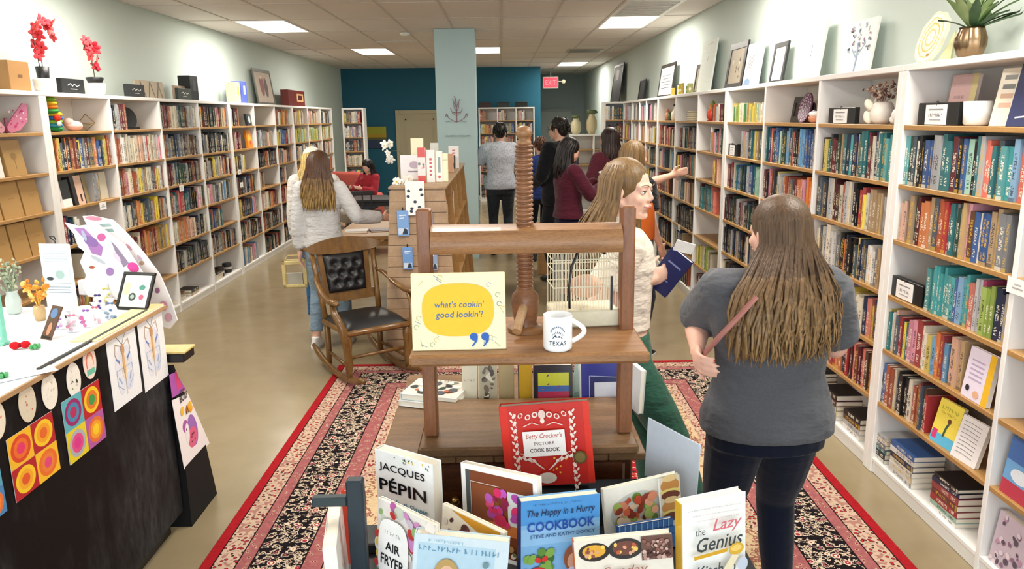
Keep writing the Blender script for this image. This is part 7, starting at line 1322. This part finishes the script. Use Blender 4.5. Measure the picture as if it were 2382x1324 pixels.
# things on top of the island
zt = IH+.0205
def itop(px, Y): return at(px, 400, Y=Y).x
for k, (px, Y, w_, h_, dep, col, fn, lb) in enumerate((
  (905+50, 6.3, .2, .2, .012, 'ece8ea', lambda A, w, h: (A.ell(w*.55, h*.6, .04, .03, 'b8a0b0', 14), A.rect(w*.3, h*.3, w*.8, h*.36, '8a7a88')), 'white illustrated board on the island top, left of the red spine box'),
  (972, 6.9, .11, .32, .02, 'f0ecc8', lambda A, w, h: A.rect(w*.2, h*.5, w*.8, h*.55, 'dcd8a8'), 'tall pale yellow box at the back of the island top'),
  (981, 6.0, .06, .27, .04, 'e8dcd8', lambda A, w, h: (A.rect(0, h*.72, w, h, 'd04038'), A.rect(0, 0, w, h*.2, 'd04038'), A.dots(6, .01, h*.3, w-.01, h*.6, (.006, .012), ['c86a8a', '6a7a70', 'e8b0c0'], 3)), 'red and white spined box standing on the island front'),
  (1002, 6.02, .06, .25, .03, 'f0e8e4', lambda A, w, h: [A.rect(w*.35, h*(.2+.12*k), w*.65, h*(.27+.12*k), 'c04a4a') for k in range(5)], 'white box with red lettering on the island front'),
  (1022, 6.05, .05, .24, .03, 'efeae2', lambda A, w, h: (A.rect(w*.3, h*.3, w*.7, h*.8, '8a9a98'), A.ell(w*.5, h*.16, .012, .012, 'c04a4a', 8)), 'white box with a grey stripe on the island front'),
  (1039, 6.08, .08, .22, .06, 'efecc8', lambda A, w, h: A.rect(0, h*.75, w, h*.78, 'c8c498'), 'cream box at the right front of the island top'),
  (1012, 6.8, .07, .28, .02, 'c9cac0', None, 'pale grey upright card behind the boxes on the island'),
  (1040, 7.1, .12, .17, .08, 'c99a78', None, 'tan kraft pouch behind the cream box on the island'),
  (1040, 7.6, .16, .13, .1, '2c3634', None, 'dark green box at the back of the island top'),
  (1082, 7.7, .1, .22, .02, 'e8e4e2', lambda A, w, h: [A.rect(w*.35, h*(.4+.12*k), w*.65, h*(.47+.12*k), 'c07a70') for k in range(4)], 'white and pink booklet leaning near the column'))):
    x = itop(px, Y); t_ = plain_book(lb, Matrix.Translation((max(-.83, min(x-w_/2, -.43-w_)) if Y < 8 else x, Y, zt)) @ Euler((-.06, 0, 0)).to_matrix().to_4x4(), w_, h_, dep, col, fn, name='display_box' if dep > .02 else 'display_card', cat='box' if dep > .02 else 'card')
t = thing('black_pot', 'round black pot on the island near the column', 'pot', (-.5, 7.2, zt+.0005)); MB('1f2224').lathe([(.03, 0), (.055, .03), (.06, .07), (.045, .1), (.05, .105), (.04, .1)], 18).obj('pot', M_SEMI, t, True); plant(t, 8, .06, .05, ['2c3a2c', '3a4a34'], 3, .002, (.012, 2), .09)
for k, (px, py, Y, lb) in enumerate(((906, 352, 6.5, 'white artificial orchid blooms on a tall stem, upper left of the island'), (940, 428, 5.85, 'white artificial orchid blooms low at the front of the island top'))):
    p = at(px, py, Y=Y); bx_ = -.76 if k == 0 else -.72; t = thing('potted_orchid', lb, 'plant', (bx_, Y, zt+.0005)); MB('d8d4cc').lathe([(.03, 0), (.04, .02), (.042, .06), (.035, .065)], 16).obj('pot', M_SEMI, t, True); dx, dz = p.x-bx_, p.z-zt
    MB('5c6a40').tube([(0, 0, .05), (dx*.2, 0, dz*.7), (dx*.6, -.01, dz*1.02), (dx, -.02, dz)] if k == 0 else [(0, 0, .05), (dx*.5, -.02, dz+.03), (dx, -.04, dz)], .003, 6).obj('stem', M_LEAF, t, True); g = random.Random(40+k)
    for q in range(9): flower(t, (dx+g.uniform(-.06, .06)*(1.2 if k else .8), -.03+g.uniform(-.03, .03), dz+g.uniform(-.08, .07)*(1 if k == 0 else .7)), g.uniform(.034, .045), 'f6f5ee', g)
# ------------------------------------------------------------------ held items
def held(root, info, side, name, label, fn):
    e, wv = info['arm'][side]; d = (wv-e).normalized(); p = W(root, wv+d*.075); return fn(p, root)
bpy.context.view_layer.update()
e, wv = i2['arm'][1]; p = W(P2, wv+(wv-e).normalized()*.085)
R = Euler((.15, .45, -.25)).to_matrix().to_4x4(); t = plain_book('navy blue book held by the young woman in green trousers', Matrix.Translation(p+V((.01, -.01, 0))) @ Euler((.1, .62, -.5)).to_matrix().to_4x4() @ Matrix.Translation((-.05, 0, -.1)), .1, .19, .02, '1f2a68', lambda A, w, h: (A.rect(w*.2, h*.7, w*.8, h*.74, '8a94c8'), A.rect(w*.3, h*.3, w*.7, h*.33, '8a94c8')), name='held_book')
t = thing('paper_note', 'white paper slip tucked in the top of the navy book', 'paper', M=Matrix.Translation(p+V((.06, -.03, .1))) @ Euler((.3, .3, .2)).to_matrix().to_4x4()); MB('f3f2f0').box((-.04, -.002, -.02), (.04, .002, .025)).obj('slip', M_PAPER, t)
e, wv = i8['arm'][1]; p = W(P8, wv+(wv-e).normalized()*.1); t = plain_book('small open booklet in the hands of the woman in burgundy', Matrix.Translation(p+V((-.02, -.07, .0))) @ Euler((-.9, 0, 1.2)).to_matrix().to_4x4(), .12, .15, .01, 'd8d4cc', None, name='held_book')
e, wv = i4['arm'][-1]; p = W(P4, wv+(wv-e).normalized()*.09)
p = at(688, 598, Y=6.3); t = thing('tote_basket', 'yellow-framed open tote held at the side of the person in the knit cap', 'basket', (p.x-.02, 6.32, p.z-.26), rz=.15); mb = MB('d8c488')
for a, b in (((-.1, -.05, 0), (.1, -.03, .03)), ((-.1, -.05, .2), (.1, -.03, .23)), ((-.1, -.05, 0), (-.075, -.03, .23)), ((.075, -.05, 0), (.1, -.03, .23)), ((-.1, .03, 0), (.1, .05, .03)), ((-.1, .03, .2), (.1, .05, .23)), ((-.1, .03, 0), (-.075, .05, .23)), ((.075, .03, 0), (.1, .05, .23)), ((-.1, -.05, 0), (.1, .05, .012))): mb.bbox(a, b, .002)
mb.obj('frame', M_SEMI, t); MB('b8b4a8').box((-.07, -.02, .014), (.06, .02, .12)).obj('contents', M_PAPER, t); MB('c9b478').tube([(-.08, 0, .22), (-.05, 0, .27), (.05, 0, .27), (.08, 0, .22)], .006, 6).obj('handle', M_SEMI, t)
bpy.context.view_layer.update()
p = W(P10, i10['T'](.2, .05, 1.02)); q = at(1500, 515, Y=5.25); t = thing('orange_tote', 'orange tote bag worn by the blonde person reaching to the shelf', 'bag', (q.x, 5.3, q.z-.14), rz=.3)
MB('c8642a').loft([((0, 0, 0), .08, .035), ((0, 0, .02), .09, .045), ((0, 0, .2), .085, .04), ((0, 0, .26), .07, .02)], 16).obj('bag', M_FABRIC, t, 50); MB('26160e').tube([(-.05, 0, .25), (-.03, .04, .42), (.02, .06, .45), (.05, 0, .25)], .006, 6).obj('strap', M_LEATHER, t, True)
# ------------------------------------------------------------------ furniture farther back
def table(label, x, y, w_, d_, h, mat, col='ffffff', rz=0, leg=.03):
    t = thing('table', label, 'table', (x, y, 0), rz); MB(col).bbox((-w_/2, -d_/2, h-.035), (w_/2, d_/2, h), .005).obj('tabletop', mat, t)
    for sx in (-1, 1):
        for sy in (-1, 1): MB(col).bbox((sx*(w_/2-.05)-leg/2, sy*(d_/2-.05)-leg/2, 0), (sx*(w_/2-.05)+leg/2, sy*(d_/2-.05)+leg/2, h-.036), .003).obj('leg', mat, t)
    MB(col).box((-w_/2+.06, -d_/2+.04, h-.1), (w_/2-.06, -d_/2+.055, h-.037)).obj('apron', mat, t); return t
table('light wooden table between the girls and the island bookcase', -1.28, 7.75, .7, 1.1, .76, M_OAKX)
plain_book('purple picture book lying on the light wooden table', Matrix.Translation((-1.3, 7.45, .7608)) @ Euler((-PI/2, 0, .3)).to_matrix().to_4x4() @ Matrix.Translation((0, -.015, 0)), .2, .16, .015, '4a2a48')
plain_book('white book lying at the front of the light wooden table', Matrix.Translation((-1.55, 7.4, .7608)) @ Euler((-PI/2, 0, .1)).to_matrix().to_4x4() @ Matrix.Translation((0, -.02, 0)), .22, .17, .02, 'e8e6e4')
table('dark table beside the seated girl in red', -1.75, 11.3, 1.0, .7, .72, M_SEMI, '1c1c1e')
def chair(label, x, y, rz, col, sc='2a2c30'):
    t = thing('chair', label, 'chair', (x, y, 0), rz, group='dark chairs around the back table'); MB(sc).bbox((-.21, -.2, .44), (.21, .2, .475), .01).obj('seat', M_LEATHER, t)
    for k in range(4): MB(col).bbox((-.19+.12*k, .2, .5), (-.17+.12*k, .22, .86), .003).obj('back_spindle', M_SEMI, t)
    MB(col).bbox((-.21, .195, .84), (.21, .225, .9), .005).obj('back_rail', M_SEMI, t)
    for sx in (-1, 1):
        for sy in (-1, 1): MB(col).bbox((sx*.19-.014, sy*.18-.014, 0), (sx*.19+.014, sy*.18+.014, .44 if sy < 0 else .5), .002).obj('leg', M_SEMI, t)
    return t
chair('dark chair nearest the girl in the sweatshirt, by the back table', -2.0, 10.6, 3.3, '1a1a1c'); chair('dark chair on the right of the back table', -1.3, 10.5, 2.9, '1a1a1c'); chair('dark brown chair left of the seated girl', -2.55, 11.2, 4.4, '2c1c18')
t = thing('armchair', 'coral pink upholstered armchair behind the seated girl', 'armchair', (-2.5, 13.1, 0), rz=2.7)
for nm, a, b in (('seat', (-.3, -.3, .15), (.3, .3, .45)), ('backrest', (-.32, .2, .2), (.32, .36, 1.0)), ('armrest', (-.38, -.3, .15), (-.28, .3, .62)), ('armrest', (.28, -.3, .15), (.38, .3, .62))): MB('b85a50').bbox(a, b, .05).obj(nm, M_FABRIC, t, 60)
for sx in (-1, 1):
    for sy in (-1, 1): MB('2c1c12').lathe([(.018, 0), (.025, .15)], 10, (sx*.28, sy*.25, 0)).obj('leg', M_SEMI, t)
# stool that seats the girl
t = thing('stool', 'low dark stool under the girl in the red jacket', 'stool', (P12.location.x, 12.4, 0)); MB('1b1b1d').lathe([(.17, .36), (.18, .37), (.18, .395), (.16, .4)], 20).obj('seat', M_LEATHER, t, 50)
for k in range(4): a = PI/4+k*PI/2; MB('1b1b1d').tube([(.12*math.cos(a), .12*math.sin(a), .36), (.15*math.cos(a), .15*math.sin(a), 0)], .012, 8).obj('leg', M_SEMI, t)
# yellow painting on the teal wall
t = thing('painting', 'yellow and blue abstract painting on the teal wall', 'painting', (at(873, 320, Y=17.55).x, 17.596, at(873, 345, Y=17.55).z)); pw, ph = .25, .48
MB('1c2430').bbox((-pw, -.03, 0), (pw, 0, ph), .003).obj('canvas', M_MATTE, t); A = Art(-.0305); A.rect(-pw, ph*.45, pw, ph, '9a9a28'); A.rect(-pw, ph*.5, pw, ph*.66, 'a88a20'); A.rect(-pw, ph*.4, pw, ph*.5, '5c5c34'); A.rect(-pw, 0, pw, ph*.4, '2c3a58'); A.obj('paint', t)
# crate, small shelf and bins near the people at the back
t = thing('wooden_crate', 'pale wooden crate on a stand behind the burgundy woman', 'crate', (.62, 9.1, .0)); MB().bbox((-.2, -.15, .0), (.2, .15, .35), .004).obj('stand', M_OAKX, t)
for k in range(4): MB().bbox((-.22, -.17, .352+.06*k), (.22, -.155, .405+.06*k), .002).obj('slat', M_BIRCH, t)
MB().bbox((-.22, -.15, .352), (-.205, .17, .59), .002).obj('side_panel', M_BIRCH, t); MB().bbox((.205, -.15, .352), (.22, .17, .59), .002).obj('side_panel', M_BIRCH, t)
for k, (x, h, lb) in enumerate(((1.42, .4, 'cream jar on the low bookcase before the hallway'), (1.72, .5, 'tall green-topped bottle vase on the low bookcase before the hallway'))):
    t = thing('vase', lb, 'vase', (x, 14.75, 1.5205)); MB(['d8cfa8', 'c8b890'][k]).lathe([(.06, 0), (.1, h*.2), (.1, h*.5), (.05, h*.7), (.06, h*.75)], 16).obj('body', M_SEMI, t, True); MB('5a6a48').lathe([(.07, h*.75), (.12, h*.8), (.08, h*.9)], 14).obj('lid', M_SEMI, t, True)
for k, x in enumerate((-.35, .05, .45)):
    t = thing('storage_box', '%s dark box on top of the teal wall bookcase' % ['left', 'middle', 'right'][k], 'box', (x, 17.35, HS+.0005)); MB(['3a2c2c', '2a3434', '1f2424'][k]).bbox((-.14, -.1, 0), (.14, .1, .1), .005).obj('box', M_PAPER, t); MB('4a4444').bbox((-.145, -.105, .1005), (.145, .105, .12), .004).obj('lid', M_PAPER, t)
# ------------------------------------------------------------------ build the shelved books: the 300 that show largest singly, the rest as one
if BOOKS:
    BOOKS.sort(key=lambda b: -b['size'])
    for b in BOOKS[:298]:
        mb = MB(); pg = MB(); I = Matrix.Identity(4); book_geo(mb, pg, b, I)
        o = bpy.data.objects.new('book', mb.mesh('book', M_SPINE)); COL.objects.link(o); o.matrix_world = b['M']
        tag(o, b['label'], 'book', b['group']); pg.obj('page_block', M_PAGES, o)
    mb = MB(); pg = MB()
    for b in BOOKS[298:]: book_geo(mb, pg, b, b['M'])
    n = len(mb.v); mb.m = 1; mb.M = None
    for f, c in zip(pg.f, pg.c): mb.f.append(tuple(i+n for i in f)); mb.c.append(c); mb.uv.append(None); mb.mi.append(1)
    mb.v += pg.v
    o = mb.obj('shelved_books', [M_SPINE, M_PAGES]); o['kind'] = 'stuff'; tag(o, 'rows of smaller and more distant books filling the white bookcases', 'books')
